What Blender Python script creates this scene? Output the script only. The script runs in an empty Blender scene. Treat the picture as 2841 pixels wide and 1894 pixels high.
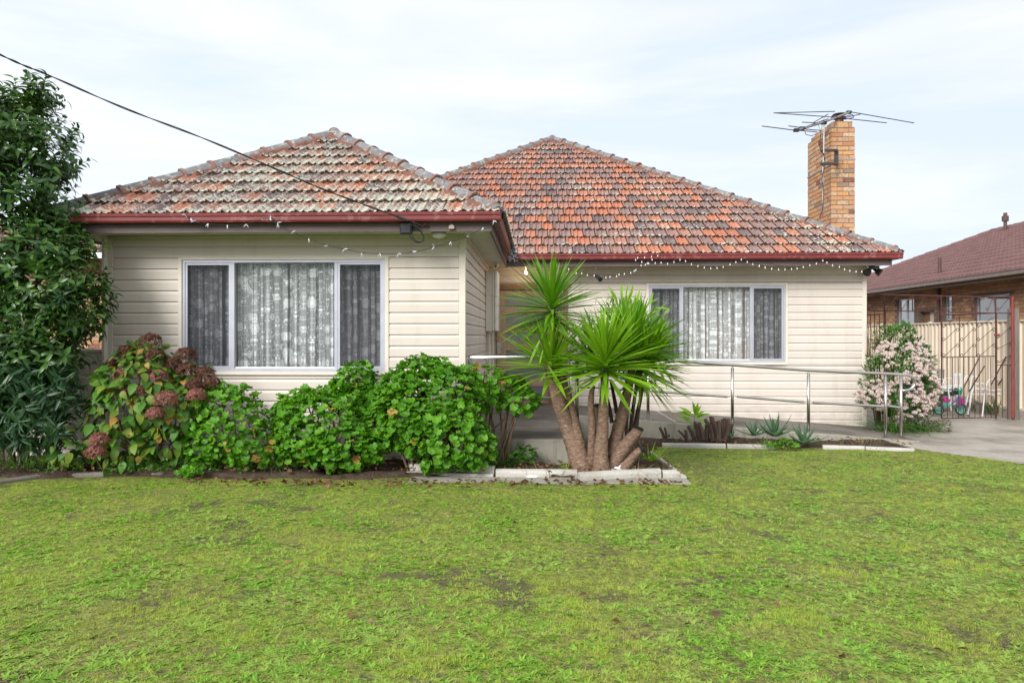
import bpy, bmesh, math, random
import numpy as np
from mathutils import Vector, Matrix, noise as mnoise

random.seed(7)
RNG = np.random.default_rng(7)
R = math.radians
sc = bpy.context.scene
COL = sc.collection

# ------------------------------------------------------------------ camera
F, CX, HOR, VPX = 2000.0, 1420.5, 934.0, 1490.0
EYE = Vector((0, 0, 1.6))
YAW = math.atan((VPX - CX) / F)
cd = bpy.data.cameras.new('camera'); cam = bpy.data.objects.new('camera', cd); COL.objects.link(cam)
cam.location = EYE; cam.rotation_euler = (R(90), 0, YAW)
cd.sensor_width = 36; cd.lens = 36 * F / 2841; cd.shift_y = -(947 - HOR) / 2841
cd.clip_start = .05; cd.clip_end = 2000
sc.camera = cam
# ------------------------------------------------------------------ view, world, sun
vs = sc.view_settings
vs.view_transform = 'Standard'; vs.look = 'None'; vs.gamma = 1; vs.use_curve_mapping = False
vs.exposure = 1.17
SUN_EL, SUN_AZ = 33, -32      # azimuth measured from behind the camera; negative = left
w = bpy.data.worlds.new('World'); sc.world = w; w.use_nodes = True
nt = w.node_tree; nt.nodes.clear()
out = nt.nodes.new('ShaderNodeOutputWorld'); bg = nt.nodes.new('ShaderNodeBackground')
sky = nt.nodes.new('ShaderNodeTexSky'); sky.sky_type = 'NISHITA'; sky.sun_disc = False
sky.sun_elevation = R(SUN_EL); sky.sun_rotation = R(180 + SUN_AZ); sky.dust_density = 2.0; sky.air_density = 1.0
tc = nt.nodes.new('ShaderNodeTexCoord'); mp = nt.nodes.new('ShaderNodeMapping'); mp.inputs['Scale'].default_value = (1.2, 1.2, 7)
mp.inputs['Rotation'].default_value = (R(6), R(14), 0)
ns = nt.nodes.new('ShaderNodeTexNoise'); ns.inputs['Scale'].default_value = 1.6; ns.inputs['Detail'].default_value = 6
ns.inputs['Roughness'].default_value = .55; ns.inputs['Distortion'].default_value = .4
rp = nt.nodes.new('ShaderNodeValToRGB'); rp.color_ramp.elements[0].position = .38; rp.color_ramp.elements[1].position = .68
rp.color_ramp.elements[0].color = (0, 0, 0, 1); rp.color_ramp.elements[1].color = (1, 1, 1, 1)
cl = nt.nodes.new('ShaderNodeMixRGB'); cl.inputs[1].default_value = (3.85, 4.25, 4.85, 1); cl.inputs[2].default_value = (4.95, 4.95, 5.05, 1)
mx = nt.nodes.new('ShaderNodeMixRGB'); mx.inputs[0].default_value = .88
L = nt.links.new
L(tc.outputs['Generated'], mp.inputs[0]); L(mp.outputs[0], ns.inputs['Vector']); L(ns.outputs[0], rp.inputs[0])
L(rp.outputs[0], cl.inputs[0]); L(sky.outputs[0], mx.inputs[1]); L(cl.outputs[0], mx.inputs[2])
L(mx.outputs[0], bg.inputs[0]); bg.inputs[1].default_value = .1; L(bg.outputs[0], out.inputs[0])
sd = bpy.data.lights.new('sun', 'SUN'); so = bpy.data.objects.new('sun', sd); COL.objects.link(so)
sd.energy = 2.1; sd.angle = R(28); sd.color = (1, .975, .945)
so.rotation_euler = (R(90 - SUN_EL), 0, R(SUN_AZ)); so.location = (-5, -5, 12)

# ------------------------------------------------------------------ pixel helpers (source pixels of the photo -> world)
cy_, sy_ = math.cos(YAW), math.sin(YAW)
def ray(px, py):
    r = (px - CX) / F; u = (HOR - py) / F
    # right = (cos, sin, 0), forward = (-sin, cos, 0)
    return Vector((r * cy_ - sy_, r * sy_ + cy_, u))
def at(px, py, Y): d = ray(px, py); return EYE + d * (Y / d.y)
def atX(px, py, X): d = ray(px, py); return EYE + d * (X / d.x)
def lawn_z(Y): return .037 * (10.25 - Y) if Y < 10.25 else 0.0
def G(px, py, dz=0):
    d = ray(px, py)
    k = (1.6 - dz - .037 * 10.25) / (-d.z - .037 * d.y)
    p = EYE + d * k
    if p.y > 10.25 or k < 0: p = EYE + d * ((1.6 - dz) / -d.z)
    return p
def px_scale(Y): return F / Y

# ------------------------------------------------------------------ object helpers
W = {}
def mesh_np(name, V, Fs):
    me = bpy.data.meshes.new(name)
    V = np.asarray(V, dtype=np.float32)
    if isinstance(Fs, np.ndarray):
        k = Fs.shape[1]; n = len(Fs)
        me.vertices.add(len(V)); me.vertices.foreach_set('co', V.ravel())
        me.loops.add(n * k); me.loops.foreach_set('vertex_index', Fs.ravel().astype(np.int32))
        me.polygons.add(n); me.polygons.foreach_set('loop_start', (np.arange(n) * k).astype(np.int32))
        me.polygons.foreach_set('loop_total', np.full(n, k, dtype=np.int32))
        me.update(calc_edges=True)
    else:
        me.from_pydata([tuple(v) for v in V], [], Fs); me.update()
    return me
def link(name, me, mat, parent=None, loc=(0, 0, 0), kind=None, smooth=False, rot=None, scale=None):
    o = bpy.data.objects.new(name, me); COL.objects.link(o)
    if mat is not None and len(me.materials) == 0:
        for m in (mat if isinstance(mat, (list, tuple)) else [mat]): me.materials.append(m)
    wl = Vector(loc); W[o.name] = wl
    if parent is not None: o.parent = parent; o.location = wl - W[parent.name]
    else: o.location = wl
    if rot is not None: o.rotation_mode = 'QUATERNION'; o.rotation_quaternion = rot
    if scale is not None: o.scale = (scale,) * 3 if not hasattr(scale, '__len__') else scale
    if kind: o['kind'] = kind
    if smooth: me.polygons.foreach_set('use_smooth', [True] * len(me.polygons))
    return o
def thing(name, label, cat, loc=(0, 0, 0), group=None):
    o = bpy.data.objects.new(name, None); COL.objects.link(o); o.location = loc; o.empty_display_size = .2
    W[o.name] = Vector(loc); return tag(o, label, cat, group)
def tag(o, label, cat, group=None):
    o['label'] = label; o['category'] = cat
    if group: o['group'] = group
    return o
class MB:
    def __init__(s): s.v = []; s.f = []; s.m = []
    def add(s, vs, fs, mi=0):
        b = len(s.v); s.v += [tuple(v) for v in vs]; s.f += [tuple(b + i for i in f) for f in fs]; s.m += [mi] * len(fs); return s
    def box(s, a, b, mi=0):
        x0, x1 = sorted((a[0], b[0])); y0, y1 = sorted((a[1], b[1])); z0, z1 = sorted((a[2], b[2]))
        return s.add([(x0, y0, z0), (x1, y0, z0), (x1, y1, z0), (x0, y1, z0), (x0, y0, z1), (x1, y0, z1), (x1, y1, z1), (x0, y1, z1)],
                     [(0, 3, 2, 1), (4, 5, 6, 7), (0, 1, 5, 4), (1, 2, 6, 5), (2, 3, 7, 6), (3, 0, 4, 7)], mi)
    def tube(s, pts, r, n=8, mi=0, caps=True, mod=None):
        pts = [Vector(p) for p in pts]; rs = r if hasattr(r, '__len__') else [r] * len(pts)
        vs_, fs_ = [], []; up = None
        for i, p in enumerate(pts):
            t = (pts[min(i + 1, len(pts) - 1)] - pts[max(i - 1, 0)]).normalized()
            if up is None:
                up = Vector((0, 0, 1)) if abs(t.z) < .9 else Vector((0, 1, 0))
            sx = t.cross(up)
            if sx.length < 1e-4: sx = t.orthogonal()
            sx.normalize(); uy = sx.cross(t).normalized(); up = uy
            for k in range(n):
                a = 2 * math.pi * k / n; rr = rs[i] * (mod(i, k) if mod else 1)
                vs_.append(p + sx * math.cos(a) * rr + uy * math.sin(a) * rr)
        for i in range(len(pts) - 1):
            for k in range(n):
                a, b = i * n + k, i * n + (k + 1) % n
                fs_.append((a, b, b + n, a + n))
        if caps: fs_ += [tuple(reversed(range(n))), tuple(range((len(pts) - 1) * n, len(pts) * n))]
        return s.add(vs_, fs_, mi)
    def extrude(s, prof, fn, u0, u1, mi=0, caps=True):
        n = len(prof)
        vs_ = [fn(u0, *p) for p in prof] + [fn(u1, *p) for p in prof]
        fs_ = [(k, (k + 1) % n, n + (k + 1) % n, n + k) for k in range(n)]
        if caps: fs_ += [tuple(range(n)), tuple(reversed(range(n, 2 * n)))]
        return s.add(vs_, fs_, mi)
    def sphere(s, c, r, n=8, m=5, mi=0, sc_=(1, 1, 1)):
        vs_ = []
        for j in range(m + 1):
            th = math.pi * j / m
            for k in range(n):
                a = 2 * math.pi * k / n
                vs_.append((c[0] + r * sc_[0] * math.sin(th) * math.cos(a), c[1] + r * sc_[1] * math.sin(th) * math.sin(a), c[2] + r * sc_[2] * math.cos(th)))
        return s.add(vs_, [(j * n + k, (j + 1) * n + k, (j + 1) * n + (k + 1) % n, j * n + (k + 1) % n) for j in range(m) for k in range(n)], mi)
    def build(s, name, mat, parent=None, kind=None, smooth=False, fix=True, bevel=0):
        V = np.array(s.v, dtype=np.float64)
        c = np.array([V[:, 0].mean(), V[:, 1].mean(), V[:, 2].min()])
        me = mesh_np(name, V - c, s.f)
        mats = mat if isinstance(mat, (list, tuple)) else [mat]
        for m in mats: me.materials.append(m)
        if len(mats) > 1: me.polygons.foreach_set('material_index', s.m)
        if fix or bevel:
            bm = bmesh.new(); bm.from_mesh(me)
            if bevel:
                bmesh.ops.remove_doubles(bm, verts=bm.verts, dist=1e-5)
                bmesh.ops.bevel(bm, geom=[e for e in bm.edges if len(e.link_faces) == 2 and e.calc_face_angle(0) > .5], offset=bevel, segments=1, affect='EDGES')
            bmesh.ops.recalc_face_normals(bm, faces=bm.faces); bm.to_mesh(me); bm.free()
        return link(name, me, None, parent, tuple(c), kind, smooth)

# ------------------------------------------------------------------ material helpers
class NT:
    def __init__(s, name):
        s.m = bpy.data.materials.new(name); s.m.use_nodes = True; s.t = s.m.node_tree; s.t.nodes.clear()
        s.out = s.n('ShaderNodeOutputMaterial'); s.pos = s.n('ShaderNodeNewGeometry')
    def n(s, t, **kw):
        nd = s.t.nodes.new(t)
        for k, v in kw.items():
            if hasattr(nd, k) and k not in nd.inputs: setattr(nd, k, v)
            else: nd.inputs[k].default_value = v
        return nd
    def l(s, a, b): s.t.links.new(a, b)
    def val(s, a, sock):
        if hasattr(a, 'is_output') or hasattr(a, 'links'): s.l(a, sock)
        else: sock.default_value = a
    def math(s, op, a, b=0, clamp=False):
        nd = s.n('ShaderNodeMath'); nd.operation = op; nd.use_clamp = clamp
        s.val(a, nd.inputs[0]); s.val(b, nd.inputs[1]); return nd.outputs[0]
    def mapping(s, scale=(1, 1, 1), rot=(0, 0, 0), src=None):
        nd = s.n('ShaderNodeMapping'); nd.inputs['Scale'].default_value = scale; nd.inputs['Rotation'].default_value = rot
        s.l(src or s.pos.outputs['Position'], nd.inputs[0]); return nd.outputs[0]
    def noise(s, scale, detail=4, vec=None, rough=.55, dist=0, col=False):
        nd = s.n('ShaderNodeTexNoise'); nd.inputs['Scale'].default_value = scale; nd.inputs['Detail'].default_value = detail
        nd.inputs['Roughness'].default_value = rough; nd.inputs['Distortion'].default_value = dist
        s.l(vec or s.pos.outputs['Position'], nd.inputs['Vector']); return nd.outputs[1 if col else 0]
    def voro(s, scale, vec=None, feat='F1', out='Distance', rnd=1):
        nd = s.n('ShaderNodeTexVoronoi'); nd.feature = feat; nd.inputs['Scale'].default_value = scale; nd.inputs['Randomness'].default_value = rnd
        s.l(vec or s.pos.outputs['Position'], nd.inputs['Vector']); return nd.outputs[out]
    def ramp(s, fac, stops, interp='LINEAR'):
        nd = s.n('ShaderNodeValToRGB'); cr = nd.color_ramp; cr.interpolation = interp
        while len(cr.elements) < len(stops): cr.elements.new(.5)
        for e, (p, c) in zip(cr.elements, stops):
            e.position = p; e.color = (c, c, c, 1) if not hasattr(c, '__len__') else (*c, 1)
        s.l(fac, nd.inputs[0]); return nd.outputs[0]
    def mix(s, fac, a, b, mode='MIX'):
        nd = s.n('ShaderNodeMixRGB'); nd.blend_type = mode
        s.val(fac, nd.inputs[0])
        for v, k in ((a, 1), (b, 2)):
            if hasattr(v, '__len__'): nd.inputs[k].default_value = (*v, 1)[:4]
            else: s.l(v, nd.inputs[k])
        return nd.outputs[0]
    def rand(s, seed=0.0):
        oi = s.n('ShaderNodeObjectInfo')
        a = s.math('ADD', oi.outputs['Random'], s.pos.outputs['Random Per Island'])
        return s.math('FRACT', s.math('MULTIPLY', s.math('ADD', a, seed), 1.0 + seed * 7.3))
    def bsdf(s, color, rough=.7, metal=0, bump=None, bstr=.3, bdist=.01, spec=.3, transl=0, tcol=None, emit=None):
        b = s.n('ShaderNodeBsdfPrincipled')
        if hasattr(color, '__len__'): b.inputs['Base Color'].default_value = (*color, 1)
        else: s.l(color, b.inputs['Base Color'])
        s.val(rough, b.inputs['Roughness']); b.inputs['Metallic'].default_value = metal
        b.inputs['Specular IOR Level'].default_value = spec
        if bump is not None:
            bn = s.n('ShaderNodeBump'); bn.inputs['Strength'].default_value = bstr; bn.inputs['Distance'].default_value = bdist
            s.l(bump, bn.inputs['Height']); s.l(bn.outputs[0], b.inputs['Normal'])
        o = b.outputs[0]
        if emit: b.inputs['Emission Color'].default_value = (*emit[0], 1); b.inputs['Emission Strength'].default_value = emit[1]
        if transl:
            t = s.n('ShaderNodeBsdfTranslucent')
            if tcol is None: tcol = color
            if hasattr(tcol, '__len__'): t.inputs[0].default_value = (*tcol, 1)
            else: s.l(tcol, t.inputs[0])
            mxs = s.n('ShaderNodeMixShader'); mxs.inputs[0].default_value = transl
            s.l(o, mxs.inputs[1]); s.l(t.outputs[0], mxs.inputs[2]); o = mxs.outputs[0]
        s.sh = o; s.l(o, s.out.inputs[0]); return s.m
def plain(name, c, rough=.6, metal=0, var=.15, scale=6, bump=.15, spec=.3, stretch=(1, 1, 1), bdist=.004, fine=60):
    t = NT(name); v = t.mapping(stretch)
    n1 = t.noise(scale, 5, v); n2 = t.noise(fine, 3, v)
    c0 = tuple(x * (1 - var) for x in c); c1 = tuple(min(1, x * (1 + var)) for x in c)
    col = t.ramp(n1, [(.3, c0), (.7, c1)])
    col = t.mix(.35 * min(1, var * 4), col, t.ramp(n2, [(.35, c0), (.65, c1)]))
    return t.bsdf(col, rough, metal, n2, bump, bdist, spec)
def leafm(name, cols, rough=.45, transl=.28, spec=.4, patch=None):
    t = NT(name); k = len(cols)
    col = t.ramp(t.rand(), [(i / max(1, k - 1) if k > 1 else 0, c) for i, c in enumerate(cols)])
    if patch: col = t.mix(t.ramp(t.noise(patch[1], 3), [(.45, 0.0), (.6, 1.0)]), col, patch[0], 'MIX')
    col = t.mix(.25, col, t.ramp(t.noise(40, 3), [(.3, tuple(x * .5 for x in cols[0])), (.7, cols[-1])]))
    tcol = t.mix(1, col, (1.25, 1.35, .5), 'MULTIPLY')
    return t.bsdf(col, rough, 0, None, 0, 0, spec, transl, tcol)

M = {}
# weatherboards / trims
t = NT('cream_cladding'); v = t.mapping((.6, .6, 6)); n = t.noise(2.2, 6, v); n2 = t.noise(90, 2); st = t.noise(1.6, 5, t.mapping((2.5, 2.5, .35)))
col = t.ramp(n, [(.3, (.565, .505, .445)), (.7, (.63, .57, .505))]); rd = t.rand(.3)
col = t.mix(.5, col, t.ramp(rd, [(0, (.56, .50, .435)), (1, (.645, .585, .52))]))
col = t.mix(t.ramp(st, [(.52, 0.0), (.8, .5)]), col, (.42, .365, .30))
low = t.n('ShaderNodeSeparateXYZ'); t.l(t.pos.outputs['Position'], low.inputs[0])
dirt = t.math('MULTIPLY', t.ramp(low.outputs[2], [(.1, 1.0), (.55, 0.0)]), t.ramp(t.noise(7, 5), [(.4, 0.0), (.7, .5)]))
col = t.mix(dirt, col, (.30, .26, .2))
M['board'] = t.bsdf(col, .55, 0, n2, .12, .003, .35)
M['trim'] = plain('cream_trim', (.64, .585, .505), .5, var=.08, scale=3, bump=.08)
M['soffit'] = plain('soffit_paint', (.60, .585, .49), .6, var=.08, scale=2.5, bump=.1)
M['fascia'] = plain('fascia_paint', (.125, .095, .09), .6, var=.25, scale=5, bump=.3, stretch=(.4, .4, 3))
t = NT('gutter_paint'); v = t.mapping((1, 1, 1)); a = t.ramp(t.noise(9, 5), [(.56, 0.0), (.62, 1.0)])
col = t.ramp(t.noise(2.5, 4), [(.3, (.15, .026, .025)), (.7, (.20, .040, .038))]); col = t.mix(t.math('MULTIPLY', a, .55), col, (.30, .12, .115))
M['gutter'] = t.bsdf(col, .42, 0, t.noise(30, 3), .1, .003, .4)
M['alu'] = plain('grey_aluminium', (.46, .47, .52), .38, .35, .08, 8, .08, .5)
M['steel'] = plain('stainless_steel', (.50, .485, .45), .30, 1.0, .1, 4, .03, .5)
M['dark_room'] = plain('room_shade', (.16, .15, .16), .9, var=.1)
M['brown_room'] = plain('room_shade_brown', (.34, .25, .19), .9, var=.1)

def lace(name, base, scale):
    t = NT(name); sep = t.n('ShaderNodeSeparateXYZ'); t.l(t.pos.outputs['Position'], sep.inputs[0])
    cmb = t.n('ShaderNodeCombineXYZ'); t.l(t.math('ADD', sep.outputs[0], t.math('MULTIPLY', sep.outputs[1], 1.3)), cmb.inputs[0]); t.l(sep.outputs[2], cmb.inputs[1])
    uv = cmb.outputs[0]
    wob = t.n('ShaderNodeMixRGB'); wob.blend_type = 'ADD'; wob.inputs[0].default_value = .018
    t.l(uv, wob.inputs[1]); t.l(t.noise(22, 2, uv, col=True), wob.inputs[2]); u2 = wob.outputs[0]
    d = t.voro(scale, u2, rnd=.8)                               # roses
    rose = t.ramp(t.math('ADD', d, t.math('MULTIPLY', t.noise(38, 3, uv), .22)), [(.46, 1.0), (.52, 0.0)])
    rings = t.ramp(t.math('SINE', t.math('MULTIPLY', t.math('ADD', d, t.math('MULTIPLY', t.noise(60, 2, uv), .18)), 62)), [(.2, .35), (.6, 1.0)])
    d2 = t.voro(scale * 2.6, u2); leafs = t.ramp(d2, [(.20, 1.0), (.27, 0.0)])
    de = t.voro(scale * 1.6, u2, 'DISTANCE_TO_EDGE'); vine = t.ramp(de, [(.02, 1.0), (.04, 0.0)])
    pat = t.math('MAXIMUM', t.math('MULTIPLY', rose, rings), t.math('MAXIMUM', t.math('MULTIPLY', leafs, .8), t.math('MULTIPLY', vine, .4)))
    strip = t.n('ShaderNodeTexNoise'); strip.noise_dimensions = '1D'; strip.inputs['Scale'].default_value = 15; strip.inputs['Detail'].default_value = 2.5; strip.inputs['Roughness'].default_value = .6
    t.l(t.math('ADD', sep.outputs[0], t.math('MULTIPLY', t.noise(.8, 1, uv), .05)), strip.inputs['W'])
    fold = t.ramp(strip.outputs[0], [(.36, 0.0), (.46, .45), (.54, .55), (.62, 1.0)])
    alpha = t.math('MULTIPLY', t.math('ADD', t.math('MULTIPLY', pat, .60), t.math('ADD', base, t.math('MULTIPLY', fold, .30)), True), t.ramp(strip.outputs[0], [(.33, .25), (.42, 1.0)]), True)
    d_ = t.n('ShaderNodeBsdfDiffuse'); d_.inputs[0].default_value = (.88, .93, .93, 1)
    tl = t.n('ShaderNodeBsdfTranslucent'); tl.inputs[0].default_value = (.6, .62, .62, 1)
    m1 = t.n('ShaderNodeMixShader'); m1.inputs[0].default_value = .12; t.l(d_.outputs[0], m1.inputs[1]); t.l(tl.outputs[0], m1.inputs[2])
    tr = t.n('ShaderNodeBsdfTransparent'); m2 = t.n('ShaderNodeMixShader')
    t.l(alpha, m2.inputs[0]); t.l(tr.outputs[0], m2.inputs[1]); t.l(m1.outputs[0], m2.inputs[2]); t.l(m2.outputs[0], t.out.inputs[0])
    return t.m
M['lace'] = lace('white_lace', .16, 6.5)
M['lace_small'] = lace('cream_lace', .20, 11)
def seethrough(name, col, amount, gloss=0.0):
    t = NT(name); tr = t.n('ShaderNodeBsdfTransparent'); d_ = t.n('ShaderNodeBsdfDiffuse'); d_.inputs[0].default_value = (*col, 1)
    m = t.n('ShaderNodeMixShader'); m.inputs[0].default_value = amount; t.l(tr.outputs[0], m.inputs[1]); t.l(d_.outputs[0], m.inputs[2]); o = m.outputs[0]
    if gloss:
        g = t.n('ShaderNodeBsdfGlossy'); g.inputs['Roughness'].default_value = .015
        lw = t.n('ShaderNodeLayerWeight'); lw.inputs[0].default_value = .5
        frs = t.math('ADD', t.math('MULTIPLY', t.math('POWER', lw.outputs['Facing'], 5.0), .9), .03)
        bn = t.n('ShaderNodeBump'); bn.inputs['Strength'].default_value = .03; bn.inputs['Distance'].default_value = .01; t.l(t.noise(1.6, 2), bn.inputs['Height']); t.l(bn.outputs[0], g.inputs['Normal'])
        f2 = t.math('MULTIPLY', frs, gloss, True); m2 = t.n('ShaderNodeMixShader')
        t.l(f2, m2.inputs[0]); t.l(o, m2.inputs[1]); t.l(g.outputs[0], m2.inputs[2]); o = m2.outputs[0]
    t.l(o, t.out.inputs[0]); return t.m
M['glass'] = seethrough('window_glass', (.1, .1, .1), .01, 1.0)
M['screen'] = seethrough('fly_screen_mesh', (.06, .06, .075), .27)
M['mesh_wire'] = plain('galvanised_wire', (.25, .25, .25), .5, .6)

def tilem(name, lichen):
    t = NT(name); r = t.rand()
    org, dk, br, pk, bn_ = (.50, .165, .08), (.12, .105, .115), (.24, .165, .155), (.44, .19, .125), (.31, .18, .15)
    col = t.ramp(r, [(0, org), (.10, br), (.24, pk), (.34, bn_), (.44, (.50, .19, .105)), (.50, br), (.62, dk), (.69, pk), (.76, bn_), (.84, org), (.90, dk), (.95, br)], 'CONSTANT')
    col = t.mix(.28, col, t.ramp(t.noise(13, 5), [(.3, (.10, .07, .065)), (.7, (.45, .20, .12))]))
    col = t.mix(t.ramp(t.noise(1.3, 3), [(.45, 0.0), (.75, .35)]), col, (.15, .115, .105))
    # lichen crusts
    big = t.noise(.9, 3); a = t.math('ADD', t.noise(15, 6, rough=.65), t.math('MULTIPLY', t.math('SUBTRACT', big, .5), .5))
    vo = t.voro(26); a = t.math('SUBTRACT', a, t.math('MULTIPLY', vo, .22))
    sepz = t.n('ShaderNodeSeparateXYZ'); t.l(t.pos.outputs['Position'], sepz.inputs[0])
    fr_ = t.math('FRACT', t.math('DIVIDE', t.math('SUBTRACT', sepz.outputs[2], 2.995), .345 * math.sin(math.atan(.613))))
    a = t.math('ADD', a, t.math('MULTIPLY', t.math('SUBTRACT', .5, fr_), .16))
    lm = t.ramp(a, [(lichen, 0.0), (lichen + .035, 1.0)])
    lc = t.ramp(t.noise(60, 4), [(.35, (.30, .31, .24)), (.65, (.58, .60, .50))])
    col = t.mix(t.math('MULTIPLY', lm, .9), col, lc)
    dm = t.ramp(t.noise(24, 4), [(.58, 0.0), (.70, .7)]); col = t.mix(dm, col, (.04, .035, .03))
    return t.bsdf(col, .62, 0, t.math('ADD', t.noise(70, 3), t.math('MULTIPLY', lm, .8)), .5, .004, .35)
M['tile_w'] = tilem('lichened_terracotta', .365)
M['tile_m'] = tilem('terracotta', .495)
def mossy(name, c0, c1, lich, lc=(.44, .46, .38)):
    t = NT(name); col = t.ramp(t.noise(5, 6), [(.3, c0), (.7, c1)])
    col = t.mix(.4, col, t.ramp(t.rand(), [(0, c0), (1, c1)]))
    lm = t.ramp(t.noise(13, 6, rough=.65), [(lich, 0.0), (lich + .04, 1.0)]); col = t.mix(t.math('MULTIPLY', lm, .85), col, lc)
    col = t.mix(t.ramp(t.noise(21, 4), [(.56, 0.0), (.68, .7)]), col, (.05, .045, .04))
    return t.bsdf(col, .75, 0, t.noise(50, 5), .5, .006, .25)
M['tile_edge'] = mossy('algae_shadow_tile_edge', (.055, .042, .034), (.18, .095, .06), .56, (.30, .31, .24))  # algae on the tile lips, darkened to paint in the shadow line under each course
M['cap'] = mossy('ridge_cap_concrete', (.13, .125, .13), (.22, .21, .21), .555, (.36, .38, .31))
M['cap_end'] = mossy('ridge_cap_collar', (.26, .10, .065), (.20, .14, .12), .60)
M['mortar'] = mossy('roof_mortar', (.24, .09, .055), (.13, .08, .06), .68, (.3, .32, .24))
t = NT('chimney_brick'); r = t.rand(.2)
col = t.ramp(r, [(0, (.50, .27, .13)), (.2, (.56, .33, .16)), (.36, (.53, .37, .23)), (.5, (.43, .20, .10)), (.62, (.58, .42, .27)), (.74, (.46, .29, .19)), (.86, (.18, .08, .06)), (.90, (.26, .19, .14)), (.94, (.58, .30, .13))], 'CONSTANT')
col = t.mix(t.ramp(t.noise(22, 5), [(.40, 0.0), (.68, .75)]), col, (.29, .18, .125)); col = t.mix(t.ramp(t.noise(45, 4), [(.62, 0.0), (.7, .6)]), col, (.10, .07, .055))
M['brick'] = t.bsdf(col, .85, 0, t.noise(80, 4), .4, .004, .2)
M['brick_joint'] = plain('brick_mortar', (.15, .115, .085), .95, var=.3, scale=20, bump=.4)
t = NT('brown_brick'); r = t.rand(.2)
col = t.ramp(r, [(0, (.38, .22, .125)), (.25, (.46, .27, .15)), (.5, (.30, .18, .11)), (.75, (.42, .24, .13)), (.95, (.50, .32, .19))], 'CONSTANT')
col = t.mix(t.ramp(t.noise(20, 4), [(.45, 0.0), (.8, .5)]), col, (.17, .10, .07)); M['nbrick'] = t.bsdf(col, .85, 0, t.noise(80, 4), .3, .003, .2)
M['ntile'] = plain('brown_concrete_tile', (.155, .082, .074), .6, var=.25, scale=2.5, bump=.3)
M['brownmetal'] = plain('brown_metal', (.10, .055, .045), .45, var=.15)
M['concrete_dark'] = None
def concrete(name, c0, c1, stain, rough=.85, streak=False):
    t = NT(name); col = t.ramp(t.noise(3.2, 8, rough=.62), [(.3, c0), (.7, c1)])
    col = t.mix(.35, col, t.ramp(t.noise(110, 3), [(.35, tuple(x * .6 for x in c0)), (.65, tuple(min(1, x * 1.25) for x in c1))]))
    col = t.mix(t.ramp(t.noise(1.1, 6), [(.48, 0.0), (.72, .8)]), col, stain)
    if streak: col = t.mix(t.ramp(t.noise(3, 5, t.mapping((5, 5, .6))), [(.5, 0.0), (.75, .6)]), col, (.10, .095, .075))
    sp = t.ramp(t.noise(42, 2), [(.69, 0.0), (.73, 1.0)]); col = t.mix(sp, col, (.05, .045, .035))
    return t.bsdf(col, rough, 0, t.noise(60, 6), .4, .006, .25)
M['concrete'] = concrete('weathered_concrete', (.27, .24, .205), (.42, .385, .33), (.15, .13, .105))
M['porch_top'] = concrete('dark_porch_concrete', (.13, .117, .10), (.23, .205, .175), (.07, .062, .052))
M['porch_side'] = concrete('rendered_concrete_side', (.27, .25, .21), (.36, .335, .28), (.15, .145, .105), streak=True)
M['kerb'] = concrete('pale_edging_concrete', (.36, .34, .30), (.52, .495, .45), (.24, .225, .18))
t = NT('lawn_soil'); nA = t.noise(2.0, 6, rough=.6); nB = t.noise(14, 5); nC = t.noise(90, 4)
soil = t.ramp(nC, [(.3, (.04, .03, .023)), (.7, (.12, .095, .07))]); moss = t.ramp(t.noise(34, 5, rough=.7), [(.34, (.05, .065, .012)), (.46, (.15, .20, .026)), (.57, (.30, .34, .06)), (.70, (.46, .44, .16))])
mk = t.ramp(t.math('ADD', t.math('MULTIPLY', nA, .6), t.math('MULTIPLY', nB, .4)), [(.38, 0.0), (.47, 1.0)])
at_n = t.n('ShaderNodeAttribute'); at_n.attribute_name = 'bare'; mk = t.math('MULTIPLY', mk, t.math('SUBTRACT', 1.0, t.ramp(t.math('ADD', at_n.outputs['Fac'], t.math('MULTIPLY', t.math('SUBTRACT', t.noise(30, 5, rough=.7), .5), 1.5)), [(.22, 0.0), (.75, .8)])))
col = t.mix(mk, soil, moss); col = t.mix(.35, col, t.ramp(nC, [(.3, (.03, .033, .015)), (.7, (.26, .26, .10))])); M['lawn'] = t.bsdf(col, .95, 0, t.math('ADD', nC, nB), .9, .02, .1)
t = NT('bed_soil'); col = t.ramp(t.noise(9, 7, rough=.65), [(.3, (.035, .025, .019)), (.6, (.085, .06, .043)), (.8, (.15, .105, .07))])
M['soil'] = t.bsdf(col, .95, 0, t.noise(45, 6), .9, .03, .1)

# plants
M['laurel'] = leafm('laurel_leaf', [(.020, .065, .018), (.032, .10, .022), (.055, .15, .022), (.035, .09, .022), (.11, .23, .025)], .36, .24, .5)
M['laurel_deep'] = leafm('oleander_leaf', [(.022, .065, .03), (.036, .10, .04), (.055, .135, .04)], .42, .22, .5)
M['ger'] = leafm('geranium_leaf', [(.040, .15, .008), (.075, .25, .010), (.12, .34, .014), (.055, .19, .009), (.17, .38, .02)], .48, .32, .35)
M['ger_dry'] = leafm('yellowed_leaf', [(.45, .26, .05), (.38, .17, .05), (.5, .36, .10)], .7, .3, .2)
M['hyd'] = leafm('hydrangea_leaf', [(.045, .13, .018), (.07, .20, .02), (.10, .24, .025), (.22, .28, .03), (.05, .14, .02)], .5, .3, .3)
M['hyd_fl'] = leafm('hydrangea_petal_brown', [(.05, .022, .018), (.11, .05, .032), (.26, .15, .085), (.08, .032, .03), (.17, .06, .055)], .8, .2, .1)
M['hyd_pk'] = leafm('hydrangea_petal_pink', [(.25, .06, .07), (.38, .14, .14), (.22, .13, .075), (.46, .29, .22), (.30, .08, .09)], .8, .25, .1)
M['yuc'] = leafm('yucca_leaf', [(.06, .19, .012), (.13, .31, .014), (.22, .42, .02), (.09, .25, .012)], .36, .28, .5)
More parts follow.
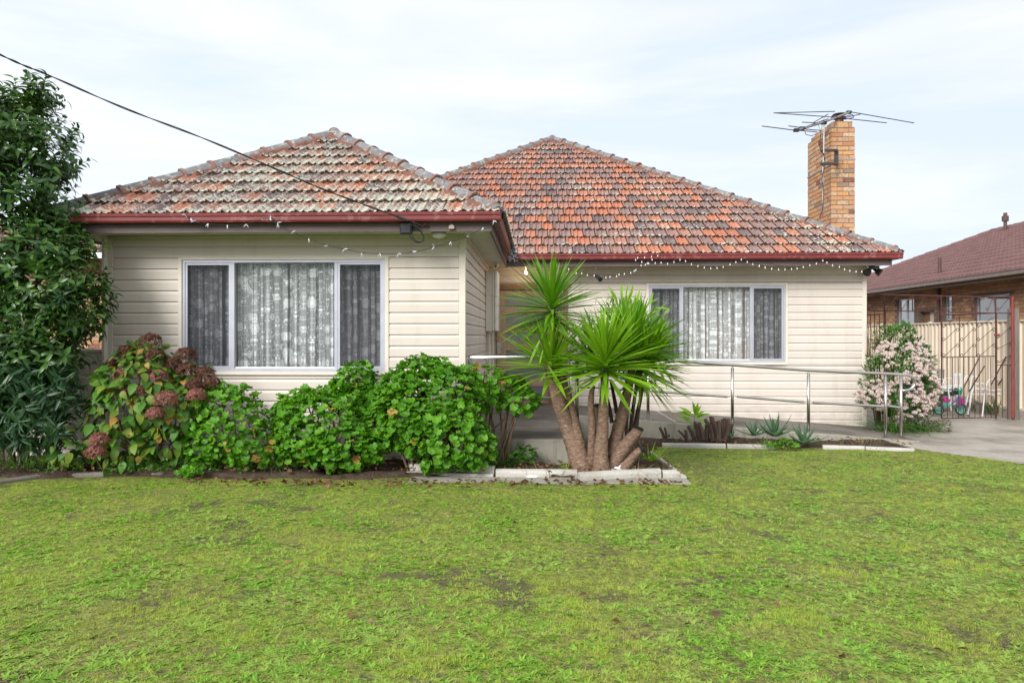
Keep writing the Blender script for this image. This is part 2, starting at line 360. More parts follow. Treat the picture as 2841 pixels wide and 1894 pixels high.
M['yuc_lt'] = leafm('young_yucca_leaf', [(.17, .36, .014), (.27, .46, .02), (.13, .31, .014)], .38, .32, .45)
M['strap'] = leafm('strap_leaf', [(.04, .13, .02), (.07, .19, .025), (.11, .24, .03)], .45, .28, .4)
M['aloe'] = leafm('aloe_leaf', [(.05, .13, .07), (.08, .18, .09), (.06, .15, .06)], .5, .1, .4, patch=((.14, .24, .13), 60))
M['pinkfl'] = leafm('pink_petal', [(.64, .48, .54), (.77, .63, .68), (.86, .77, .79)], .7, .3, .2)
M['smallleaf'] = leafm('small_shrub_leaf', [(.03, .10, .015), (.055, .16, .02), (.09, .2, .025)], .5, .25, .3)
M['grass'] = leafm('lawn_grass', [(.13, .25, .010), (.28, .42, .015), (.50, .58, .05), (.34, .48, .02), (.66, .62, .24)], .5, .3, .3, patch=((.36, .48, .05), 1.1))
M['weed'] = leafm('lawn_weed', [(.09, .23, .010), (.18, .37, .018), (.34, .54, .06)], .42, .28, .45, patch=((.30, .42, .07), 2.6))
M['drygrass'] = leafm('dry_grass', [(.36, .29, .13), (.42, .35, .18), (.24, .19, .09)], .8, .2, .1)
M['litter'] = leafm('dead_leaf', [(.10, .055, .03), (.19, .10, .05), (.07, .04, .025), (.28, .15, .08)], .85, .15, .1)
def bark(name, c0, c1, ring=0.0, scale=7):
    k = 1.7 if ring else .55
    t = NT(name); v = t.mapping((1, 1, k)); n = t.noise(scale * 3, 6, v, .65, .6); f = t.voro(scale * 3, t.mapping((.6, .6, 1.6) if ring else (1, 1, .45)), 'DISTANCE_TO_EDGE')
    col = t.ramp(n, [(.3, c0), (.7, c1)]); col = t.mix(t.ramp(f, [(.01, .28 if ring else .7), (.05, 0.0)]), col, tuple(x * .4 for x in c0))
    h = t.math('ADD', n, t.math('MULTIPLY', t.ramp(f, [(.0, 0.0), (.12, 1.0)]), .3 if ring else 1.0))
    if ring:
        sc_ = t.ramp(t.noise(26, 3, t.mapping((1, 1, 3.2))), [(.62, 0.0), (.67, 1.0)]); col = t.mix(t.math('MULTIPLY', sc_, ring), col, (.42, .32, .24))
    return t.bsdf(col, .85, 0, h, .8, .012, .2)
M['yuc_bark'] = bark('yucca_bark', (.11, .067, .045), (.29, .19, .135), .85)
M['bark'] = bark('shrub_bark', (.10, .075, .055), (.20, .15, .11))
M['stem'] = plain('woody_stem', (.13, .085, .055), .8, var=.35, scale=20, bump=.5)
M['green_stem'] = plain('green_stem', (.10, .16, .04), .6, var=.2, scale=20)
M['cut'] = plain('blackened_cut', (.02, .018, .017), .9, var=.4, scale=30, bump=.7)
M['stick'] = plain('pruned_stick', (.075, .05, .038), .85, var=.5, scale=25, bump=.6, stretch=(1, 1, .3))
# hardware
M['rust'] = plain('rusty_iron', (.085, .034, .028), .75, .2, .45, 14, .4)
M['redpost'] = plain('red_painted_steel', (.20, .045, .035), .6, 0, .3, 8, .3)
M['grey_timber'] = plain('weathered_timber', (.17, .145, .125), .9, 0, .35, 8, .6, stretch=(1, 1, .12))
M['fence'] = plain('cream_sheet_steel', (.62, .53, .415), .5, .0, .06, 1.5, .04)
M['white'] = plain('white_paint', (.72, .72, .70), .45, 0, .08, 12, .1)
M['white_plastic'] = plain('white_plastic', (.68, .68, .67), .4, 0, .06, 12, .05)
M['black'] = plain('black_plastic', (.025, .025, .028), .4, 0, .2, 12, .05)
M['cable'] = plain('black_cable', (.018, .018, .02), .5)
M['teal'] = plain('teal_plastic', (.02, .42, .28), .4, 0, .12, 10, .05)
M['pink'] = plain('magenta_plastic', (.38, .05, .20), .4, 0, .15, 8, .05)
M['purple'] = plain('purple_paint', (.12, .06, .2), .4)
M['blue'] = plain('blue_plastic', (.04, .18, .33), .4)
M['bag'] = plain('crumpled_plastic', (.72, .73, .76), .35, 0, .08, 20, .3)
M['bulb'] = plain('frosted_bulb', (.8, .8, .76), .25, 0, .04)
M['clearbulb'] = plain('clear_bulb', (.5, .54, .57), .15, 0, .1)
M['timber'] = plain('door_timber', (.42, .30, .205), .5, 0, .22, 5, .2, stretch=(6, 6, .7))
M['timber_dark'] = plain('door_frame_timber', (.25, .14, .085), .5, 0, .2, 6, .2, stretch=(6, 6, .7))
M['door_panel'] = plain('frosted_panel', (.25, .23, .26), .3, 0, .1, 3, .05)
M['door_panel_low'] = plain('grey_door_panel', (.20, .195, .23), .4, 0, .1, 3, .05)
M['silver'] = plain('brushed_silver', (.5, .5, .52), .3, .9)
M['antenna'] = plain('dull_aluminium', (.33, .32, .31), .45, .7, .2)
M['antenna_dark'] = plain('dark_rod', (.07, .065, .065), .5, .5, .2)
t = NT('lit_bulb'); M['lit'] = t.bsdf((.9, .8, .7), .4, emit=((1, .78, .62), 5))

# ------------------------------------------------------------------ setting: ground
XG = 150
def poly_sheet(name, pts, zf, mat, kind='structure', sub=0):
    bm = bmesh.new(); vs_ = [bm.verts.new((x, y, zf(x, y))) for x, y in pts]; bm.faces.new(vs_)
    bmesh.ops.triangulate(bm, faces=bm.faces)
    me = bpy.data.meshes.new(name); bm.to_mesh(me); bm.free()
    return link(name, me, mat, None, (0, 0, 0), kind)
def grid_sheet(name, x0, x1, y0, y1, nx, ny, zf, mat):
    xs = np.linspace(x0, x1, nx + 1); ys = np.linspace(y0, y1, ny + 1)
    V = [(x, y, zf(x, y)) for y in ys for x in xs]; n = nx + 1
    Fs = np.array([(j * n + i, j * n + i + 1, (j + 1) * n + i + 1, (j + 1) * n + i) for j in range(ny) for i in range(nx)])
    return link(name, mesh_np(name, V, Fs), mat, None, (0, 0, 0), 'structure', smooth=True)
# one ground sheet to the horizon with lawn relief near the camera
def gz(x, y):
    z = lawn_z(y) if y > 1.0 else lawn_z(1.0)
    return z - .02
grd = MB()
ys_ = [-200, 1.0, 10.25, 300]
for a, b in zip(ys_[:-1], ys_[1:]):
    grd.add([(-300, a, gz(0, a)), (300, a, gz(0, a)), (300, b, gz(0, b)), (-300, b, gz(0, b))], [(0, 1, 2, 3)])
grd.build('ground', M['soil'], kind='structure', fix=False)
DXY = ([1.2, 5, 8.0, 8.5, 8.9, 9.25, 9.6, 10.0, 10.35, 11], [6.1, 6.1, 6.05, 6.01, 5.94, 5.84, 5.72, 5.56, 5.42, 5.3])
def lawn_h(x, y):
    if x > np.interp(y, *DXY) + .03: return lawn_z(y) - .08
    return lawn_z(y) + .028 * mnoise.noise(Vector((x * .55, y * .55, 0))) + .016 * mnoise.noise(Vector((x * 1.7, y * 1.7, 5)))
def edge_fade(x, y): return 1
lawn_o = grid_sheet('lawn', -9.5, 6.0, 1.2, 10.6, 260, 160, lawn_h, M['lawn'])
def bare_n(x, y):
    p3 = Vector((x, y, 0)); return mnoise.noise(p3 * .9 + Vector((3, 1, 0))) * .55 + mnoise.noise(p3 * 3.3) * .45
at_b = lawn_o.data.attributes.new('bare', 'FLOAT', 'POINT')
at_b.data.foreach_set('value', [max(min(1, max(0, (-.29 - (.08 if v.co.y > 5.5 else 0) - bare_n(v.co.x, v.co.y)) * 6)), .55 * max(0, 1 - ((v.co.x - 1.9) ** 2 / .5 + (v.co.y - 8.5) ** 2 / .9))) for v in lawn_o.data.vertices])

# ------------------------------------------------------------------ house numbers
Y1, Y2 = 8.66, 12.82                 # wing front wall, main front wall
XL, XC = at(262, 900, Y1).x, at(1287, 900, Y1).x
XR = at(2400, 900, Y2).x
YE1, YE2 = Y1 - .48, Y2 - .48        # eave lines
ZE = 3.01; TAN = .613; PITCH = math.atan(TAN)
EXR = at(1383, 900, YE1 - .02).x     # wing right eave
XPK = at(928, 900, YE1 + 2.66).x     # wing peak
EXL = 2 * XPK - EXR
MPX = at(1532, 900, YE2 + 5.86).x; MXR = at(2493, 900, YE2).x; MR = MXR - MPX; MXL = MPX - MR
WR = XPK - EXL
XL = EXL + .47
RB = YE2 + MR + 3.0                  # back end of main ridge
print('house', XL, XC, XR, 'wing', EXL, XPK, EXR, 'main', MXL, MPX, MXR)
house = thing('house', 'cream weatherboard bungalow with lichened terracotta hip roofs and red gutters behind the front lawn', 'house', ((XL + XR) / 2, Y2, 0))

# walls: backing slabs with openings
WZ = 2.85
def backing(name, mk, u0, u1, z0, z1, holes, d=-.11):
    mb = MB(); us = sorted({u0, u1} | {h[0] for h in holes} | {h[1] for h in holes}); zs = sorted({z0, z1} | {h[2] for h in holes} | {h[3] for h in holes})
    for a, b in zip(us[:-1], us[1:]):
        for c, e in zip(zs[:-1], zs[1:]):
            um, zm = (a + b) / 2, (c + e) / 2
            if any(h[0] < um < h[1] and h[2] < zm < h[3] for h in holes): continue
            mb.box(mk(a, -.003, c), mk(b, d, e))
    return mb.build(name, M['board'], house)
fw = lambda Y: (lambda u, d, z: (u, Y - d, z))          # facing camera
sw = lambda X: (lambda u, d, z: (X + d, u, z))          # facing +X
def zpx(py, Y, px=CX): return at(px, py, Y).z
wx0, wx1 = at(507, 800, Y1).x, at(1069, 800, Y1).x; wz1, wz0 = zpx(721, Y1, 800), zpx(1029, Y1, 800)
vx0, vx1 = at(1800, 800, Y2).x, at(2178, 800, Y2).x; vz1, vz0 = zpx(791, Y2, 2000), zpx(1004, Y2, 2000)
AR = .045
dx0, dx1 = at(1376, 900, Y2).x, at(1575, 900, Y2).x; dz1 = zpx(797, Y2, 1450); PZ = .40
holesW = [(wx0, wx1, wz0, wz1)]; holesM = [(vx0, vx1, vz0, vz1), (dx0, dx1, PZ, dz1)]
backing('wall', fw(Y1), XL + .02, XC - .02, 0, WZ, holesW)
backing('wall', fw(Y2), XC, XR - .02, 0, WZ, holesM)
backing('wall', sw(XC), Y1 + .115, Y2 - .01, 0, WZ, [])
mb = MB(); mb.box((XR - .13, Y2 + .12, 0), (XR - .01, RB + 2, WZ)); mb.build('wall', M['board'], house)
mb = MB(); mb.box((XL + .01, Y1 + .12, 0), (XL + .13, RB + 2, WZ)); mb.build('wall', M['board'], house)
def board(mk, u0, u1, zb, zt, parent=house, top=.034):
    h = zt - zb; tp = min(top, h * .4)
    prof = [(0, zt - .001), (.003, zt - .001), (.016, zt - tp), (.0165, zb + .010), (.014, zb + .006), (0, zb + .006)]
    mb = MB(); mb.extrude([(p[0], p[1]) for p in prof], lambda u, d, z: mk(u, d, z), u0, u1)
    return mb.build('weatherboard', M['board'], parent)
JZ = [2.83, 2.693] + [2.693 - .1339 * k for k in range(1, 21)]
def clad(mk, u0, u1, openings, zmin=.02, parent=house):
    for zt, zb in zip(JZ[:-1], JZ[1:]):
        if zb < zmin - .1: break
        zb = max(zb, zmin)
        if zt - zb < .02: continue
        zs = sorted({zt, zb} | {z for o in openings for z in (o[2], o[3]) if zb + .012 < z < zt - .012}, reverse=True)
        for a, b in zip(zs[:-1], zs[1:]):
            zm = (a + b) / 2; cuts = sorted([(o[0], o[1]) for o in openings if o[2] < zm < o[3]])
            u = u0
            for c0, c1 in cuts + [(u1, u1)]:
                if c0 - u > .01: board(mk, u, c0, b, a, parent)
                u = max(u, c1)
clad(fw(Y1), XL + .05, XC - .06, [(wx0 - AR, wx1 + AR, wz0 - AR, wz1 + AR * .8)])
clad(fw(Y2), XC + .03, XR - .05, [(vx0 - AR, vx1 + AR, vz0 - AR, vz1 + AR * .8), (dx0 - .05, dx1 + .05, 0, dz1 + .06)])
clad(sw(XC), Y1 + .06, Y2 - .03, [])
# corner trims
for (a, b) in [((XC - .058, Y1 - .022, 0), (XC + .022, Y1 + .058, 2.83)), ((XR - .052, Y2 - .022, 0), (XR + .022, Y2 + .058, 2.83)),
               ((XL - .022, Y1 - .022, 0), (XL + .048, Y1 + .058, 2.83)), ((XC + .004, Y2 - .05, 0), (XC + .026, Y2 - .004, 2.83))]:
    mb = MB(); mb.box(a, b); mb.build('corner_trim', M['trim'], house, bevel=.004)
# shallow frieze moulding under the soffit
mb = MB(); mb.box((XL + .05, Y1 - .034, 2.79), (XC - .06, Y1 - .018, 2.828)); mb.build('frieze', M['trim'], house)
mb = MB(); mb.box((XC + .03, Y2 - .034, 2.79), (XR - .055, Y2 - .018, 2.828)); mb.build('frieze', M['trim'], house)
mb = MB(); mb.box((XC + .018, Y1 + .06, 2.79), (XC + .034, Y2 - .06, 2.828)); mb.build('frieze', M['trim'], house)

# windows
def window(x0, x1, z0, z1, Y, m1, m2, lace_mat, room, seed, label):
    rs = random.Random(seed); t_ = .032
    mb = MB()
    for a, b in (((x0, Y - .012, z0), (x0 + t_, Y + .07, z1)), ((x1 - t_, Y - .012, z0), (x1, Y + .07, z1)),
                 ((x0 + t_, Y - .012, z0), (x1 - t_, Y + .07, z0 + t_)), ((x0 + t_, Y - .012, z1 - t_), (x1 - t_, Y + .07, z1)),
                 ((m1 - .02, Y - .006, z0 + t_), (m1 + .02, Y + .06, z1 - t_)), ((m2 - .02, Y - .006, z0 + t_), (m2 + .02, Y + .06, z1 - t_))): mb.box(a, b)
    wn = mb.build('window', M['alu'], house); wn['label'] = label
    mb = MB(); a = AR
    for p, q in (((x0 - a, Y - .026, z0 - a), (x0 - .002, Y + .0, z1 + a * .8)), ((x1 + .002, Y - .026, z0 - a), (x1 + a, Y + .0, z1 + a * .8)),
                 ((x0 - .002, Y - .024, z1 + .002), (x1 + .002, Y + .0, z1 + a * .8))): mb.box(p, q)
    mb.build('architrave', M['trim'], wn)
    mb = MB(); mb.box((x0 - .002, Y - .04, z0 - a), (x1 + .002, Y, z0 - .002)); mb.build('sill', M['trim'], wn)
    secs = [(x0 + t_, m1 - .02), (m1 + .02, m2 - .02), (m2 + .02, x1 - t_)]
    for i, (a_, b_) in enumerate(secs):
        if i != 1:
            mb = MB(); s_ = .026
            za, zb_ = z0 + t_ + .002, z1 - t_ - .002; a2, b2 = a_ + .002, b_ - .002
            for p, q in (((a2, Y - .004, za), (a2 + s_, Y + .02, zb_)), ((b2 - s_, Y - .004, za), (b2, Y + .02, zb_)),
                         ((a2 + s_, Y - .004, za), (b2 - s_, Y + .02, za + s_)), ((a2 + s_, Y - .004, zb_ - s_), (b2 - s_, Y + .02, zb_))): mb.box(p, q)
            mb.build('sash', M['alu'], wn)
            mb = MB(); mb.box((a2 + s_, Y + .006, za + s_), (b2 - s_, Y + .008, zb_ - s_)); mb.build('fly_screen', M['screen'], wn)
        else:
            mb = MB(); mb.box((a_ + .002, Y + .01, z0 + t_), (b_ - .002, Y + .03, z0 + t_ + .018)); mb.build('bottom_rail', M['white'], wn)
        mb = MB(); mb.box((a_ + .001, Y + .034, z0 + t_ + .001), (b_ - .001, Y + .038, z1 - t_ - .001)); mb.build('pane', M['glass'], wn)
    # pleated lace curtain: folds of random width, real depth
    xs = [x0 + .01]; ds = [0]; side = 1
    while xs[-1] < x1 - .01:
        wd = rs.choice([.02, .03, .045, .06, .08]) * rs.uniform(.7, 1.2)
        for q in range(1, 5):
            f = q / 4; xs.append(xs[-1] + wd / 4); ds.append(side * (.012 + wd * .28) * math.sin(f * math.pi))
        side = -side
    xs = [min(x, x1 - .01) for x in xs]; k = len(xs); V = []; rows = 7
    sw_ = [rs.uniform(-.012, .012) for _ in range(k // 12 + 3)]
    for j in range(rows + 1):
        f = j / rows; zz = z1 - .03 - f * (z1 - z0 - .055)
        for i in range(k):
            V.append((xs[i] + sw_[i // 12] * f * math.sin(f * 2.2), Y + .115 + ds[i] * (.6 + .5 * f), zz))
    Fs = [(j * k + i, j * k + i + 1, (j + 1) * k + i + 1, (j + 1) * k + i) for j in range(rows) for i in range(k - 1)]
    mb = MB(); mb.add(V, Fs); mb.build('curtain', lace_mat, wn, fix=False, smooth=True)
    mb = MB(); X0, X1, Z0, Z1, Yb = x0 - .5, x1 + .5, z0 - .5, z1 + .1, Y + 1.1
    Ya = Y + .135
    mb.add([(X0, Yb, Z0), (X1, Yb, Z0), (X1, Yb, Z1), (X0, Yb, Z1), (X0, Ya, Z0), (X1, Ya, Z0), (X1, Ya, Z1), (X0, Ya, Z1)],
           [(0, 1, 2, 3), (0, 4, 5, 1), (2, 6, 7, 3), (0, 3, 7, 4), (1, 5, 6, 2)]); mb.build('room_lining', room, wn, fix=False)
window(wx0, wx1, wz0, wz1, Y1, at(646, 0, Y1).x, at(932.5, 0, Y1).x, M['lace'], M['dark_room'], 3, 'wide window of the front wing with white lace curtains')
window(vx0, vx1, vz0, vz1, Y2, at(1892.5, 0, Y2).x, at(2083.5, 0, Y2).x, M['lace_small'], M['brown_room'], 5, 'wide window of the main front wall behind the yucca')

# front door: slatted timber leaf with six grey panels, sidelight
dl0, dl1 = at(1380, 0, Y2).x, at(1524, 0, Y2).x
mb = MB(); jb = .035
mb.box((dx0, Y2 - .02, PZ), (dl0 - .003, Y2 + .09, dz1)); mb.box((dl1 + .003, Y2 - .02, PZ), (dl1 + .035, Y2 + .09, dz1 - .035)); mb.box((dx1 - .03, Y2 - .02, PZ), (dx1, Y2 + .09, dz1 - .035))
mb.box((dl0 - .003, Y2 - .02, dz1 - .035), (dx1, Y2 + .09, dz1)); mb.box((dx0 - .05, Y2 - .03, dz1 + .002), (dx1 + .05, Y2 - .0, dz1 + .06))
door = mb.build('door', M['timber_dark'], house); door['label'] = 'timber front door with grey panels in the porch recess'
mb = MB(); pans = [(822, 852), (873, 901), (922, 951), (971, 1001), (1022, 1050), (1071, 1100)]
za = dz1 - .04; st_ = .15
mb.box((dl0, Y2 + .03, PZ + .01), (dl0 + st_, Y2 + .07, za)); mb.box((dl1 - .1, Y2 + .03, PZ + .01), (dl1, Y2 + .07, za))
zz = za
for a, b in pans + [(1121, 1122)]:
    zt_ = zpx(a, Y2, 1450)
    if zz - zt_ > .005: mb.box((dl0 + st_, Y2 + .034, max(zt_, PZ + .01)), (dl1 - .1, Y2 + .066, zz))
    zz = zpx(b, Y2, 1450)
mb.build('door_leaf', M['timber'], door)
for k, (a, b) in enumerate(pans):
    mb = MB(); mb.box((dl0 + st_, Y2 + .045, zpx(b, Y2, 1450)), (dl1 - .1, Y2 + .055, zpx(a, Y2, 1450)))
    mb.build('door_panel', M['door_panel'] if k < 3 else M['door_panel_low'], door)
mb = MB(); hx = at(1384, 0, Y2).x; mb.box((hx - .03, Y2 + .0, zpx(981, Y2)), (hx + .03, Y2 + .028, zpx(950, Y2))); mb.tube([(hx, Y2 - .03, zpx(962, Y2)), (hx + .01, Y2 - .045, zpx(962, Y2)), (hx + .13, Y2 - .045, zpx(962, Y2))], .009, 8)
mb.tube([(hx, Y2, zpx(962, Y2)), (hx, Y2 - .045, zpx(962, Y2))], .014, 8)
mb.build('handle', M['silver'], door)
mb = MB()
for k in range(4):
    x = dl1 + .045 + k * .06; mb.box((x, Y2 + .03, PZ + .01), (x + .03, Y2 + .05, dz1 - .04))
mb.box((dl1 + .036, Y2 + .055, PZ + .01), (dx1 - .031, Y2 + .06, dz1 - .036)); mb.build('sidelight', M['timber'], door)
mb = MB(); mb.box((dx0 - .1, Y2 - .12, PZ + .002), (dx1, Y2 - .005, PZ + .03)); mb.build('threshold', M['timber_dark'], door)

OVW = at(1363, 900, YE1).x - XC; OVR = at(2480, 900, YE2).x - XR; KR = OVR / .47
# porch ceiling strip where the side eave meets the main eave
mb = MB(); mb.box((XC + .02, Y2 - .446, 2.834), (XC + OVW + .01, Y2 - .03, 2.84)); mb.build('soffit', M['soffit'], house)
# eaves: soffit, fascia, gutter
def eave_run(mk, u0, u1, name_suffix=''):
    # mk(u, d, z): d = outward from wall line
    mb = MB(); mb.box(mk(u0, -.02, 2.832), mk(u1, .445, 2.842)); mb.build('soffit', M['soffit'], house)
    mb = MB(); mb.box(mk(u0, .446, 2.80), mk(u1, .47, 2.985)); mb.build('fascia', M['fascia'], house)
def gutter(mk, u0, u1):
    pr = [(.472, 2.905), (.56, 2.905), (.572, 2.925), (.572, 2.965), (.582, 2.972), (.585, 3.0), (.575, 3.008), (.565, 3.0), (.560, 2.975), (.555, 2.92), (.48, 2.912), (.472, 3.0)]
    mb = MB(); mb.extrude(pr, lambda u, d, z: mk(u, d, z), u0, u1); mb.build('gutter', M['gutter'], house, fix=True)
f1 = lambda u, d, z: (u, Y1 - d, z); f2 = lambda u, d, z: (u, Y2 - d, z); s1 = lambda u, d, z: (XC + d - .47 + OVW if d > .4 else XC + d, u, z); sL = lambda u, d, z: (XL - d, u, z); sR = lambda u, d, z: (XR + d - .47 + OVR if d > .4 else XR + d, u, z)
eave_run(f1, XL - .444, XC + OVW - .026); eave_run(s1, Y1 + .03, Y2 - .446); eave_run(f2, XC + OVW + .002, XR + OVR - .026); eave_run(sL, Y1 + .03, RB); eave_run(sR, Y2 + .03, RB)
mb = MB(); mb.box((XC + OVW - .025, Y1 - .47, 2.80), (XC + OVW, Y1 + .03, 2.985)); mb.build('fascia', M['fascia'], house)
gutter(f1, XL - .58, XC + OVW + .11); gutter(s1, Y1 - .56, Y2 - .575); gutter(f2, XC + OVW + .13, XR + OVR + .11); gutter(sR, Y2 - .56, RB); gutter(sL, Y1 - .56, RB)

# ------------------------------------------------------------------ roofs
TW, TL, GA = .2125, .40, .345
prof = [(0, .020), (.07, .036), (.15, .024), (.26, .002), (.38, .004), (.49, .027), (.60, .004), (.73, .002), (.86, .014), (.94, .018), (1.0, .006)]
def tile_mesh():
    V = []; n = len(prof)
    for (u, z) in prof: V.append((u * TW * .965, TL, z - .006))
    for (u, z) in prof: V.append((u * TW * .965, .03, z + .038))
    for (u, z) in prof: V.append((u * TW * .965, 0, z + .034))
    for (u, z) in prof: V.append((u * TW * .965, .012, z * .8 - .004))
    Fs = []
    for r_ in range(3):
        for i in range(n - 1): Fs.append((r_ * n + i + 1, r_ * n + i, (r_ + 1) * n + i, (r_ + 1) * n + i + 1))
    return V, Fs
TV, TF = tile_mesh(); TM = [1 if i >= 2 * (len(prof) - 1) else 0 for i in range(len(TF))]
def tiles(parent, O, U, Vv, N, umax, vmax, halfs, mat, sep_rows, stag=True, W_=TW, seed=1, visible=True):
    """rows of tiles on a slope; halfs: list of (fn(u,v) keep>=0 , plane point, plane normal)"""
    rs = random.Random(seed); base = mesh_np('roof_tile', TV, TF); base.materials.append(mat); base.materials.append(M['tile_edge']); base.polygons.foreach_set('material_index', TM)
    restV, restF, restM = [], [], []; rot3 = Matrix((U, Vv, N)).transposed()
    row = 0; v = -.03; cnt = 0
    while v < vmax:
        u = -(TW * .5 if (row % 2 and stag) else 0) - .02
        while u < umax:
            uc, vc = u + TW / 2, v + TL / 2
            corners = [(u, v), (u + TW, v), (u, v + TL), (u + TW, v + TL)]
            ins = [all(h(a, b) >= 0 for h in halfs) for a, b in corners]
            if any(ins) or all(h(uc, vc) >= 0 for h in halfs):
                jz = rs.uniform(-.0015, .0035); ja = rs.gauss(0, .006); jt = rs.gauss(0, .006)
                rot = rot3 @ Matrix.Rotation(ja, 3, 'Z') @ Matrix.Rotation(jt, 3, 'Y')
                loc = O + U * u + Vv * (v + rs.uniform(-.004, .004)) + N * jz
                if all(ins):
                    if row < sep_rows:
                        link('roof_tile', base, None, parent, loc, rot=rot.to_quaternion()); cnt += 1
                    else:
                        b = len(restV); restV += [tuple(loc + rot @ Vector(q)) for q in TV]; restF += [tuple(b + i for i in f) for f in TF]; restM += TM
                else:
                    bm = bmesh.new(); vv = [bm.verts.new((loc + rot @ Vector(q))) for q in TV]
                    for f, mi_ in zip(TF, TM): bm.faces.new([vv[i] for i in f]).material_index = mi_
                    for h in halfs:
                        if hasattr(h, 'plane') : pass
                        co, no = HP[h]
                        if co is None: continue
                        bmesh.ops.bisect_plane(bm, geom=bm.verts[:] + bm.edges[:] + bm.faces[:], plane_co=co, plane_no=no, clear_outer=False, clear_inner=True)
                    if bm.faces:
                        if row < sep_rows and len(bm.faces) > 8:
                            me = bpy.data.meshes.new('roof_tile'); 
                            off = loc.copy()
                            for q in bm.verts: q.co -= off
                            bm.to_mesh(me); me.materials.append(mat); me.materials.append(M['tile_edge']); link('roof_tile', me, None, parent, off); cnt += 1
                        else:
                            bm.verts.index_update(); b = len(restV); restV += [tuple(q.co) for q in bm.verts]; restF += [tuple(b + q.index for q in f.verts) for f in bm.faces]; restM += [f.material_index for f in bm.faces]
                    bm.free()
            u += TW
        v += GA; row += 1
    if restF:
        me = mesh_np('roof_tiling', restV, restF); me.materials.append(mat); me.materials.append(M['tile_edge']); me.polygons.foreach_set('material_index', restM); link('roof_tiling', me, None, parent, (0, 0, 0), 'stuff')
    return cnt
HP = {}
def half(fn, co=None, no=None): HP[fn] = (co, no); return fn
cosP, sinP = math.cos(PITCH), math.sin(PITCH)
# wing roof part (deck) and main roof part
def deck(pts, faces, name, mat):
    mb = MB(); mb.add(pts, faces); return mb.build(name, mat, house, fix=False)
dz = -.03
WPZ = ZE + WR * TAN; WB = YE2 + WR
roofW = deck([(EXL, YE1, ZE + dz), (EXR, YE1, ZE + dz), (XPK, YE1 + WR, WPZ + dz), (XPK, WB, WPZ + dz), (EXR, YE2, ZE + dz), (EXL, YE2, ZE + dz)],
             [(0, 1, 2), (1, 4, 3, 2), (0, 2, 3, 5)], 'roof', M['mortar'])
roofW['label'] = 'thickly lichened terracotta hip roof of the front wing'
MPZ = ZE + MR * TAN
roofM = deck([(MXL, YE2, ZE + dz), (MXR, YE2, ZE + dz), (MPX, YE2 + MR, MPZ + dz), (MPX, RB, MPZ + dz), (MXR, RB + MR, ZE + dz), (MXL, RB + MR, ZE + dz)],
             [(0, 1, 2), (1, 4, 3, 2), (0, 2, 3, 5), (3, 4, 5)], 'roof', M['mortar'])
roofM['label'] = 'large terracotta hip roof of the main house with mottled tiles'
Uf, Vf, Nf = Vector((1, 0, 0)), Vector((0, cosP, sinP)), Vector((0, -sinP, cosP))
hipn = lambda s: Vector((s, -1, 0)).normalized()
# wing front
O = Vector((EXL, YE1 - .03, ZE - .01)); umax = 2 * WR
hl = half(lambda u, v: u - (v * cosP) - .04, Vector((EXL, YE1, 0)) + Vector((.05, 0, 0)), Vector((1, -1, 0)).normalized())
hr = half(lambda u, v: (2 * WR - u) - v * cosP - .04, Vector((EXR - .05, YE1, 0)), Vector((-1, -1, 0)).normalized())
nW = tiles(roofW, O, Uf, Vf, Nf, umax, WR / cosP, [hl, hr], M['tile_w'], 99, seed=3)
# main front
O = Vector((MXL, YE2 - .03, ZE - .01))
def mwing(u, v):
    X = MXL + u; Yv = v * cosP
    if Yv * TAN > WPZ - ZE - .05: return 1
    return X - (EXR - Yv) + .12
hl = half(lambda u, v: u - (v * cosP) - .04, Vector((MXL + .05, YE2, 0)), Vector((1, -1, 0)).normalized())
hr = half(lambda u, v: (2 * MR - u) - v * cosP - .04, Vector((MXR - .05, YE2, 0)), Vector((-1, -1, 0)).normalized())
hv = half(mwing)
# count so the biggest 300 are separate
nM = tiles(roofM, O, Uf, Vf, Nf, 2 * MR, MR / cosP, [hl, hr, hv], M['tile_m'], 6, seed=5)
print('tiles', nW, nM)
# side slopes (edge-on in the photo): one stuff mesh each
def side_slope(roof, x0, y0, y1, run, sgn, mat, y_front_hip, seed):
    if sgn > 0:   # faces +X
        U, Vv, N = Vector((0, 1, 0)), Vector((-cosP, 0, sinP)), Vector((sinP, 0, cosP)); O = Vector((x0 + .03, y0, ZE - .01))
        no = Vector((1, 1, 0)).normalized()
    else:
        U, Vv, N = Vector((0, -1, 0)), Vector((cosP, 0, sinP)), Vector((-sinP, 0, cosP)); O = Vector((x0 - .03, y1, ZE - .01))
        no = Vector((-1, 1, 0)).normalized()
    if sgn > 0: h = half(lambda u, v: u - v * cosP - .04, Vector((x0, y0 + .05, 0)), no)
    else: h = half(lambda u, v: (y1 - y0 - u) - v * cosP - .04, Vector((x0, y0 + .05, 0)), no)
    xr = x0 - sgn * run
    hr_k = half(lambda u, v: run / cosP - v - .02, Vector((xr + sgn * .04, 0, 0)), Vector((sgn, 0, 0)))
    tiles(roof, O, U, Vv, N, y1 - y0, run / cosP, [h, hr_k], mat, 0, seed=seed)
side_slope(roofW, EXR, YE1, YE2, WR, 1, M['tile_w'], 0, 11)
side_slope(roofM, MXR, YE2, RB, MR, 1, M['tile_m'], 0, 12)
side_slope(roofW, EXL, YE1, YE2, WR, -1, M['tile_w'], 0, 13)
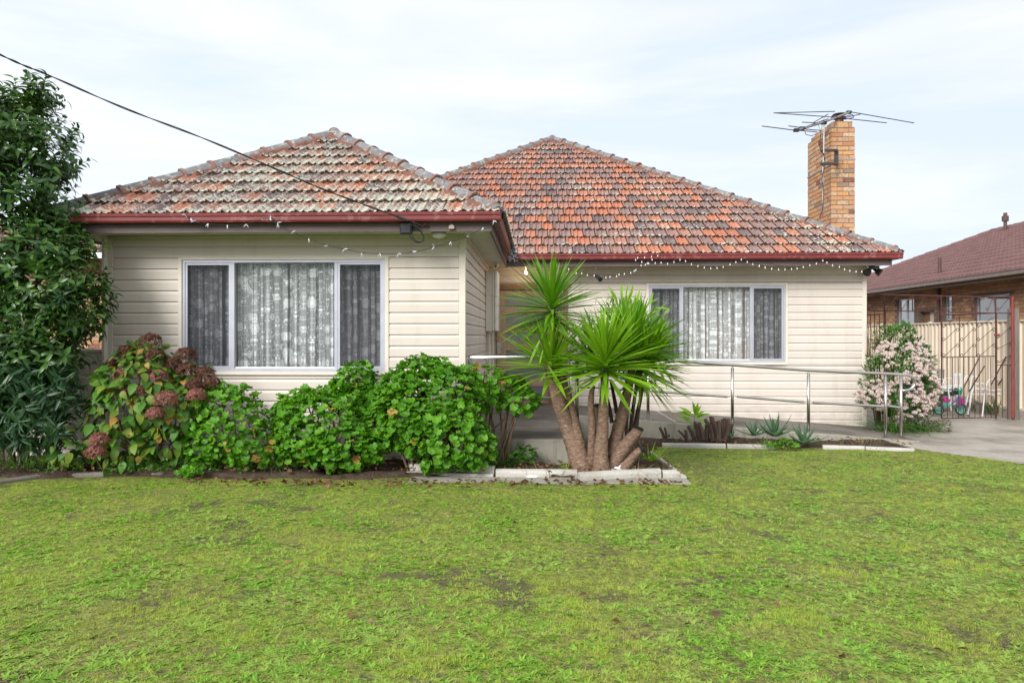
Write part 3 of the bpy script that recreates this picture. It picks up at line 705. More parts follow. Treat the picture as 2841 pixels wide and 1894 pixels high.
# hip caps with mortar bedding
def cap_meshes():
    pr = [(-.125, -.055), (-.10, -.005), (-.055, .045), (0, .062), (.055, .045), (.10, -.005), (.125, -.055)]
    V = []; n = len(pr); L_ = .48
    for (s_, k) in ((-.012, 1.12), (.04, 1.12), (.046, 1.0), (L_, .93)):
        for x, z in pr: V.append((x * k, s_, z * k + (.012 if k > 1.05 else 0)))
    b = len(V)
    for x, z in pr: V.append((x * .84, -.012, z * .84 - .006))
    Fs, mi = [], []
    for r_ in range(3):
        for i in range(n - 1): Fs.append((r_ * n + i, r_ * n + i + 1, (r_ + 1) * n + i + 1, (r_ + 1) * n + i)); mi.append(1 if r_ < 1 else 0)
    for i in range(n - 1): Fs.append((b + i, b + i + 1, i + 1, i)); mi.append(1)
    me = mesh_np('ridge_cap', V, Fs)
    for m in (M['cap'], M['cap_end']): me.materials.append(m)
    me.polygons.foreach_set('material_index', mi); return me
CAP = cap_meshes()
def hip(roof, A, B, seed, step=.42, raise_=.05, sc_=.84):
    rs = random.Random(seed); A, B = Vector(A), Vector(B); d = (B - A); Ln = d.length; d.normalize()
    sx = d.cross(Vector((0, 0, 1))).normalized(); up = sx.cross(d).normalized()
    n = int(Ln / step) + 1
    for k in range(n):
        dd = (d + sx * rs.gauss(0, .012) + up * (rs.gauss(0, .012) - .02)).normalized(); s2 = dd.cross(up).normalized(); u2 = s2.cross(dd)
        rot = Matrix((s2, dd, u2)).transposed(); p = A + d * (k * Ln / n) + up * (raise_ + rs.uniform(-.006, .006))
        link('ridge_cap', CAP, None, roof, p, rot=rot.to_quaternion(), scale=sc_ * rs.uniform(.97, 1.03))
    plug = MB(); q = A - d * .012 + up * raise_; ring = [(-.12, -.07), (-.10, -.01), (-.055, .04), (0, .055), (.055, .04), (.10, -.01), (.12, -.07)]
    plug.add([q + sx * x + up * z for x, z in ring] + [q - d * .05 + sx * x * .7 + up * z * .6 for x, z in ring], [(i, i + 1, 8 + i, 7 + i) for i in range(6)] + [tuple(range(7, 14))]); plug.build('cap_end', M['cap'], roof)
    # mortar strip, lumpy
    mb = MB(); m = int(Ln / .05); V = []
    for k in range(m + 1):
        p = A + d * (k * Ln / m)
        for (x, z) in ((-.165, -.03), (-.125, .045), (0, .075), (.125, .045), (.165, -.03)):
            j = mnoise.noise(p * 11 + Vector((x * 20, 0, seed))) * .035
            # follow the two slopes: drop with |x|
            V.append(p + sx * (x + j) + up * (z + j - abs(x) * .32))
    mb.add(V, [(k * 5 + i, k * 5 + i + 1, (k + 1) * 5 + i + 1, (k + 1) * 5 + i) for k in range(m) for i in range(4)])
    mb.build('hip_mortar', M['mortar'], roof, fix=False)
e = .02
hip(roofW, (EXL + .05, YE1 + .05, ZE + e), (XPK, YE1 + WR, WPZ + e), 1); hip(roofW, (EXR - .05, YE1 + .05, ZE + e), (XPK, YE1 + WR, WPZ + e), 2)
hip(roofM, (MXR - .05, YE2 + .05, ZE + e), (MPX, YE2 + MR, MPZ + e), 3); hip(roofM, (MXL + 2.6, YE2 + 2.6, ZE + 2.6 * TAN + e), (MPX, YE2 + MR, MPZ + e), 4)
hip(roofW, (XPK, YE1 + WR, WPZ + e), (XPK, WB, WPZ + e), 5); hip(roofM, (MPX, YE2 + MR, MPZ + e), (MPX, RB, MPZ + e), 6)
# lead valley cover where the wing runs into the main roof
mb = MB(); mb.add([(EXR + .1, YE2 - .0, ZE), (EXR - .1, YE2 - .2, ZE), (XPK - .1, WB - .1, WPZ + .02), (XPK + .1, WB + .2, WPZ + .05)], [(0, 1, 2, 3)]); mb.build('valley', M['mortar'], roofM, fix=False)

# ------------------------------------------------------------------ chimney
cx0, cx1 = at(2306, 0, 14.0).x, at(2372, 0, 14.0).x; CYF, CYB = 14.0, 15.2; CZ0, CZ1 = 3.0, at(2330, 352, 14.0).z
mb = MB(); mb.box((cx0 + .006, CYF + .006, CZ0), (cx1 - .006, CYB - .006, CZ1 - .006)); chim = mb.build('chimney', M['brick_joint'], house)
bw = (cx1 - cx0 - .010) / 2
BR = {}
def brick_mesh(sx, sy, sz):
    k = (round(sx, 3), round(sy, 3), round(sz, 3))
    if k not in BR:
        mb_ = MB(); mb_.box((-sx / 2, -sy / 2, 0), (sx / 2, sy / 2, sz)); me = mesh_np('brick', mb_.v, mb_.f); me.materials.append(M['brick'])
        bm = bmesh.new(); bm.from_mesh(me); bmesh.ops.bevel(bm, geom=[e_ for e_ in bm.edges], offset=.004, segments=1, affect='EDGES'); bm.to_mesh(me); bm.free()
        BR[k] = me
    return BR[k]
zb = CZ0; k = 0; rs = random.Random(4); CH = .0865
while zb < CZ1 - .04:
    h = CH - .010; rowf = [0, .5, 1] if k % 2 == 0 else [0, .25, .75, 1]; Wf = cx1 - cx0
    rows_ = []
    for a, b in zip(rowf[:-1], rowf[1:]): rows_.append(((cx0 + a * Wf + .005 * (a > 0), CYF - .0), (cx0 + b * Wf - .005 * (b < 1), CYF + .10)))
    D = CYB - CYF - .11; nS = 5; off = 0 if k % 2 else .5; ys2 = [0] + [x for x in [(i + off) / (nS - .0) for i in range(0, nS + 1)] if .02 < x < .98] + [1]
    for a, b in zip(ys2[:-1], ys2[1:]):
        rows_.append(((cx0, CYF + .11 + a * D + .005 * (a > 0)), (cx0 + .10, CYF + .11 + b * D - .005 * (b < 1))))
        if k % 1 == 0: rows_.append(((cx1 - .10, CYF + .11 + a * D + .005 * (a > 0)), (cx1, CYF + .11 + b * D - .005 * (b < 1))))
    for (p, q) in rows_:
        sx, sy = q[0] - p[0], q[1] - p[1]
        if sx < .02 or sy < .02: continue
        if p[0] > cx1 - .15 and p[1] > CYF + .05 and (k % 1 == 0):
            vis = False
        link('brick', brick_mesh(sx, sy, h), None, chim, ((p[0] + q[0]) / 2 + rs.uniform(-.002, .002), (p[1] + q[1]) / 2 + rs.uniform(-.002, .002), zb))
    zb += CH; k += 1
# stepped top course
for a, b in ((.10, .20), (.21, .78), (.80, .94)):
    me_ = brick_mesh((b - a) * Wf, .10, CH * 1.35); o = link('brick', me_, None, chim, (cx0 + (a + b) / 2 * Wf, CYF + .10, CZ1 + .002))
for i in range(5): link('brick', brick_mesh(.10, .19, CH * (1.35 if i < 4 else 1)), None, chim, (cx0 + .10, CYF + .25 + i * .2, CZ1 + .002))
mb = MB(); mb.box((cx0 + .1, CYF + .14, CZ1 - .02), (cx1 - .1, CYB - .1, CZ1 + .10)); mb.build('flaunching', M['brick_joint'], chim)
pc = at(2329, 300, 14.35); mb = MB(); mb.tube([(pc.x, 14.35, CZ1 + .05), (pc.x, 14.35, CZ1 + .22)], .075, 14); 
mb.tube([(pc.x, 14.35, CZ1 + .22), (pc.x, 14.35, CZ1 + .27), (pc.x, 14.35, CZ1 + .285)], [.07, .125, .09], 14); mb.tube([(pc.x, 14.35, CZ1 + .285), (pc.x, 14.35, CZ1 + .33)], .04, 10)
mb.tube([(pc.x, 14.35, CZ1 + .33), (pc.x, 14.35, CZ1 + .345), (pc.x, 14.35, CZ1 + .37)], [.125, .13, .03], 14); mb.build('cowl', M['brownmetal'], chim, smooth=False)
# ------------------------------------------------------------------ fixtures on the house
def line(mb, pts, Y, r, n=6, mi=0):
    mb.tube([at(a, b, Y if not hasattr(Y, '__len__') else Y[i]) for i, (a, b) in enumerate(pts)], r, n, mi)
# antenna, source pixels measured on the photo
an = thing('television_antenna', 'large rooftop aluminium aerial with long thin rods strapped to the brick chimney', 'antenna', tuple(at(2286, 590, 13.85)))
z4 = lambda x, y: (2041 + x / 2.6137, 280 + y / 2.6137)
YA = 13.72
mb = MB(); line(mb, [z4(640, 118), z4(640, 250), z4(638, 380)], YA, .016, 8); line(mb, [z4(638, 380), z4(632, 480), z4(632, 800)], YA + .05, [.014, .014, .012], 8); mb.build('mast', M['antenna'], an)
mb = MB(); line(mb, [z4(432, 217), z4(640, 155), z4(830, 82)], (13.2, YA, 14.3), .02, 8); mb.build('boom', M['antenna'], an)
rods = [((190, 183), (440, 215), 13.2), ((275, 88), (720, 77), 14.1), ((275, 88), (700, 118), 14.0), ((700, 118), (1095, 160), 14.0), ((830, 80), (1295, 161), 14.3), ((383, 182), (460, 192), 13.35),
        ((480, 155), (580, 160), 13.6), ((460, 215), (590, 226), 13.3), ((490, 205), (620, 215), 13.4), ((560, 160), (672, 96), 13.6), ((470, 200), (672, 130), 13.5), ((770, 128), (905, 97), 14.2), ((745, 125), (850, 100), 14.2), ((850, 100), (855, 122), 14.2), ((855, 122), (790, 135), 14.2)]
for a, b, Y in rods:
    mb = MB(); line(mb, [z4(*a), z4(*b)], Y, .0085, 6); mb.build('rod', M['antenna_dark'], an)
for c, Y in (((640, 160), YA), ((440, 213), 13.2), ((480, 200), 13.35), ((715, 118), 14.0), ((820, 84), 14.3)):
    p = at(*z4(*c), Y); mb = MB(); mb.box((p.x - .05, p.y - .03, p.z - .03), (p.x + .05, p.y + .03, p.z + .03)); mb.build('clamp', M['black'], an, bevel=.008)
mb = MB(); q = at(*z4(665, 375), 13.9); q2 = at(*z4(665, 470), 13.9)
for p in (q, q2): mb.box((p.x - .19, p.y - .19, p.z - .02), (p.x + .12, p.y - .13, p.z + .02)); 
mb.box((q.x + .10, q.y - .12, q2.z - .02), (q.x + .16, q.y - .06, q.z + .02)); mb.build('bracket', M['antenna_dark'], an)
mb = MB(); zs_ = at(*z4(800, 425), 14).z; mb.box((cx0 - .008, CYF - .008, zs_ - .012), (cx1 + .008, CYF - .001, zs_ + .012)); zs_ -= .09
mb.box((cx0 - .012, CYF + .002, zs_ - .012), (cx0 - .004, CYB, zs_ + .012)); mb.build('strap', M['antenna'], an)
mb = MB(); line(mb, [z4(500, 215), z4(510, 245), z4(555, 255), z4(620, 215), z4(608, 330), z4(640, 400), z4(650, 450), z4(625, 560), z4(640, 680), z4(628, 800), z4(608, 850)], 13.74, .007, 6)
line(mb, [z4(600, 175), z4(620, 225), z4(628, 170)], 13.6, .005, 5); mb.build('lead', M['cable'], an)

# meter box on the porch side wall
YM0, YM1 = 12.05, 12.62; mz0, mz1 = at(1350, 919, YM0).z, at(1350, 751, YM0).z
mbx = thing('meter_box', 'cream electricity meter box with chipped white door edge beside the front door', 'meter box', (XC + .1, YM0, mz0))
mb = MB(); mb.box((XC + .02, YM0, mz0), (XC + .13, YM1, mz1)); mb.build('case', M['trim'], mbx, bevel=.005)
mb = MB(); mb.box((XC + .133, YM0 - .006, mz0 + .01), (XC + .165, YM1 + .01, mz1 - .005)); mb.build('frame', M['trim'], mbx, bevel=.004)
mb = MB(); mb.box((XC + .168, YM0 - .004, mz0 + .004), (XC + .222, YM1 + .01, mz1)); mb.build('door', M['white'], mbx, bevel=.015)
mb = MB(); mb.tube([(XC + .08, YM0 + .1, mz0 + .01), (XC + .08, YM0 + .1, PZ)], .016, 8); mb.tube([(XC + .13, YM0 + .15, mz0 + .01), (XC + .13, YM0 + .15, PZ)], .012, 8); mb.build('conduit', M['trim'], mbx)

# junction box, service cable, fascia fittings
z2 = lambda x, y: (700 + x / 2.6137, 330 + y / 2.6137)
YF = Y1 - .475
jb_ = MB(); p = at(*z2(1120, 803), YF); jb_.box((p.x - .068, YF - .07, p.z - .06), (p.x + .068, YF - .002, p.z + .06)); jb_.box((p.x - .058, YF - .076, p.z - .05), (p.x + .058, YF - .07, p.z + .05))
tag(jb_.build('junction_box', M['black'], bevel=.006), 'black cable junction box screwed to the brown fascia of the front wing', 'junction box')
cab = thing('service_cable', 'black overhead power cable running from the upper left sky to the wing fascia', 'cable', tuple(at(1105, 602, 8.0)))
cpts = [(-120, 96, 6.6), (0, 152, 6.7), (69, 183, 6.8), (135, 209, 6.9), (344, 300, 7.1), (574, 388, 7.35), (800, 484, 7.65), (891, 523, 7.75), (1000, 564, 7.9), (1105, 602, 8.02)]
def smooth_path(P_, k=6):
    P_ = [Vector(p) for p in P_]; out_ = []
    for i in range(len(P_) - 1):
        p0, p1, p2, p3 = P_[max(i - 1, 0)], P_[i], P_[i + 1], P_[min(i + 2, len(P_) - 1)]
        for j in range(k):
            t_ = j / k; out_.append(.5 * ((2 * p1) + (p2 - p0) * t_ + (2 * p0 - 5 * p1 + 4 * p2 - p3) * t_ ** 2 + (3 * p1 - p0 - 3 * p2 + p3) * t_ ** 3))
    return out_ + [P_[-1]]
cw = smooth_path([at(a, b, Y) for a, b, Y in cpts], 16)
for ph in (0, math.pi):
    mb = MB(); pp = [p + Vector((0, math.cos(i * .32 + ph) * .008, math.sin(i * .32 + ph) * .006)) for i, p in enumerate(cw)]; mb.tube(pp, .0058, 6); mb.build('strand', M['cable'], cab, smooth=True)
p = at(*z2(1095, 722), 8.0); mb = MB(); mb.tube([p + Vector((-.06, 0, .02)), p + Vector((.06, 0, -.025))], .017, 8); mb.build('cable_clamp', M['black'], cab)
for k_, loop in enumerate(([(1100, 725), (1190, 790), (1235, 840), (1235, 885), (1195, 895), (1155, 870), (1140, 840)], [(1110, 725), (1170, 760), (1235, 830), (1240, 880), (1200, 890), (1165, 860), (1160, 838)], [(1105, 722), (1160, 745), (1225, 775), (1235, 800)])):
    mb = MB(); mb.tube(smooth_path([at(*z2(a, b), YF - .05 - .012 * k_) for a, b in loop], 5), .007, 6); mb.build('drip_loop', M['cable'], cab, smooth=True)
p = at(*z2(1245, 778), YF); mb = MB(); mb.box((p.x - .05, YF - .012, p.z - .008), (p.x + .06, YF - .001, p.z + .008)); mb.tube([(p.x, YF - .01, p.z), (p.x, YF - .05, p.z), (p.x + .03, YF - .06, p.z + .02)], .006, 6); mb.build('anchor_hook', M['rust'], cab)
p = at(*z2(1446, 783), YF); mb = MB(); mb.add([(p.x - .03, YF - .03, p.z - .025), (p.x + .03, YF - .03, p.z - .025), (p.x + .03, YF - .03, p.z + .01), (p.x, YF - .03, p.z + .03), (p.x - .03, YF - .03, p.z + .01)] + [(p.x + a, YF - .001, p.z + b) for a, b in ((-.03, -.025), (.03, -.025), (.03, .01), (0, .03), (-.03, .01))],
       [(0, 1, 2, 3, 4), (9, 8, 7, 6, 5)] + [(i, (i + 1) % 5, 5 + (i + 1) % 5, 5 + i) for i in range(5)]); tag(mb.build('fascia_cap', plain('mauve_cap', (.36, .28, .27), .6)), 'small mauve five sided cover fixed to the wing fascia right of the cable loop', 'fitting')
p = at(*z2(1352, 835), Y1 - .3); bl = thing('eave_light', 'round white bulkhead light with a blue band under the front eave', 'light', tuple(p))
mb = MB(); mb.tube([(p.x, p.y, 2.83), (p.x, p.y, 2.80)], .085, 16); mb.build('base', M['blue'], bl); mb = MB(); mb.tube([(p.x, p.y, 2.80), (p.x, p.y, 2.775), (p.x, p.y, 2.755), (p.x, p.y, 2.745)], [.085, .08, .055, .02], 16); mb.build('diffuser', M['white_plastic'], bl, smooth=True)
p = at(*z2(1762, 1040), 11.9); cv = thing('security_camera', 'white dome security camera under the soffit near the porch corner', 'camera', tuple(p))
mb = MB(); mb.tube([(p.x, p.y, 2.83), (p.x, p.y, 2.80)], .045, 14); mb.build('base', M['white_plastic'], cv)
mb = MB(); mb.sphere((p.x, p.y, 2.78), .05, 14, 8, 0, (1, 1, .95)); mb.build('dome', M['white_plastic'], cv, smooth=True); mb = MB(); mb.sphere((p.x + .01, p.y - .04, 2.76), .018, 8, 6); mb.build('lens', M['black'], cv)
# twin floodlights at the right corner, sensor light bracket on the fascia
z5 = lambda x, y: (2241 + x / 2.6133, 700 + y / 2.6133)
p = at(*z5(465, 100), 12.7); fl = thing('floodlight', 'black twin head floodlight under the right end eave', 'light', tuple(p))
mb = MB(); mb.tube([(p.x, p.y, 2.83), (p.x, p.y, 2.79)], .05, 12); mb.build('base', M['black'], fl)
for s in (-1, 1):
    mb = MB(); d = Vector((s * .7, -.5, -.55)).normalized(); q = Vector((p.x + s * .03, p.y, 2.77)); mb.tube([q, q + d * .04, q + d * .06, q + d * .13], [.02, .025, .055, .07], 12); mb.build('head', M['black'], fl)
p = at(1661, 760, 12.3); sl = thing('sensor_light', 'small black sensor light hanging below the fascia above the yucca', 'light', tuple(p))
mb = MB(); mb.tube([at(1654, 742, 12.33), at(1655, 762, 12.3)], .012, 8); mb.build('arm', M['black'], sl)
mb = MB(); mb.tube([at(1650, 764, 12.3), at(1660, 770, 12.22), at(1666, 775, 12.16)], [.02, .035, .045], 10); mb.build('head', M['black'], sl)
# lit porch bulb
p = at(1459, 757, 12.5); lb = thing('porch_light', 'glowing round bulb above the front door', 'light', tuple(p))
mb = MB(); mb.sphere(p, .029, 12, 8); mb.build('bulb', M['lit'], lb, smooth=True); mb = MB(); mb.tube([p + Vector((0, 0, .03)), Vector((p.x, p.y, 2.835))], .018, 8); mb.build('holder', M['white_plastic'], lb)
ld = bpy.data.lights.new('porch_glow', 'POINT'); ld.energy = 1.6; ld.color = (1, .62, .38); ld.shadow_soft_size = .05
lo = bpy.data.objects.new('porch_glow', ld); COL.objects.link(lo); lo.parent = lb; lo.location = (0, -.06, -.03)

# fairy lights
def fairy(name, label, runs, r, bulbm, shape, seed, off=0.0):
    rs = random.Random(seed); first = runs[0][0]
    t_ = thing(name, label, 'string lights', tuple(at(*first[:2], first[2])))
    for run in runs:
        pts = smooth_path([at(a, b, Y) for a, b, Y in run], 5); mb = MB(); mb.tube(pts, .0035, 5); mb.build('cable', M['cable'], t_)
        for a, b, Y in run:
            p = at(a, b, Y)
            if shape == 'ball': mb = MB(); mb.tube([p, p + Vector((0, 0, -.014))], .006, 6); mb.sphere(p + Vector((0, 0, -.024)), r, 8, 6, 0, (1, 1, 1.25))
            else:
                mb = MB()
                for q in range(2):
                    d = Vector((rs.uniform(-.6, .6), rs.uniform(-.3, .3), rs.uniform(-1, .3))).normalized(); mb.tube([p, p + d * .022, p + d * .045], [.005, .0065, .002], 6)
            mb.build('bulb', bulbm, t_)
z3 = lambda x, y: (1400 + x / 2.6137, 330 + y / 2.6137)
A = [(465, 1082), (520, 1110), (560, 1112), (600, 1125), (650, 1128), (700, 1140), (735, 1141), (765, 1138), (812, 1133), (830, 1120), (868, 1116), (915, 1108), (940, 1095), (952, 1088), (990, 1055), (1020, 1050), (1035, 1040), (1070, 1012), (1065, 992), (1110, 985)]
B = [(950, 1015), (965, 1000), (1015, 997), (995, 1030), (1045, 1040), (1092, 1038), (1135, 1036), (1182, 1043), (1228, 1030), (1272, 1014), (1312, 1024), (1355, 1046), (1402, 1060), (1448, 1070), (1495, 1076), (1540, 1073), (1585, 1066), (1635, 1047), (1677, 1031), (1716, 1012), (1760, 1029), (1800, 1045), (1846, 1059), (1889, 1070), (1936, 1079), (1987, 1083), (2033, 1083), (2081, 1080)]
C_ = [(42, 1142), (84, 1160), (125, 1176), (172, 1188), (215, 1200), (262, 1210), (312, 1213), (358, 1214), (405, 1210), (446, 1208), (490, 1197), (538, 1184), (585, 1172), (632, 1150), (662, 1165), (703, 1185), (752, 1196), (790, 1213), (828, 1224), (873, 1230), (915, 1230)]
D_ = [(632, 1150), (900, 1150), (1156, 1162), (1115, 1188), (1105, 1225), (1078, 1212), (1040, 1221)]
YG = 12.2
fairy('fairy_lights', 'string of round white bulbs drooping along the right red gutter', [[(*z3(a, b), YG) for a, b in A], [(*z3(a, b), YG) for a, b in B] + [(*z4(a, b), YG) for a, b in C_]], .0088, M['bulb'], 'ball', 1)
z1 = lambda x, y: (x / 2.6137, 300 + y / 2.6137)
A = [(1340, 770), (1383, 800), (1415, 815), (1510, 838), (1650, 848), (1785, 842), (1895, 808), (1965, 795), (2015, 830)]
B = [(135, 735), (185, 762), (290, 822), (410, 868), (545, 918), (670, 942), (795, 970), (925, 977), (1060, 977), (1190, 962), (1320, 927), (1440, 892), (1555, 850), (1675, 788), (1750, 737)]
fairy('icicle_lights', 'string of tiny clear bulbs sagging across the front wing above its window', [[(*z1(a, b), 8.05) for a, b in A] + [(*z2(a, b), 8.05) for a, b in B]], .006, M['clearbulb'], 'stick', 2)
# tangled bunch at the inner eave corner
rs = random.Random(9); tb = thing('tangled_lights', 'tangled bunch of clear and blue fairy bulbs hanging at the inner gutter corner', 'string lights', tuple(at(1418, 712, 11.7)))
def zb_(x, y): return (1100 + x / 5.226, 550 + y / 5.226)
mb = MB(); mb.tube(smooth_path([at(*zb_(1430, 310), 8.2), at(*zb_(1560, 350), 9.2), at(*zb_(1600, 560), 10.3), at(*zb_(1650, 690), 11.4), at(*zb_(1640, 800), 11.7)], 6), .004, 5); mb.build('cable', M['cable'], tb)
for k_ in range(60):
    c = at(*zb_(rs.gauss(1685, 42), rs.uniform(670, 930)), 11.3 + rs.uniform(-.1, .1)); d = Vector((rs.gauss(0, 1), rs.gauss(0, .5), rs.gauss(-.3, 1))).normalized()
    mb = MB(); mb.tube([c, c + d * .03, c + d * .06], [.005, .008, .002], 6); mb.build('bulb', M['clearbulb'] if k_ % 5 else M['blue'], tb)
mb = MB()
for k_ in range(14):
    c = at(*zb_(rs.gauss(1685, 40), rs.uniform(670, 900)), 11.3); c2 = at(*zb_(rs.gauss(1685, 40), rs.uniform(670, 900)), 11.3); mb.tube([c, (c + c2) / 2 + Vector((rs.uniform(-.05, .05), 0, -.04)), c2], .003, 4)
mb.build('wires', M['cable'], tb)

# ------------------------------------------------------------------ porch, ramp, driveway
PX1 = at(1600, 1150, 11.05).x; YP = 8.50; YRF = 11.05
RX0, RX1 = PX1, 6.15
mb = MB(); mb.box((XC + .026, YP, -.1), (PX1, Y2 - .005, PZ - .004)); mb.build('porch', M['porch_side'], kind='structure', bevel=.012)
mb = MB(); mb.add([(XC + .026, YP + .012, PZ), (PX1 - .01, YP + .012, PZ), (PX1 - .01, Y2 - .005, PZ), (XC + .026, Y2 - .005, PZ)], [(0, 1, 2, 3)]); mb.build('porch_floor', M['porch_top'], kind='structure', fix=False)
zr = lambda x: max(.012, .40 - (x - PX1) * .0715)
xs_ = np.linspace(PX1 + .002, RX1 - .4, 24); V = []; 
for x in xs_: V += [(x, YRF, -.1), (x, YRF, zr(x) - .012), (x, YRF + .012, zr(x)), (x, Y2 - .006, zr(x))]
Fs = [(i * 4 + k_, i * 4 + k_ + 1, (i + 1) * 4 + k_ + 1, (i + 1) * 4 + k_) for i in range(23) for k_ in range(3)]
mb = MB(); mb.add(V, Fs[0::3] + Fs[1::3], 0); mb.add(V, Fs[2::3], 1); mb.build('ramp', [M['porch_side'], M['porch_top']], kind='structure', fix=False)
# ramp groove seen as a drain line
a, b = at(1855, 1144, 12.7), at(1898, 1177, 11.2)
mb = MB(); mb.tube([(2.1, Y2 - .1, zr(2.1) + .003), (2.12, YRF + .05, zr(2.12) + .003)], .012, 5); mb.build('ramp_joint', M['silver'], kind='structure')
# driveway sheet
def drv(x, y): return max(.004, lawn_z(y) - .012 if y < 9.4 else .004) + (.0)
pts = [(5.25, 11.9), (5.3, 11.0), (5.42, 10.35), (5.56, 10.0), (5.72, 9.6), (5.84, 9.25), (5.94, 8.9), (6.01, 8.5), (6.05, 8.0), (6.1, 5), (6.1, 1.2), (9.25, 1.2), (9.25, 5), (9.25, 9), (9.25, 14.1), (9.3, 30), (5.9, 30), (5.85, 12.9), (5.3, 12.6)]
bm = bmesh.new(); vv = [bm.verts.new((x, y, 0)) for x, y in pts]; f_ = bm.faces.new(vv)
for yy in np.arange(1.6, 15, .6): bmesh.ops.bisect_plane(bm, geom=bm.verts[:] + bm.edges[:] + bm.faces[:], plane_co=(0, yy, 0), plane_no=(0, 1, 0))
bmesh.ops.triangulate(bm, faces=bm.faces)
for q in bm.verts: q.co.z = .006 if q.co.y > 10.25 else lawn_z(q.co.y) + .006
me = bpy.data.meshes.new('driveway'); bm.to_mesh(me); bm.free(); link('driveway', me, M['concrete'], kind='structure')
mb = MB(); mb.box((9.25, 1.2, -.1), (9.36, 30, .19)); mb.build('plinth', M['concrete'], kind='structure')

# garden beds (soil slightly mounded)
bedpts = [G(-300, 1340), G(0, 1336), (G(250, 1322)), G(560, 1326), G(1000, 1330), G(1130, 1326), G(1372, 1328), G(1605, 1330), G(1886, 1326), G(1812, 1258), G(1840, 1240), G(2130, 1247), G(2290, 1242), G(2535, 1253)]
bed = [(p.x, p.y) for p in bedpts] + [(5.4, YRF + .3), (PX1, YRF + .3), (PX1, YP + .2), (XC, YP + .2), (XC, Y1 + .2), (XL - 4, Y1 + 1.2)]
def inpoly(x, y, P_):
    c = False; n = len(P_)
    for i in range(n):
        x0, y0 = P_[i]; x1, y1 = P_[i - 1]
        if (y0 > y) != (y1 > y) and x < (x1 - x0) * (y - y0) / (y1 - y0) + x0: c = not c
    return c
bm = bmesh.new(); bmesh.ops.create_grid(bm, x_segments=150, y_segments=70, size=.5)
gx0, gx1, gy0, gy1 = -9.2, 5.6, 7.4, 11.6
for q in bm.verts: q.co.x = gx0 + (q.co.x + .5) * (gx1 - gx0); q.co.y = gy0 + (q.co.y + .5) * (gy1 - gy0)
bmesh.ops.delete(bm, geom=[f_ for f_ in bm.faces if not inpoly(*f_.calc_center_median()[:2], bed)], context='FACES')
for q in bm.verts: q.co.z = lawn_z(q.co.y) + .05 + .03 * mnoise.noise(Vector((q.co.x * 2.5, q.co.y * 2.5, 3))) + .02 * mnoise.noise(Vector((q.co.x * 9, q.co.y * 9, 3)))
for e_ in bm.edges:
    if len(e_.link_faces) == 1:
        for q in e_.verts: q.co.z = lawn_z(q.co.y) - .02
me = bpy.data.meshes.new('garden_bed'); bm.to_mesh(me); bm.free(); link('garden_bed', me, M['soil'], kind='structure', smooth=True)

# concrete edging lengths
def edging(a, b, label, tilt=0.0, h=.085, wd=.085, stepped=False, dzz=0, group='pale concrete edging lengths around the garden bed'):
    a, b = Vector(a), Vector(b); d = b - a; d.z = 0; ln = d.length; d.normalize(); s = Vector((-d.y, d.x, 0))
    if stepped: pr = [(0, 0), (0, .05), (.05, .055), (.055, .07), (.075, .12), (.10, .125), (.13, .12), (.13, 0)]
    else: pr = [(0, 0), (0, h * .6), (.012, h * .88), (.035, h), (.065, h), (wd, h * .85), (wd, 0)]
    mb = MB(); n = len(pr); m_ = 8; V = []
    for k_ in range(m_ + 1):
        f_ = k_ / m_; c = a.lerp(b, f_)
        for x, z in pr: V.append(c + s * x + Vector((0, 0, z + dzz + tilt * (f_ - .5) + .003 * mnoise.noise(Vector((c.x * 6, z * 40, x * 40))))))
    mb.add(V, [(k_ * n + i, k_ * n + (i + 1) % n, (k_ + 1) * n + (i + 1) % n, (k_ + 1) * n + i) for k_ in range(m_) for i in range(n)] + [tuple(range(n)), tuple(reversed(range(m_ * n, m_ * n + n)))])
    o = mb.build('edging_block', M['kerb']); tag(o, label, 'garden edging', group); return o
edging(G(1127, 1322), G(1368, 1328), 'stepped pale edging length under the right end of the big geranium', stepped=True)
edging(G(1375, 1327), G(1601, 1329), 'straight pale edging length with a plastic bag lying against it', h=.095)
edging(G(1609, 1337), G(1835, 1328), 'front pale edging length directly before the yucca trunks', tilt=.01, h=.10)
edging(G(1839, 1327), G(1887, 1327), 'short rounded edging stub at the front right bed corner', h=.085)
edging(G(1905, 1330), G(1815, 1262), 'half buried edging length running diagonally back from the bed corner', h=.05, wd=.06)
edging(G(1838, 1243), G(2014, 1245), 'thin edging length before the pruned brown sticks', h=.07, wd=.07)
edging(G(2018, 1245), G(2150, 1248), 'thin edging length ending at the aloe plants', h=.07, wd=.07)
edging(G(2284, 1247), G(2400, 1250), 'low edging length just right of the aloe plants', h=.06, wd=.06)
edging(G(2402, 1250), G(2537, 1255), 'last low edging length meeting the driveway', h=.055, wd=.06)
for i, (a, b) in enumerate((((-60, 1352), (120, 1326)), ((124, 1325), (330, 1320)), ((334, 1320), (470, 1322)))):
    edging(G(*a), G(*b), ('mossy dark edging length at the left frame edge below the tree', 'mossy sunken edging length beneath the low pink hydrangea head', 'sunken edging length under the hydrangea base')[i], h=.045, wd=.09, dzz=-.004).data.materials[0] = M['porch_top']
# old lower course of edging footing
mb = MB(); a, b = G(1130, 1340), G(1908, 1336); mb.box((a.x, a.y + .03, lawn_z(a.y) - .03), (b.x, b.y + .09, lawn_z(a.y) + .012)); mb.build('edging_footing', M['porch_side'], kind='structure')

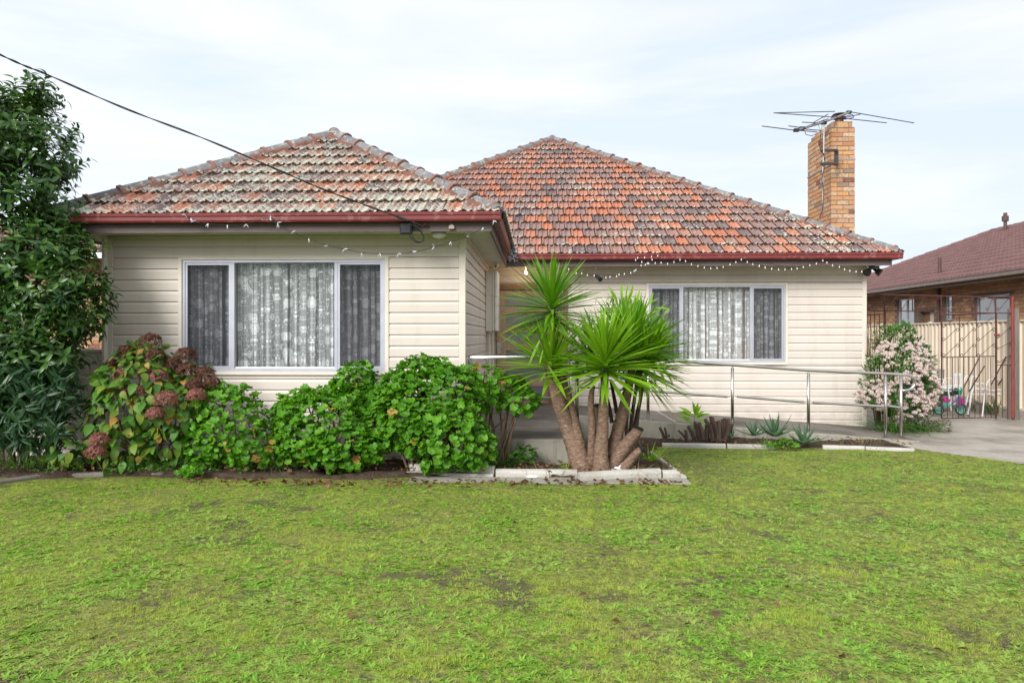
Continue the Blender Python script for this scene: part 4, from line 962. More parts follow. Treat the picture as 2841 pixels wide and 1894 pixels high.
# ------------------------------------------------------------------ stainless handrail
hr_ = thing('handrail', 'stainless steel handrail with posts around the porch and down the ramp', 'railing', (PX1, YRF, .2))
YH = 8.76; YR = YRF + .06; hx0 = at(1304, 990, YH).x; hx1 = PX1 - .12
zt = at(1400, 990, YH).z; zm = at(1500, 1105, YH).z
def rail_z(px_): x = at(px_, 1000, YR).x; return zr(x) + .955
r1 = .0225
e0, e1 = at(2454, 1036, YR), at(2500, 1040, YR)
path = [Vector((hx0, YH, zt)), Vector((hx1, YH, zt))]
mb = MB(); mb.tube([(hx0 - .0, YH, zt - .01), (hx0, YH, zt), (hx1 - .04, YH, zt), (hx1 - .01, YH + .01, zt), (hx1, YH + .04, zt)], r1, 12); mb.build('top_rail', M['steel'], hr_, smooth=True)
zc = at(1600, 983, YR).z
mb = MB(); mb.tube([(hx1, YH + .04, zt), (hx1 + .02, YR - .04, zc), (hx1 + .03, YR, zc), (hx1 + .07, YR, zc)], r1, 12); mb.build('top_rail', M['steel'], hr_, smooth=True)
ends = [Vector((hx1 + .07, YR, zc)), at(1798, 996, YR), at(2032, 1012, YR), at(2243, 1027, YR), e0, at(2508, 1039, YR)]
c = at(2510, 1061, YR); rr = (at(2510, 1039, YR) - c).length
arc = [c + Vector((math.sin(a) * rr * 1.25, 0, math.cos(a) * rr)) for a in np.linspace(0, math.pi, 12)]
mb = MB(); mb.tube(ends + arc[1:] + [at(2502, 1083, YR)], r1, 12); mb.build('top_rail', M['steel'], hr_, smooth=True)
mb = MB(); mb.tube([(hx0, YH, zm), (hx1 - .02, YH, zm)], r1 * .85, 12); mb.build('mid_rail', M['steel'], hr_, smooth=True)
mb = MB(); mb.tube([(hx1, YH + .04, zm), (hx1 + .03, YR - .04, zm + .01)], r1 * .85, 12); mb.build('mid_rail', M['steel'], hr_, smooth=True)
px_posts = [(1798, 1168), (2032, 1182), (2243, 1200), (2457, 1214), (2500, 1223)]
posts = [(hx0, YH, PZ, zt), (hx1, YH, PZ, zt), (hx1 + .03, YR, PZ, zc)]
for a, b in px_posts:
    p = at(a, b, YR); tz = ends[1].z + 0; tt = np.interp(a, [1600, 1798, 2032, 2243, 2454, 2510], [983, 996, 1012, 1027, 1036, 1039])
    posts.append((p.x, YR, zr(p.x) - .0, at(a, float(tt), YR).z))
for k_, (x, y, z0_, z1_) in enumerate(posts):
    mb = MB(); mb.tube([(x, y, z0_), (x, y, z1_ - .05)], .0235, 12); mb.tube([(x, y, z1_ - .05), (x, y, z1_ - .042), (x, y, z1_ - .035)], [.0235, .018, .01], 12); mb.tube([(x, y, z1_ - .037), (x, y, z1_ - .018)], .0095, 8)
    po = mb.build('post', M['steel'], hr_, smooth=False)
    po.data.polygons.foreach_set('use_smooth', [len(p_.vertices) == 4 for p_ in po.data.polygons])
    mb = MB(); mb.tube([(x, y, z0_ + .001), (x, y, z0_ + .010), (x, y, z0_ + .014)], [.055, .055, .04], 18); mb.build('base_flange', M['steel'], po)
mids = [(1602, 1071, 1790, 1083), (1810, 1084.5, 2019, 1100), (2044, 1099.5, 2232, 1115), (2255, 1116, 2452, 1127), (2463, 1125, 2496, 1130)]
for a, b, c, d in mids:
    p, q = at(a, b, YR), at(c, d, YR); dd = (q - p).normalized(); mb = MB(); mb.tube([p - dd * .03, p + dd * .0, p + dd * .005, q - dd * .005, q, q + dd * .03], [.008, .008, .0195, .0195, .008, .008], 12); mb.build('mid_rail', M['steel'], hr_, smooth=False)

# ------------------------------------------------------------------ fence, gate, neighbour
fen = thing('sheet_fence', 'cream ribbed sheet steel boundary fence behind the flowering shrub and gate', 'fence', (9.3, 17, .18))
FX = 9.3; fz0, fz1 = .185, at(2700, 893, 18).z; fz1 = 1.93
def ribbed(y0, y1):
    V, Fs, y, k_ = [], [], y0, 0; pr = []
    while y < y1:
        pr += [(y, 0), (y + .07, 0), (y + .085, .035), (y + .125, .035), (y + .14, 0)]; y += .165
    pr = [p_ for p_ in pr if p_[0] <= y1] + [(y1, 0)]
    for (yy, d) in pr: V += [(FX - d, yy, fz0 + .02), (FX - d, yy, fz1 - .03)]
    return V, [(2 * i, 2 * i + 2, 2 * i + 3, 2 * i + 1) for i in range(len(pr) - 1)]
for k_ in range(9):
    y0 = 5.3 + k_ * 2.42; mb = MB(); mb.add(*ribbed(y0 + .05, y0 + 2.40)); mb.build('panel', M['fence'], fen, fix=False)
    mb = MB(); mb.box((FX - .03, y0 - .03, fz0), (FX + .035, y0 + .04, fz1 + .025)); mb.build('post', M['fence'], fen, bevel=.004)
    mb = MB(); mb.box((FX - .045, y0 + .045, fz1 - .035), (FX + .02, y0 + 2.385, fz1)); mb.build('rail', M['fence'], fen, bevel=.004)
    mb = MB(); mb.box((FX - .045, y0 + .045, fz0 - .005), (FX + .02, y0 + 2.385, fz0 + .045)); mb.build('rail', M['fence'], fen, bevel=.004)

YGt = 14.1
gp = lambda x, y: at(*z5(x, y), YGt)
def bar(par, name, pts, r=.008, mat='rust', n=6): mb = MB(); mb.tube([gp(a, b) for a, b in pts], r, n); return mb.build(name, M[mat], par)
def scroll(par, x0, y0, x1, y1, curl=14):
    # S scroll: a curl at each end joined by a diagonal
    P_, r_ = [], curl * .8; c0, c1 = (x0 + r_, y0 - r_), (x1 - r_, y1 + r_)
    for a in np.linspace(390, 60, 12): P_.append((c0[0] + math.cos(R(a)) * r_ * (1 - .35 * (a - 60) / 330), c0[1] + math.sin(R(a)) * r_ * (1 - .35 * (a - 60) / 330)))
    for a in np.linspace(240, 570, 12): P_.append((c1[0] + math.cos(R(a)) * r_ * (1 - .35 * (a - 240) / 330), c1[1] + math.sin(R(a)) * r_ * (1 - .35 * (a - 240) / 330)))
    mb = MB(); mb.tube(smooth_path([gp(a, b) for a, b in P_], 2), .0055, 5); return mb.build('scroll', M['rust'], par)
gt = thing('iron_gate', 'rusty wrought iron garden gate with scroll panels between house and side fence', 'gate', tuple(gp(1170, 1200)))
bar(gt, 'stile', [(971, 455), (971, 1205)], .014); bar(gt, 'stile', [(1365, 440), (1365, 1205)], .02)
bar(gt, 'top_rail', [(971, 455), (1365, 440)], .012); bar(gt, 'mid_rail', [(971, 760), (1365, 752)], .010); bar(gt, 'bottom_rail', [(971, 1203), (1365, 1195)], .010)
for k_ in range(1, 10):
    x = 971 + 394 * k_ / 10; bar(gt, 'bar', [(x, 758), (x + (2 if k_ % 3 else 5), 1200)], .0075)
for x in (1101, 1222): bar(gt, 'bar', [(x, 450), (x, 755)], .008)
for (xa, xb) in ((971, 1101), (1101, 1222), (1222, 1365)):
    for yb, yt in ((640, 550), (755, 665)): scroll(gt, xa + 4, yb, xb - 4, yt)
    scroll(gt, xa + 4, 540, xb - 4, 470)
bar(gt, 'latch', [(1355, 598), (1390, 598)], .022, 'redpost', 8)
ga = thing('iron_arch_panel', 'rusty iron overhead scroll panel and narrow side screen joining the gate to the house', 'iron screen', tuple(gp(1485, 1200)))
bar(ga, 'top_rail', [(418, 302), (555, 308), (1200, 322), (1485, 325)], .016); bar(ga, 'bottom_rail', [(418, 420), (1360, 440), (1480, 440)], .011)
for x, y0, y1 in ((555, 305, 1150), (968, 318, 760), (1190, 322, 440), (1362, 322, 450), (760, 312, 430)): bar(ga, 'stile', [(x, y0), (x, y1)], .013)
bar(ga, 'post', [(1484, 325), (1486, 1200)], .032, 'redpost', 8)
for (xa, xb) in ((425, 550), (560, 655), (665, 755), (770, 860), (870, 962), (975, 1080), (1090, 1185), (1198, 1280), (1290, 1358), (1370, 1478)):
    scroll(ga, xa, 420, xb, 325, 13)
for k_, x in enumerate((430, 455, 485, 520, 565)): bar(ga, 'bar', [(x, 425 + (k_ % 2) * 20), (x, 1000)], .0075)
bar(ga, 'brace', [(420, 455), (560, 450)], .008)
for x in (1412, 1447): bar(ga, 'bar', [(x, 815), (x, 1200)], .0075)
bar(ga, 'rail', [(1367, 818), (1480, 815)], .009)
for yb, yt in ((620, 540), (700, 650), (800, 745)): scroll(ga, 1372, yb, 1478, yt, 10)
mb = MB(); a = gp(1507, 1200); mb.box((a.x - .085, YGt + .02, 0), (a.x + .085, YGt + .12, gp(1507, 405).z)); tag(mb.build('timber_post', M['grey_timber'], bevel=.006), 'weathered grey timber post right of the iron gate', 'post')
for k_, (a, b) in enumerate((((1240, 768), (1130, 975)), ((1283, 822), (1165, 1015)))):
    pass
# leaning stakes and wire panel behind the gate
for k_, (a, b, lb_) in enumerate((((1242, 765), (1128, 985), 'thin brown stake leaning steeply behind the gate, the left of the pair'), ((1282, 822), (1170, 1010), 'thin brown stake leaning behind the gate, the lower of the left pair'),
                              ((1437, 755), (1330, 960), 'thin brown stake leaning across the gate right stile'), ((1478, 805), (1380, 965), 'thin brown stake leaning behind the narrow side screen'))):
    mb = MB(); mb.tube([at(*z5(*a), 14.6), at(*z5(*b), 14.75)], .013, 6); tag(mb.build('stake', M['stick']), lb_, 'stake', 'stakes leaning behind the gate')
wp = thing('wire_panel', 'sagging diamond wire mesh panel standing behind the white frames', 'wire mesh', tuple(at(*z5(930, 1100), 15.6)))
mb = MB(); a, b, c = at(*z5(885, 843), 15.6), at(*z5(988, 850), 15.6), at(*z5(975, 1120), 15.6)
mb.tube([at(*z5(885, 1120), 15.6), a, b, c], .012, 6); mb.build('frame', M['mesh_wire'], wp)
mb = MB()
for k_ in range(22):
    f_ = k_ / 21; mb.tube([a.lerp(b, f_), a.lerp(b, min(1, f_ + .5)) + Vector((0, 0, -.5 if f_ < .5 else -(1 - f_)))], .0022, 3); mb.tube([a.lerp(b, f_), a.lerp(b, max(0, f_ - .5)) + Vector((0, 0, -.5 if f_ > .5 else -f_))], .0022, 3)
m_ = mb.build('mesh', M['mesh_wire'], wp, 'stuff')

# neighbour house on the right
nb = thing('neighbour_house', 'brown brick neighbour house with brown tiled roof beyond the cream fence on the right', 'house', (12, 20, 0))
NX, NE = 11.1, 10.62; NZ = 1.6 + NE * .1378; NY1 = 29.0; NY0 = 9.0
def nwin(a, b, c, d): p, q = atX(a, b, NX), atX(c, d, NX); return (min(p.y, q.y), max(p.y, q.y), min(p.z, q.z), max(p.z, q.z))
zs5 = z5
ops = {}
def yat(px_): return atX(px_, 900, NX).y
ops['w1'] = (yat(z5(1460, 0)[0]), yat(z5(1212, 0)[0]), 1.0, 2.62)
ops['w2'] = (yat(z5(1040, 0)[0]), yat(z5(990, 0)[0]), 2.05, 2.72)
ops['d1'] = (yat(z5(912, 0)[0]), yat(z5(800, 0)[0]), .3, 2.35)
ops['w3'] = (yat(z5(768, 0)[0]), yat(z5(648, 0)[0]), 1.0, 2.75)
nO = list(ops.values())
mb = MB(); us = sorted({NY0, NY1 - .5} | {o[0] for o in nO} | {o[1] for o in nO}); zs = sorted({0, NZ - .12} | {o[2] for o in nO} | {o[3] for o in nO})
for a, b in zip(us[:-1], us[1:]):
    for c, d in zip(zs[:-1], zs[1:]):
        if any(o[0] < (a + b) / 2 < o[1] and o[2] < (c + d) / 2 < o[3] for o in nO): continue
        mb.box((NX + .012, a, c), (NX + .25, b, d))
nwall = mb.build('wall', M['brick_joint'], nb)
mb = MB(); mb.box((NX + .25, NY1 - .75, 0), (NX + 8, NY1 - .5, NZ - .12)); mb.build('wall', M['nbrick'], nb)
bks = []; rs = random.Random(6); r_ = 0; z = .02
while z < NZ - .2:
    y = NY0 + (.12 if r_ % 2 else 0)
    while y < NY1 - .8:
        if not any(o[0] - .12 < y + .115 < o[1] + .12 and o[2] - .04 < z + .04 < o[3] + .04 for o in nO): bks.append((y, z))
        y += .24
    z += .086; r_ += 1
vis_b = sorted([q for q in bks if q[1] > 1.9 and 13.2 < q[0] < 25], key=lambda q: q[0])[:300]; vset = set(vis_b)
bm_ = mesh_np('brick', [(-.004 * 0 + x, y, z_) for x in (0, .014) for y in (.005, .235) for z_ in (.004, .080)], [(0, 1, 3, 2), (0, 4, 5, 1), (2, 3, 7, 6), (1, 5, 7, 3), (0, 2, 6, 4)]); bm_.materials.append(M['nbrick'])
for (y, z) in vis_b: link('brick', bm_, None, nwall, (NX + rs.uniform(-.002, .001), y, z))
mb = MB()
for (y, z) in bks:
    if (y, z) in vset or z < 1.3: continue
    mb.add([(NX + x, y + a, z + b) for x in (0, .014) for a in (.005, .235) for b in (.004, .08)], [(0, 1, 3, 2), (0, 4, 5, 1), (2, 3, 7, 6), (1, 5, 7, 3), (0, 2, 6, 4)])
mb.build('brickwork', M['nbrick'], nwall, 'stuff', fix=False)
nglass = seethrough('neighbour_glass', (.10, .12, .14), .75, 6.0)
for key, nm in (('w1', 'window'), ('w3', 'window'), ('w2', 'window')):
    y0, y1, z0_, z1_ = ops[key]; mb = MB(); t_ = .045
    for a, b in (((y0, z0_), (y0 + t_, z1_)), ((y1 - t_, z0_), (y1, z1_)), ((y0 + t_, z0_), (y1 - t_, z0_ + t_)), ((y0 + t_, z1_ - t_), (y1 - t_, z1_))): mb.box((NX + .05, a[0], a[1]), (NX + .10, b[0], b[1]))
    if key != 'w2': ym = (y0 + y1) / 2; mb.box((NX + .045, ym - .025, z0_ + t_), (NX + .10, ym + .025, z1_ - t_))
    wn = mb.build('window', M['alu'], nb)
    if key == 'w2':
        for q in range(5):
            zz = z0_ + .06 + q * (z1_ - z0_ - .1) / 5; mb = MB(); mb.box((NX + .03, y0 + t_, zz), (NX + .09, y1 - t_, zz + .008)); mb.build('louvre', M['alu'], wn)
    mb = MB(); mb.box((NX + .075, y0 + t_, z0_ + t_), (NX + .08, y1 - t_, z1_ - t_)); mb.build('pane', nglass, wn)
    mb = MB(); mb.box((NX + .105, y0, z0_), (NX + .24, y1, z1_)); mb.build('curtain', M['lace'] if key == 'w3' else M['dark_room'], wn)
y0, y1, z0_, z1_ = ops['d1']; mb = MB(); mb.box((NX + .15, y0, z0_), (NX + .2, y0 + (y1 - y0) * .55, z1_ - .05)); nd = mb.build('door', M['fence'], nb)
mb = MB(); mb.box((NX + .1, y0, z1_ - .045), (NX + .22, y1, z1_)); mb.box((NX + .16, y0 + (y1 - y0) * .56, z0_), (NX + .22, y1, z1_ - .05)); mb.build('door_frame', M['timber_dark'], nd)
# eave, gutter
mb = MB(); mb.box((NE + .03, NY0, NZ - .125), (NX + .3, NY1, NZ - .112)); mb.build('soffit', M['soffit'], nb)
mb = MB(); mb.box((NE, NY0, NZ - .125), (NE + .025, NY1, NZ + .0)); mb.build('fascia', M['brownmetal'], nb)
mb = MB(); pr = [(0, -.10), (-.10, -.10), (-.115, -.08), (-.115, .0), (-.128, .005), (-.13, .02), (-.118, .022), (-.105, -.005), (-.10, -.085), (0, -.09)]
mb.add([(NE + a, y, NZ + b) for y in (NY0, NY1) for a, b in pr], [(i, (i + 1) % 10, 10 + (i + 1) % 10, 10 + i) for i in range(10)]); mb.build('gutter', plain('brown_gutter', (.20, .15, .13), .4), nb)
mb = MB(); yd = yat(z5(960, 0)[0]); mb.tube([(NX - .05, yd, NZ - .1), (NX - .05, yd, .2)], .045, 8); mb.build('downpipe', M['brownmetal'], nb)
# roof: rolled concrete tiles in overlapping courses
RW, tg = 4.5, math.tan(R(24)); nx_, nrow = [], 14
roofN = MB(); roofN.add([(NE, NY0, NZ - .02), (NE, NY1, NZ - .02), (NE + RW, NY1 - RW, NZ + RW * tg - .02), (NE + RW, NY0, NZ + RW * tg - .02), (NE + 2 * RW, NY0, NZ), (NE + 2 * RW, NY1, NZ)], [(0, 1, 2, 3), (3, 2, 5, 4), (1, 5, 2)])
roofN = roofN.build('roof', M['ntile'], nb, fix=False)
V, Fs = [], []; ga_ = RW / nrow; wv = [(0, .0), (.25, .035), (.5, .045), (.75, .035)]
sep = []
for r_ in range(nrow):
    xa, xb = NE - .03 + r_ * ga_, NE + (r_ + 1) * ga_ + .02; ymax = NY1 - r_ * ga_; y = NY0
    while y < ymax - .15:
        st = [(y + .15 * (q / 4), wv[q % 4][1]) for q in range(5)]; st = [(y + .165 * f_, h_) for f_, h_ in ((0, 0), (.18, .03), (.4, .042), (.62, .03), (.8, 0), (1.0, 0))]
        Vt = [(xa, yy, NZ + (xa - NE) * tg + .06 + hh * 1.3) for yy, hh in st] + [(xb, yy, NZ + (xb - NE) * tg + .008 + hh) for yy, hh in st] + [(xa + .004, yy, NZ + (xa - NE) * tg + .0) for yy, hh in st]
        Ft = [(i, 6 + i, 7 + i, i + 1) for i in range(5)] + [(12 + i, i, i + 1, 13 + i) for i in range(5)]
        b = len(V); V += Vt; Fs += [tuple(b + i for i in f_) for f_ in Ft]
        y += .165
link('roof_tiling', mesh_np('roof_tiling', V, np.array(Fs)), M['ntile'], roofN, (0, 0, 0), 'stuff')
def ncap(A, B, n):
    A, B = Vector(A), Vector(B); d = (B - A) / n; dn = d.normalized(); sx = dn.cross(Vector((0, 0, 1))).normalized(); up = sx.cross(dn)
    for k_ in range(n):
        p = A + d * k_; mb = MB(); pr = [(-.13, -.03), (-.07, .05), (0, .075), (.07, .05), (.13, -.03)]
        mb.add([p + sx * a + up * (b_ + .02) for a, b_ in pr] + [p + d * 1.03 + sx * a * .92 + up * (b_ - .0) for a, b_ in pr], [(i, i + 1, 6 + i, 5 + i) for i in range(4)] + [(4, 3, 2, 1, 0)]); mb.build('ridge_cap', M['ntile'], roofN, fix=False)
ncap((NE, NY1, NZ + .03), (NE + RW, NY1 - RW, NZ + RW * tg + .03), 16); ncap((NE + RW, NY1 - RW, NZ + RW * tg + .03), (NE + RW, NY0 + 4, NZ + RW * tg + .03), 30)
for (a, b, c, r_) in ((2607, 715, 760, .045), (2789, 612, 640, .05)):
    k0 = None
    for xx in np.linspace(NE + .1, NE + RW - .05, 200):
        p = atX(a, c, xx); 
        if abs(p.z - (NZ + (xx - NE) * tg)) < .06: k0 = p; break
    if k0 is None: k0 = atX(a, c, NE + RW)
    top = atX(a, b, k0.x).z; mb = MB(); mb.tube([(k0.x, k0.y, k0.z - .1), (k0.x, k0.y, top)], r_, 10)
    if r_ > .047: mb.tube([(k0.x, k0.y, top - .02), (k0.x, k0.y, top + .14)], r_ * 1.9, 12); mb.tube([(k0.x, k0.y, top + .14), (k0.x, k0.y, top + .24)], r_ * 1.1, 10)
    mb.build('vent_pipe', M['brownmetal'], roofN)

# neighbour on the left, glimpsed between tree and wing
ln = thing('left_neighbour_house', 'orange brick neighbour house with weathered tiles glimpsed between the tree and the wing', 'house', (-11, 16, 0))
YL = 15.0; zE = at(250, 700, YL).z
mb = MB(); mb.box((-16, YL + .5, 0), (at(285, 0, YL).x - 1.2 + 1.2, YL + .8, at(250, 690, YL + .5).z)); lw = mb.build('wall', M['brick_joint'], ln)
mb = MB(); zt_ = at(250, 690, YL + .5).z; xr_ = at(285, 0, YL).x; z = .4; r_ = 0
while z < zt_ - .1:
    x = xr_ - .02 - (.12 if r_ % 2 else 0)
    while x > xr_ - 2.2: mb.add([(x - a, YL + .49 + c, z + b) for c in (0, .014) for a in (.005, .235) for b in (.004, .08)], [(0, 1, 3, 2), (0, 4, 5, 1), (2, 3, 7, 6), (1, 5, 7, 3), (0, 2, 6, 4)]); x -= .24
    z += .086; r_ += 1
mb.build('brickwork', M['brick'], lw, 'stuff', fix=True)
rz0, rz1 = at(250, 702, YL).z, at(250, 640, YL + 1.6).z
mb = MB(); mb.add([(-16, YL, rz0 - .03), (xr_ + .3, YL, rz0 - .03), (xr_ - 1.0, YL + 1.9, rz1 + .17), (-16, YL + 1.9, rz1 + .17), (xr_ + .3, YL + 4, rz0 - .03)], [(0, 1, 2, 3), (1, 4, 2)]); lr = mb.build('roof', M['mortar'], ln, fix=False)
sl_ = math.atan2(rz1 + .17 - rz0, 1.9); c_, s_ = math.cos(sl_), math.sin(sl_)
tiles(lr, Vector((xr_ - 3.2, YL - .02, rz0)), Vector((1, 0, 0)), Vector((0, c_, s_)), Vector((0, -s_, c_)), 3.3, 1.95, [half(lambda u, v: 3.4 - u - v * .6)], M['tile_m'], 99, seed=21)
mb = MB(); mb.box((-16, YL - .1, rz0 - .12), (xr_ + .35, YL - .02, rz0)); mb.build('gutter', M['white'], ln)
# low cladding screen left of the wing
scr = thing('side_screen', 'cream boarded side screen between the wing corner and the dark shrubs', 'screen', (XL - .8, Y1 + .25, 0))
p0 = XL - 3.2
sz = at(240, 968, Y1 + .2).z
k_ = 0; z = 0.05
while z < sz:
    board(fw(Y1 + .20), p0, XL - .03, z, min(z + .134, sz), scr); z += .134; k_ += 1
mb = MB(); mb.box((p0, Y1 + .203, 0), (XL - .03, Y1 + .24, sz)); mb.build('frame', M['trim'], scr)
mb = MB(); mb.tube([(XL - .045, Y1 - .02, 0), (XL - .045, Y1 - .02, 2.8)], .035, 10); mb.build('downpipe', M['trim'], house)
# ------------------------------------------------------------------ clutter behind the gate
gz_ = lambda Y: .01
def z6(x, y): return (2580 + x / 8.253, 1000 + y / 8.253)      # crop used for measuring
def pt(x, y, Y): return at(*z6(x, y), Y)
def tubes(par, name, segs, r, mat, n=6):
    mb = MB()
    for s in segs: mb.tube(s, r, n)
    return mb.build(name, M[mat] if isinstance(mat, str) else mat, par)
def walker(name, label, Yf, Yb, segs_f, segs_b, cross, feet=()):
    t_ = thing(name, label, 'walking frame', tuple(pt(*segs_f[0][0], Yf)), 'white walking frames behind the gate')
    for s in segs_f: tubes(t_, 'side_frame', [smooth_path([pt(*q, Yf) for q in s], 3)], .013, 'white')
    for s in segs_b: tubes(t_, 'side_frame', [smooth_path([pt(*q, Yb) for q in s], 3)], .013, 'white')
    for (a, ya, b, yb) in cross: tubes(t_, 'cross_bar', [[pt(*a, ya), pt(*b, yb)]], .011, 'white')
    for (a, y) in feet: tubes(t_, 'rubber_foot', [[pt(*a, y), pt(a[0], a[1] + 22, y)]], .016, 'black')
    return t_
walker('walking_frame', 'white tubular walking frame at the right behind the gate, its two arches side by side', 14.75, 15.25,
       [[(1200, 1290), (1240, 900), (1290, 600), (1330, 480), (1400, 430), (1600, 440), (1640, 520), (1700, 800), (1765, 1290)], [(870, 1240), (940, 800), (1000, 600), (1060, 540), (1240, 530), (1290, 600)]],
       [[(900, 1150), (960, 740), (1030, 580)], [(1580, 570), (1640, 650), (1700, 900), (1745, 1080)]],
       [((980, 650), 15, (1640, 685), 14.8), ((970, 770), 15, (1640, 775), 14.8), ((1240, 790), 14.75, (1400, 760), 15.2), ((1010, 640), 15.2, (1600, 640), 15.2)], [((1200, 1285), 14.75), ((1765, 1285), 14.75), ((872, 1235), 14.75)])
walker('walking_frame', 'white tubular walking frame with raised rear handle in the middle behind the gate', 15.5, 15.9,
       [[(820, 1010), (900, 700), (970, 380), (1000, 370)], [(770, 520), (810, 390), (870, 350), (1200, 385), (1260, 450), (1300, 520)]], [[(1120, 700), (1150, 560), (1200, 540)]],
       [((880, 350), 15.5, (1190, 390), 15.5)], [])
ch = thing('commode_chair', 'white plastic chair on tubular white arms beside the child bicycle', 'chair', tuple(pt(200, 1150, 15.2)))
for s in ([(0, 960), (40, 700), (80, 480), (120, 435), (330, 440), (400, 560), (490, 1150)], ): tubes(ch, 'side_frame', [smooth_path([pt(*q, 15.0) for q in s], 3)], .013, 'white')
tubes(ch, 'side_frame', [smooth_path([pt(*q, 15.5) for q in [(230, 900), (270, 620), (330, 440), (380, 410), (490, 415)]], 3)], .013, 'white')
tubes(ch, 'cross_bar', [[pt(60, 665, 15.0), pt(490, 700, 15.0)]], .012, 'white')
a, b, c, d = pt(100, 650, 15.0), pt(480, 660, 15.0), pt(520, 600, 15.45), pt(170, 610, 15.45)
mb = MB(); V = [a, b, c, d]; mb.add([v_ for v_ in V] + [v_ + Vector((0, 0, .04)) for v_ in V], [(0, 1, 2, 3), (7, 6, 5, 4), (0, 4, 5, 1), (1, 5, 6, 2), (2, 6, 7, 3), (3, 7, 4, 0)]); mb.build('seat', M['white_plastic'], ch, bevel=.01)
x0, x1 = pt(510, 600, 15.45), pt(735, 600, 15.45); zt_, zb2 = pt(600, 295, 15.45).z, pt(600, 620, 15.45).z
mb = MB(); wd = (x1.x - x0.x); 
for k_ in range(4): mb.box((x0.x + wd * (.02 + k_ * .26), 15.44, zb2), (x0.x + wd * (.02 + k_ * .26) + wd * .17, 15.46, zt_ - .02))
mb.box((x0.x, 15.435, zt_ - .06), (x1.x, 15.465, zt_)); mb.box((x0.x, 15.435, zb2 - .04), (x1.x, 15.465, zb2 + .06)); mb.build('backrest', M['white_plastic'], ch, bevel=.006)
tub = thing('laundry_tub', 'old white tub with rounded base standing behind the teal wheeled bicycle', 'tub', tuple(pt(250, 1030, 15.9)))
a, b = pt(25, 770, 15.9), pt(500, 1050, 15.9); mb = MB(); mb.box((a.x, 15.7, .12), (b.x, 16.1, a.z)); mb.build('basin', M['white_plastic'], tub, bevel=.04)
mb = MB(); mb.box((a.x + .1, 15.68, a.z + .003), (b.x + .1, 16.12, a.z + .1)); mb.build('lid', plain('dark_green_lid', (.03, .10, .09), .5), tub, bevel=.02)
tubes(tub, 'handle', [[pt(700, 810, 15.8), pt(960, 870, 15.6), pt(1200, 980, 15.3)], [pt(700, 840, 15.8), pt(960, 900, 15.6), pt(1190, 990, 15.3)]], .009, 'antenna')
# child bicycle
bk = thing('child_bicycle', 'small child bicycle with teal wheels and magenta guards behind the gate', 'bicycle', tuple(pt(460, 1220, 14.6)))
def wheel(cx, cy, R_, Y, name):
    c = pt(cx, cy, Y); rr = (pt(cx + R_, cy, Y) - c).length
    mb = MB(); n = 26
    ring = lambda r0, tr: [(c + Vector((math.cos(a) * r0, 0, math.sin(a) * r0))) for a in np.linspace(0, 2 * math.pi, n + 1)]
    mb.tube(ring(rr * .86, 0), rr * .14, 8, caps=False); o = mb.build(name, M['black'], bk, smooth=True)
    mb = MB(); mb.tube(ring(rr * .68, 0), rr * .075, 6, caps=False); mb.tube([c - Vector((0, .03, 0)), c + Vector((0, .03, 0))], rr * .16, 8)
    for k_ in range(5): a = k_ * 2 * math.pi / 5 + .3; mb.tube([c, c + Vector((math.cos(a), 0, math.sin(a))) * rr * .66], rr * .06, 5)
    mb.build('rim', M['teal'], o); return c, rr
wheel(205, 1130, 118, 14.62, 'wheel'); wheel(705, 1125, 130, 14.62, 'wheel')
mb = MB(); c = pt(180, 1040, 14.72); mb.tube([pt(110 + 10 * 0, 1010, 14.7)] + [pt(205 + math.cos(a) * 130, 1120 - math.sin(a) * 140, 14.72) for a in np.linspace(2.9, .5, 9)], .018, 6); mb.build('mudguard', M['teal'], bk)
tubes(bk, 'frame', [[pt(250, 1000, 14.62), pt(470, 1010, 14.62), pt(640, 870, 14.62)], [pt(300, 990, 14.62), pt(205, 1130, 14.62)], [pt(670, 800, 14.62), pt(700, 1120, 14.6)], [pt(520, 970, 14.62), pt(640, 830, 14.62)]], .017, 'purple')
tubes(bk, 'chain_guard', [[pt(300, 1010, 14.58), pt(420, 1030, 14.58), pt(490, 1000, 14.58)]], .022, 'teal')
mb = MB(); a = [pt(300, 840, 14.6), pt(370, 840, 14.6), pt(470, 900, 14.6), pt(440, 960, 14.6), pt(340, 920, 14.6)]; mb.add(a + [q + Vector((0, .06, 0)) for q in a], [(0, 1, 2, 3, 4), (9, 8, 7, 6, 5)] + [(i, (i + 1) % 5, 5 + (i + 1) % 5, 5 + i) for i in range(5)]); mb.build('seat', M['pink'], bk, bevel=.008)
mb = MB(); a = [pt(740, 860, 14.58), pt(790, 890, 14.58), pt(810, 980, 14.58), pt(760, 990, 14.58), pt(730, 920, 14.58)]; mb.add(a + [q + Vector((0, .05, 0)) for q in a], [(0, 1, 2, 3, 4), (9, 8, 7, 6, 5)] + [(i, (i + 1) % 5, 5 + (i + 1) % 5, 5 + i) for i in range(5)]); mb.build('front_guard', M['pink'], bk, bevel=.008)
tubes(bk, 'handlebar', [smooth_path([pt(640, 640, 14.62), pt(690, 740, 14.62), pt(720, 720, 14.55), pt(730, 650, 14.5), pt(690, 620, 14.5)], 4), [pt(690, 740, 14.62), pt(670, 810, 14.62)]], .014, 'teal')
tubes(bk, 'grip', [[pt(560, 640, 14.7), pt(640, 645, 14.65)]], .017, 'black')
tubes(bk, 'saddle_post', [[pt(200, 780, 14.65), pt(235, 900, 14.65), pt(270, 1000, 14.62)]], .026, 'black')
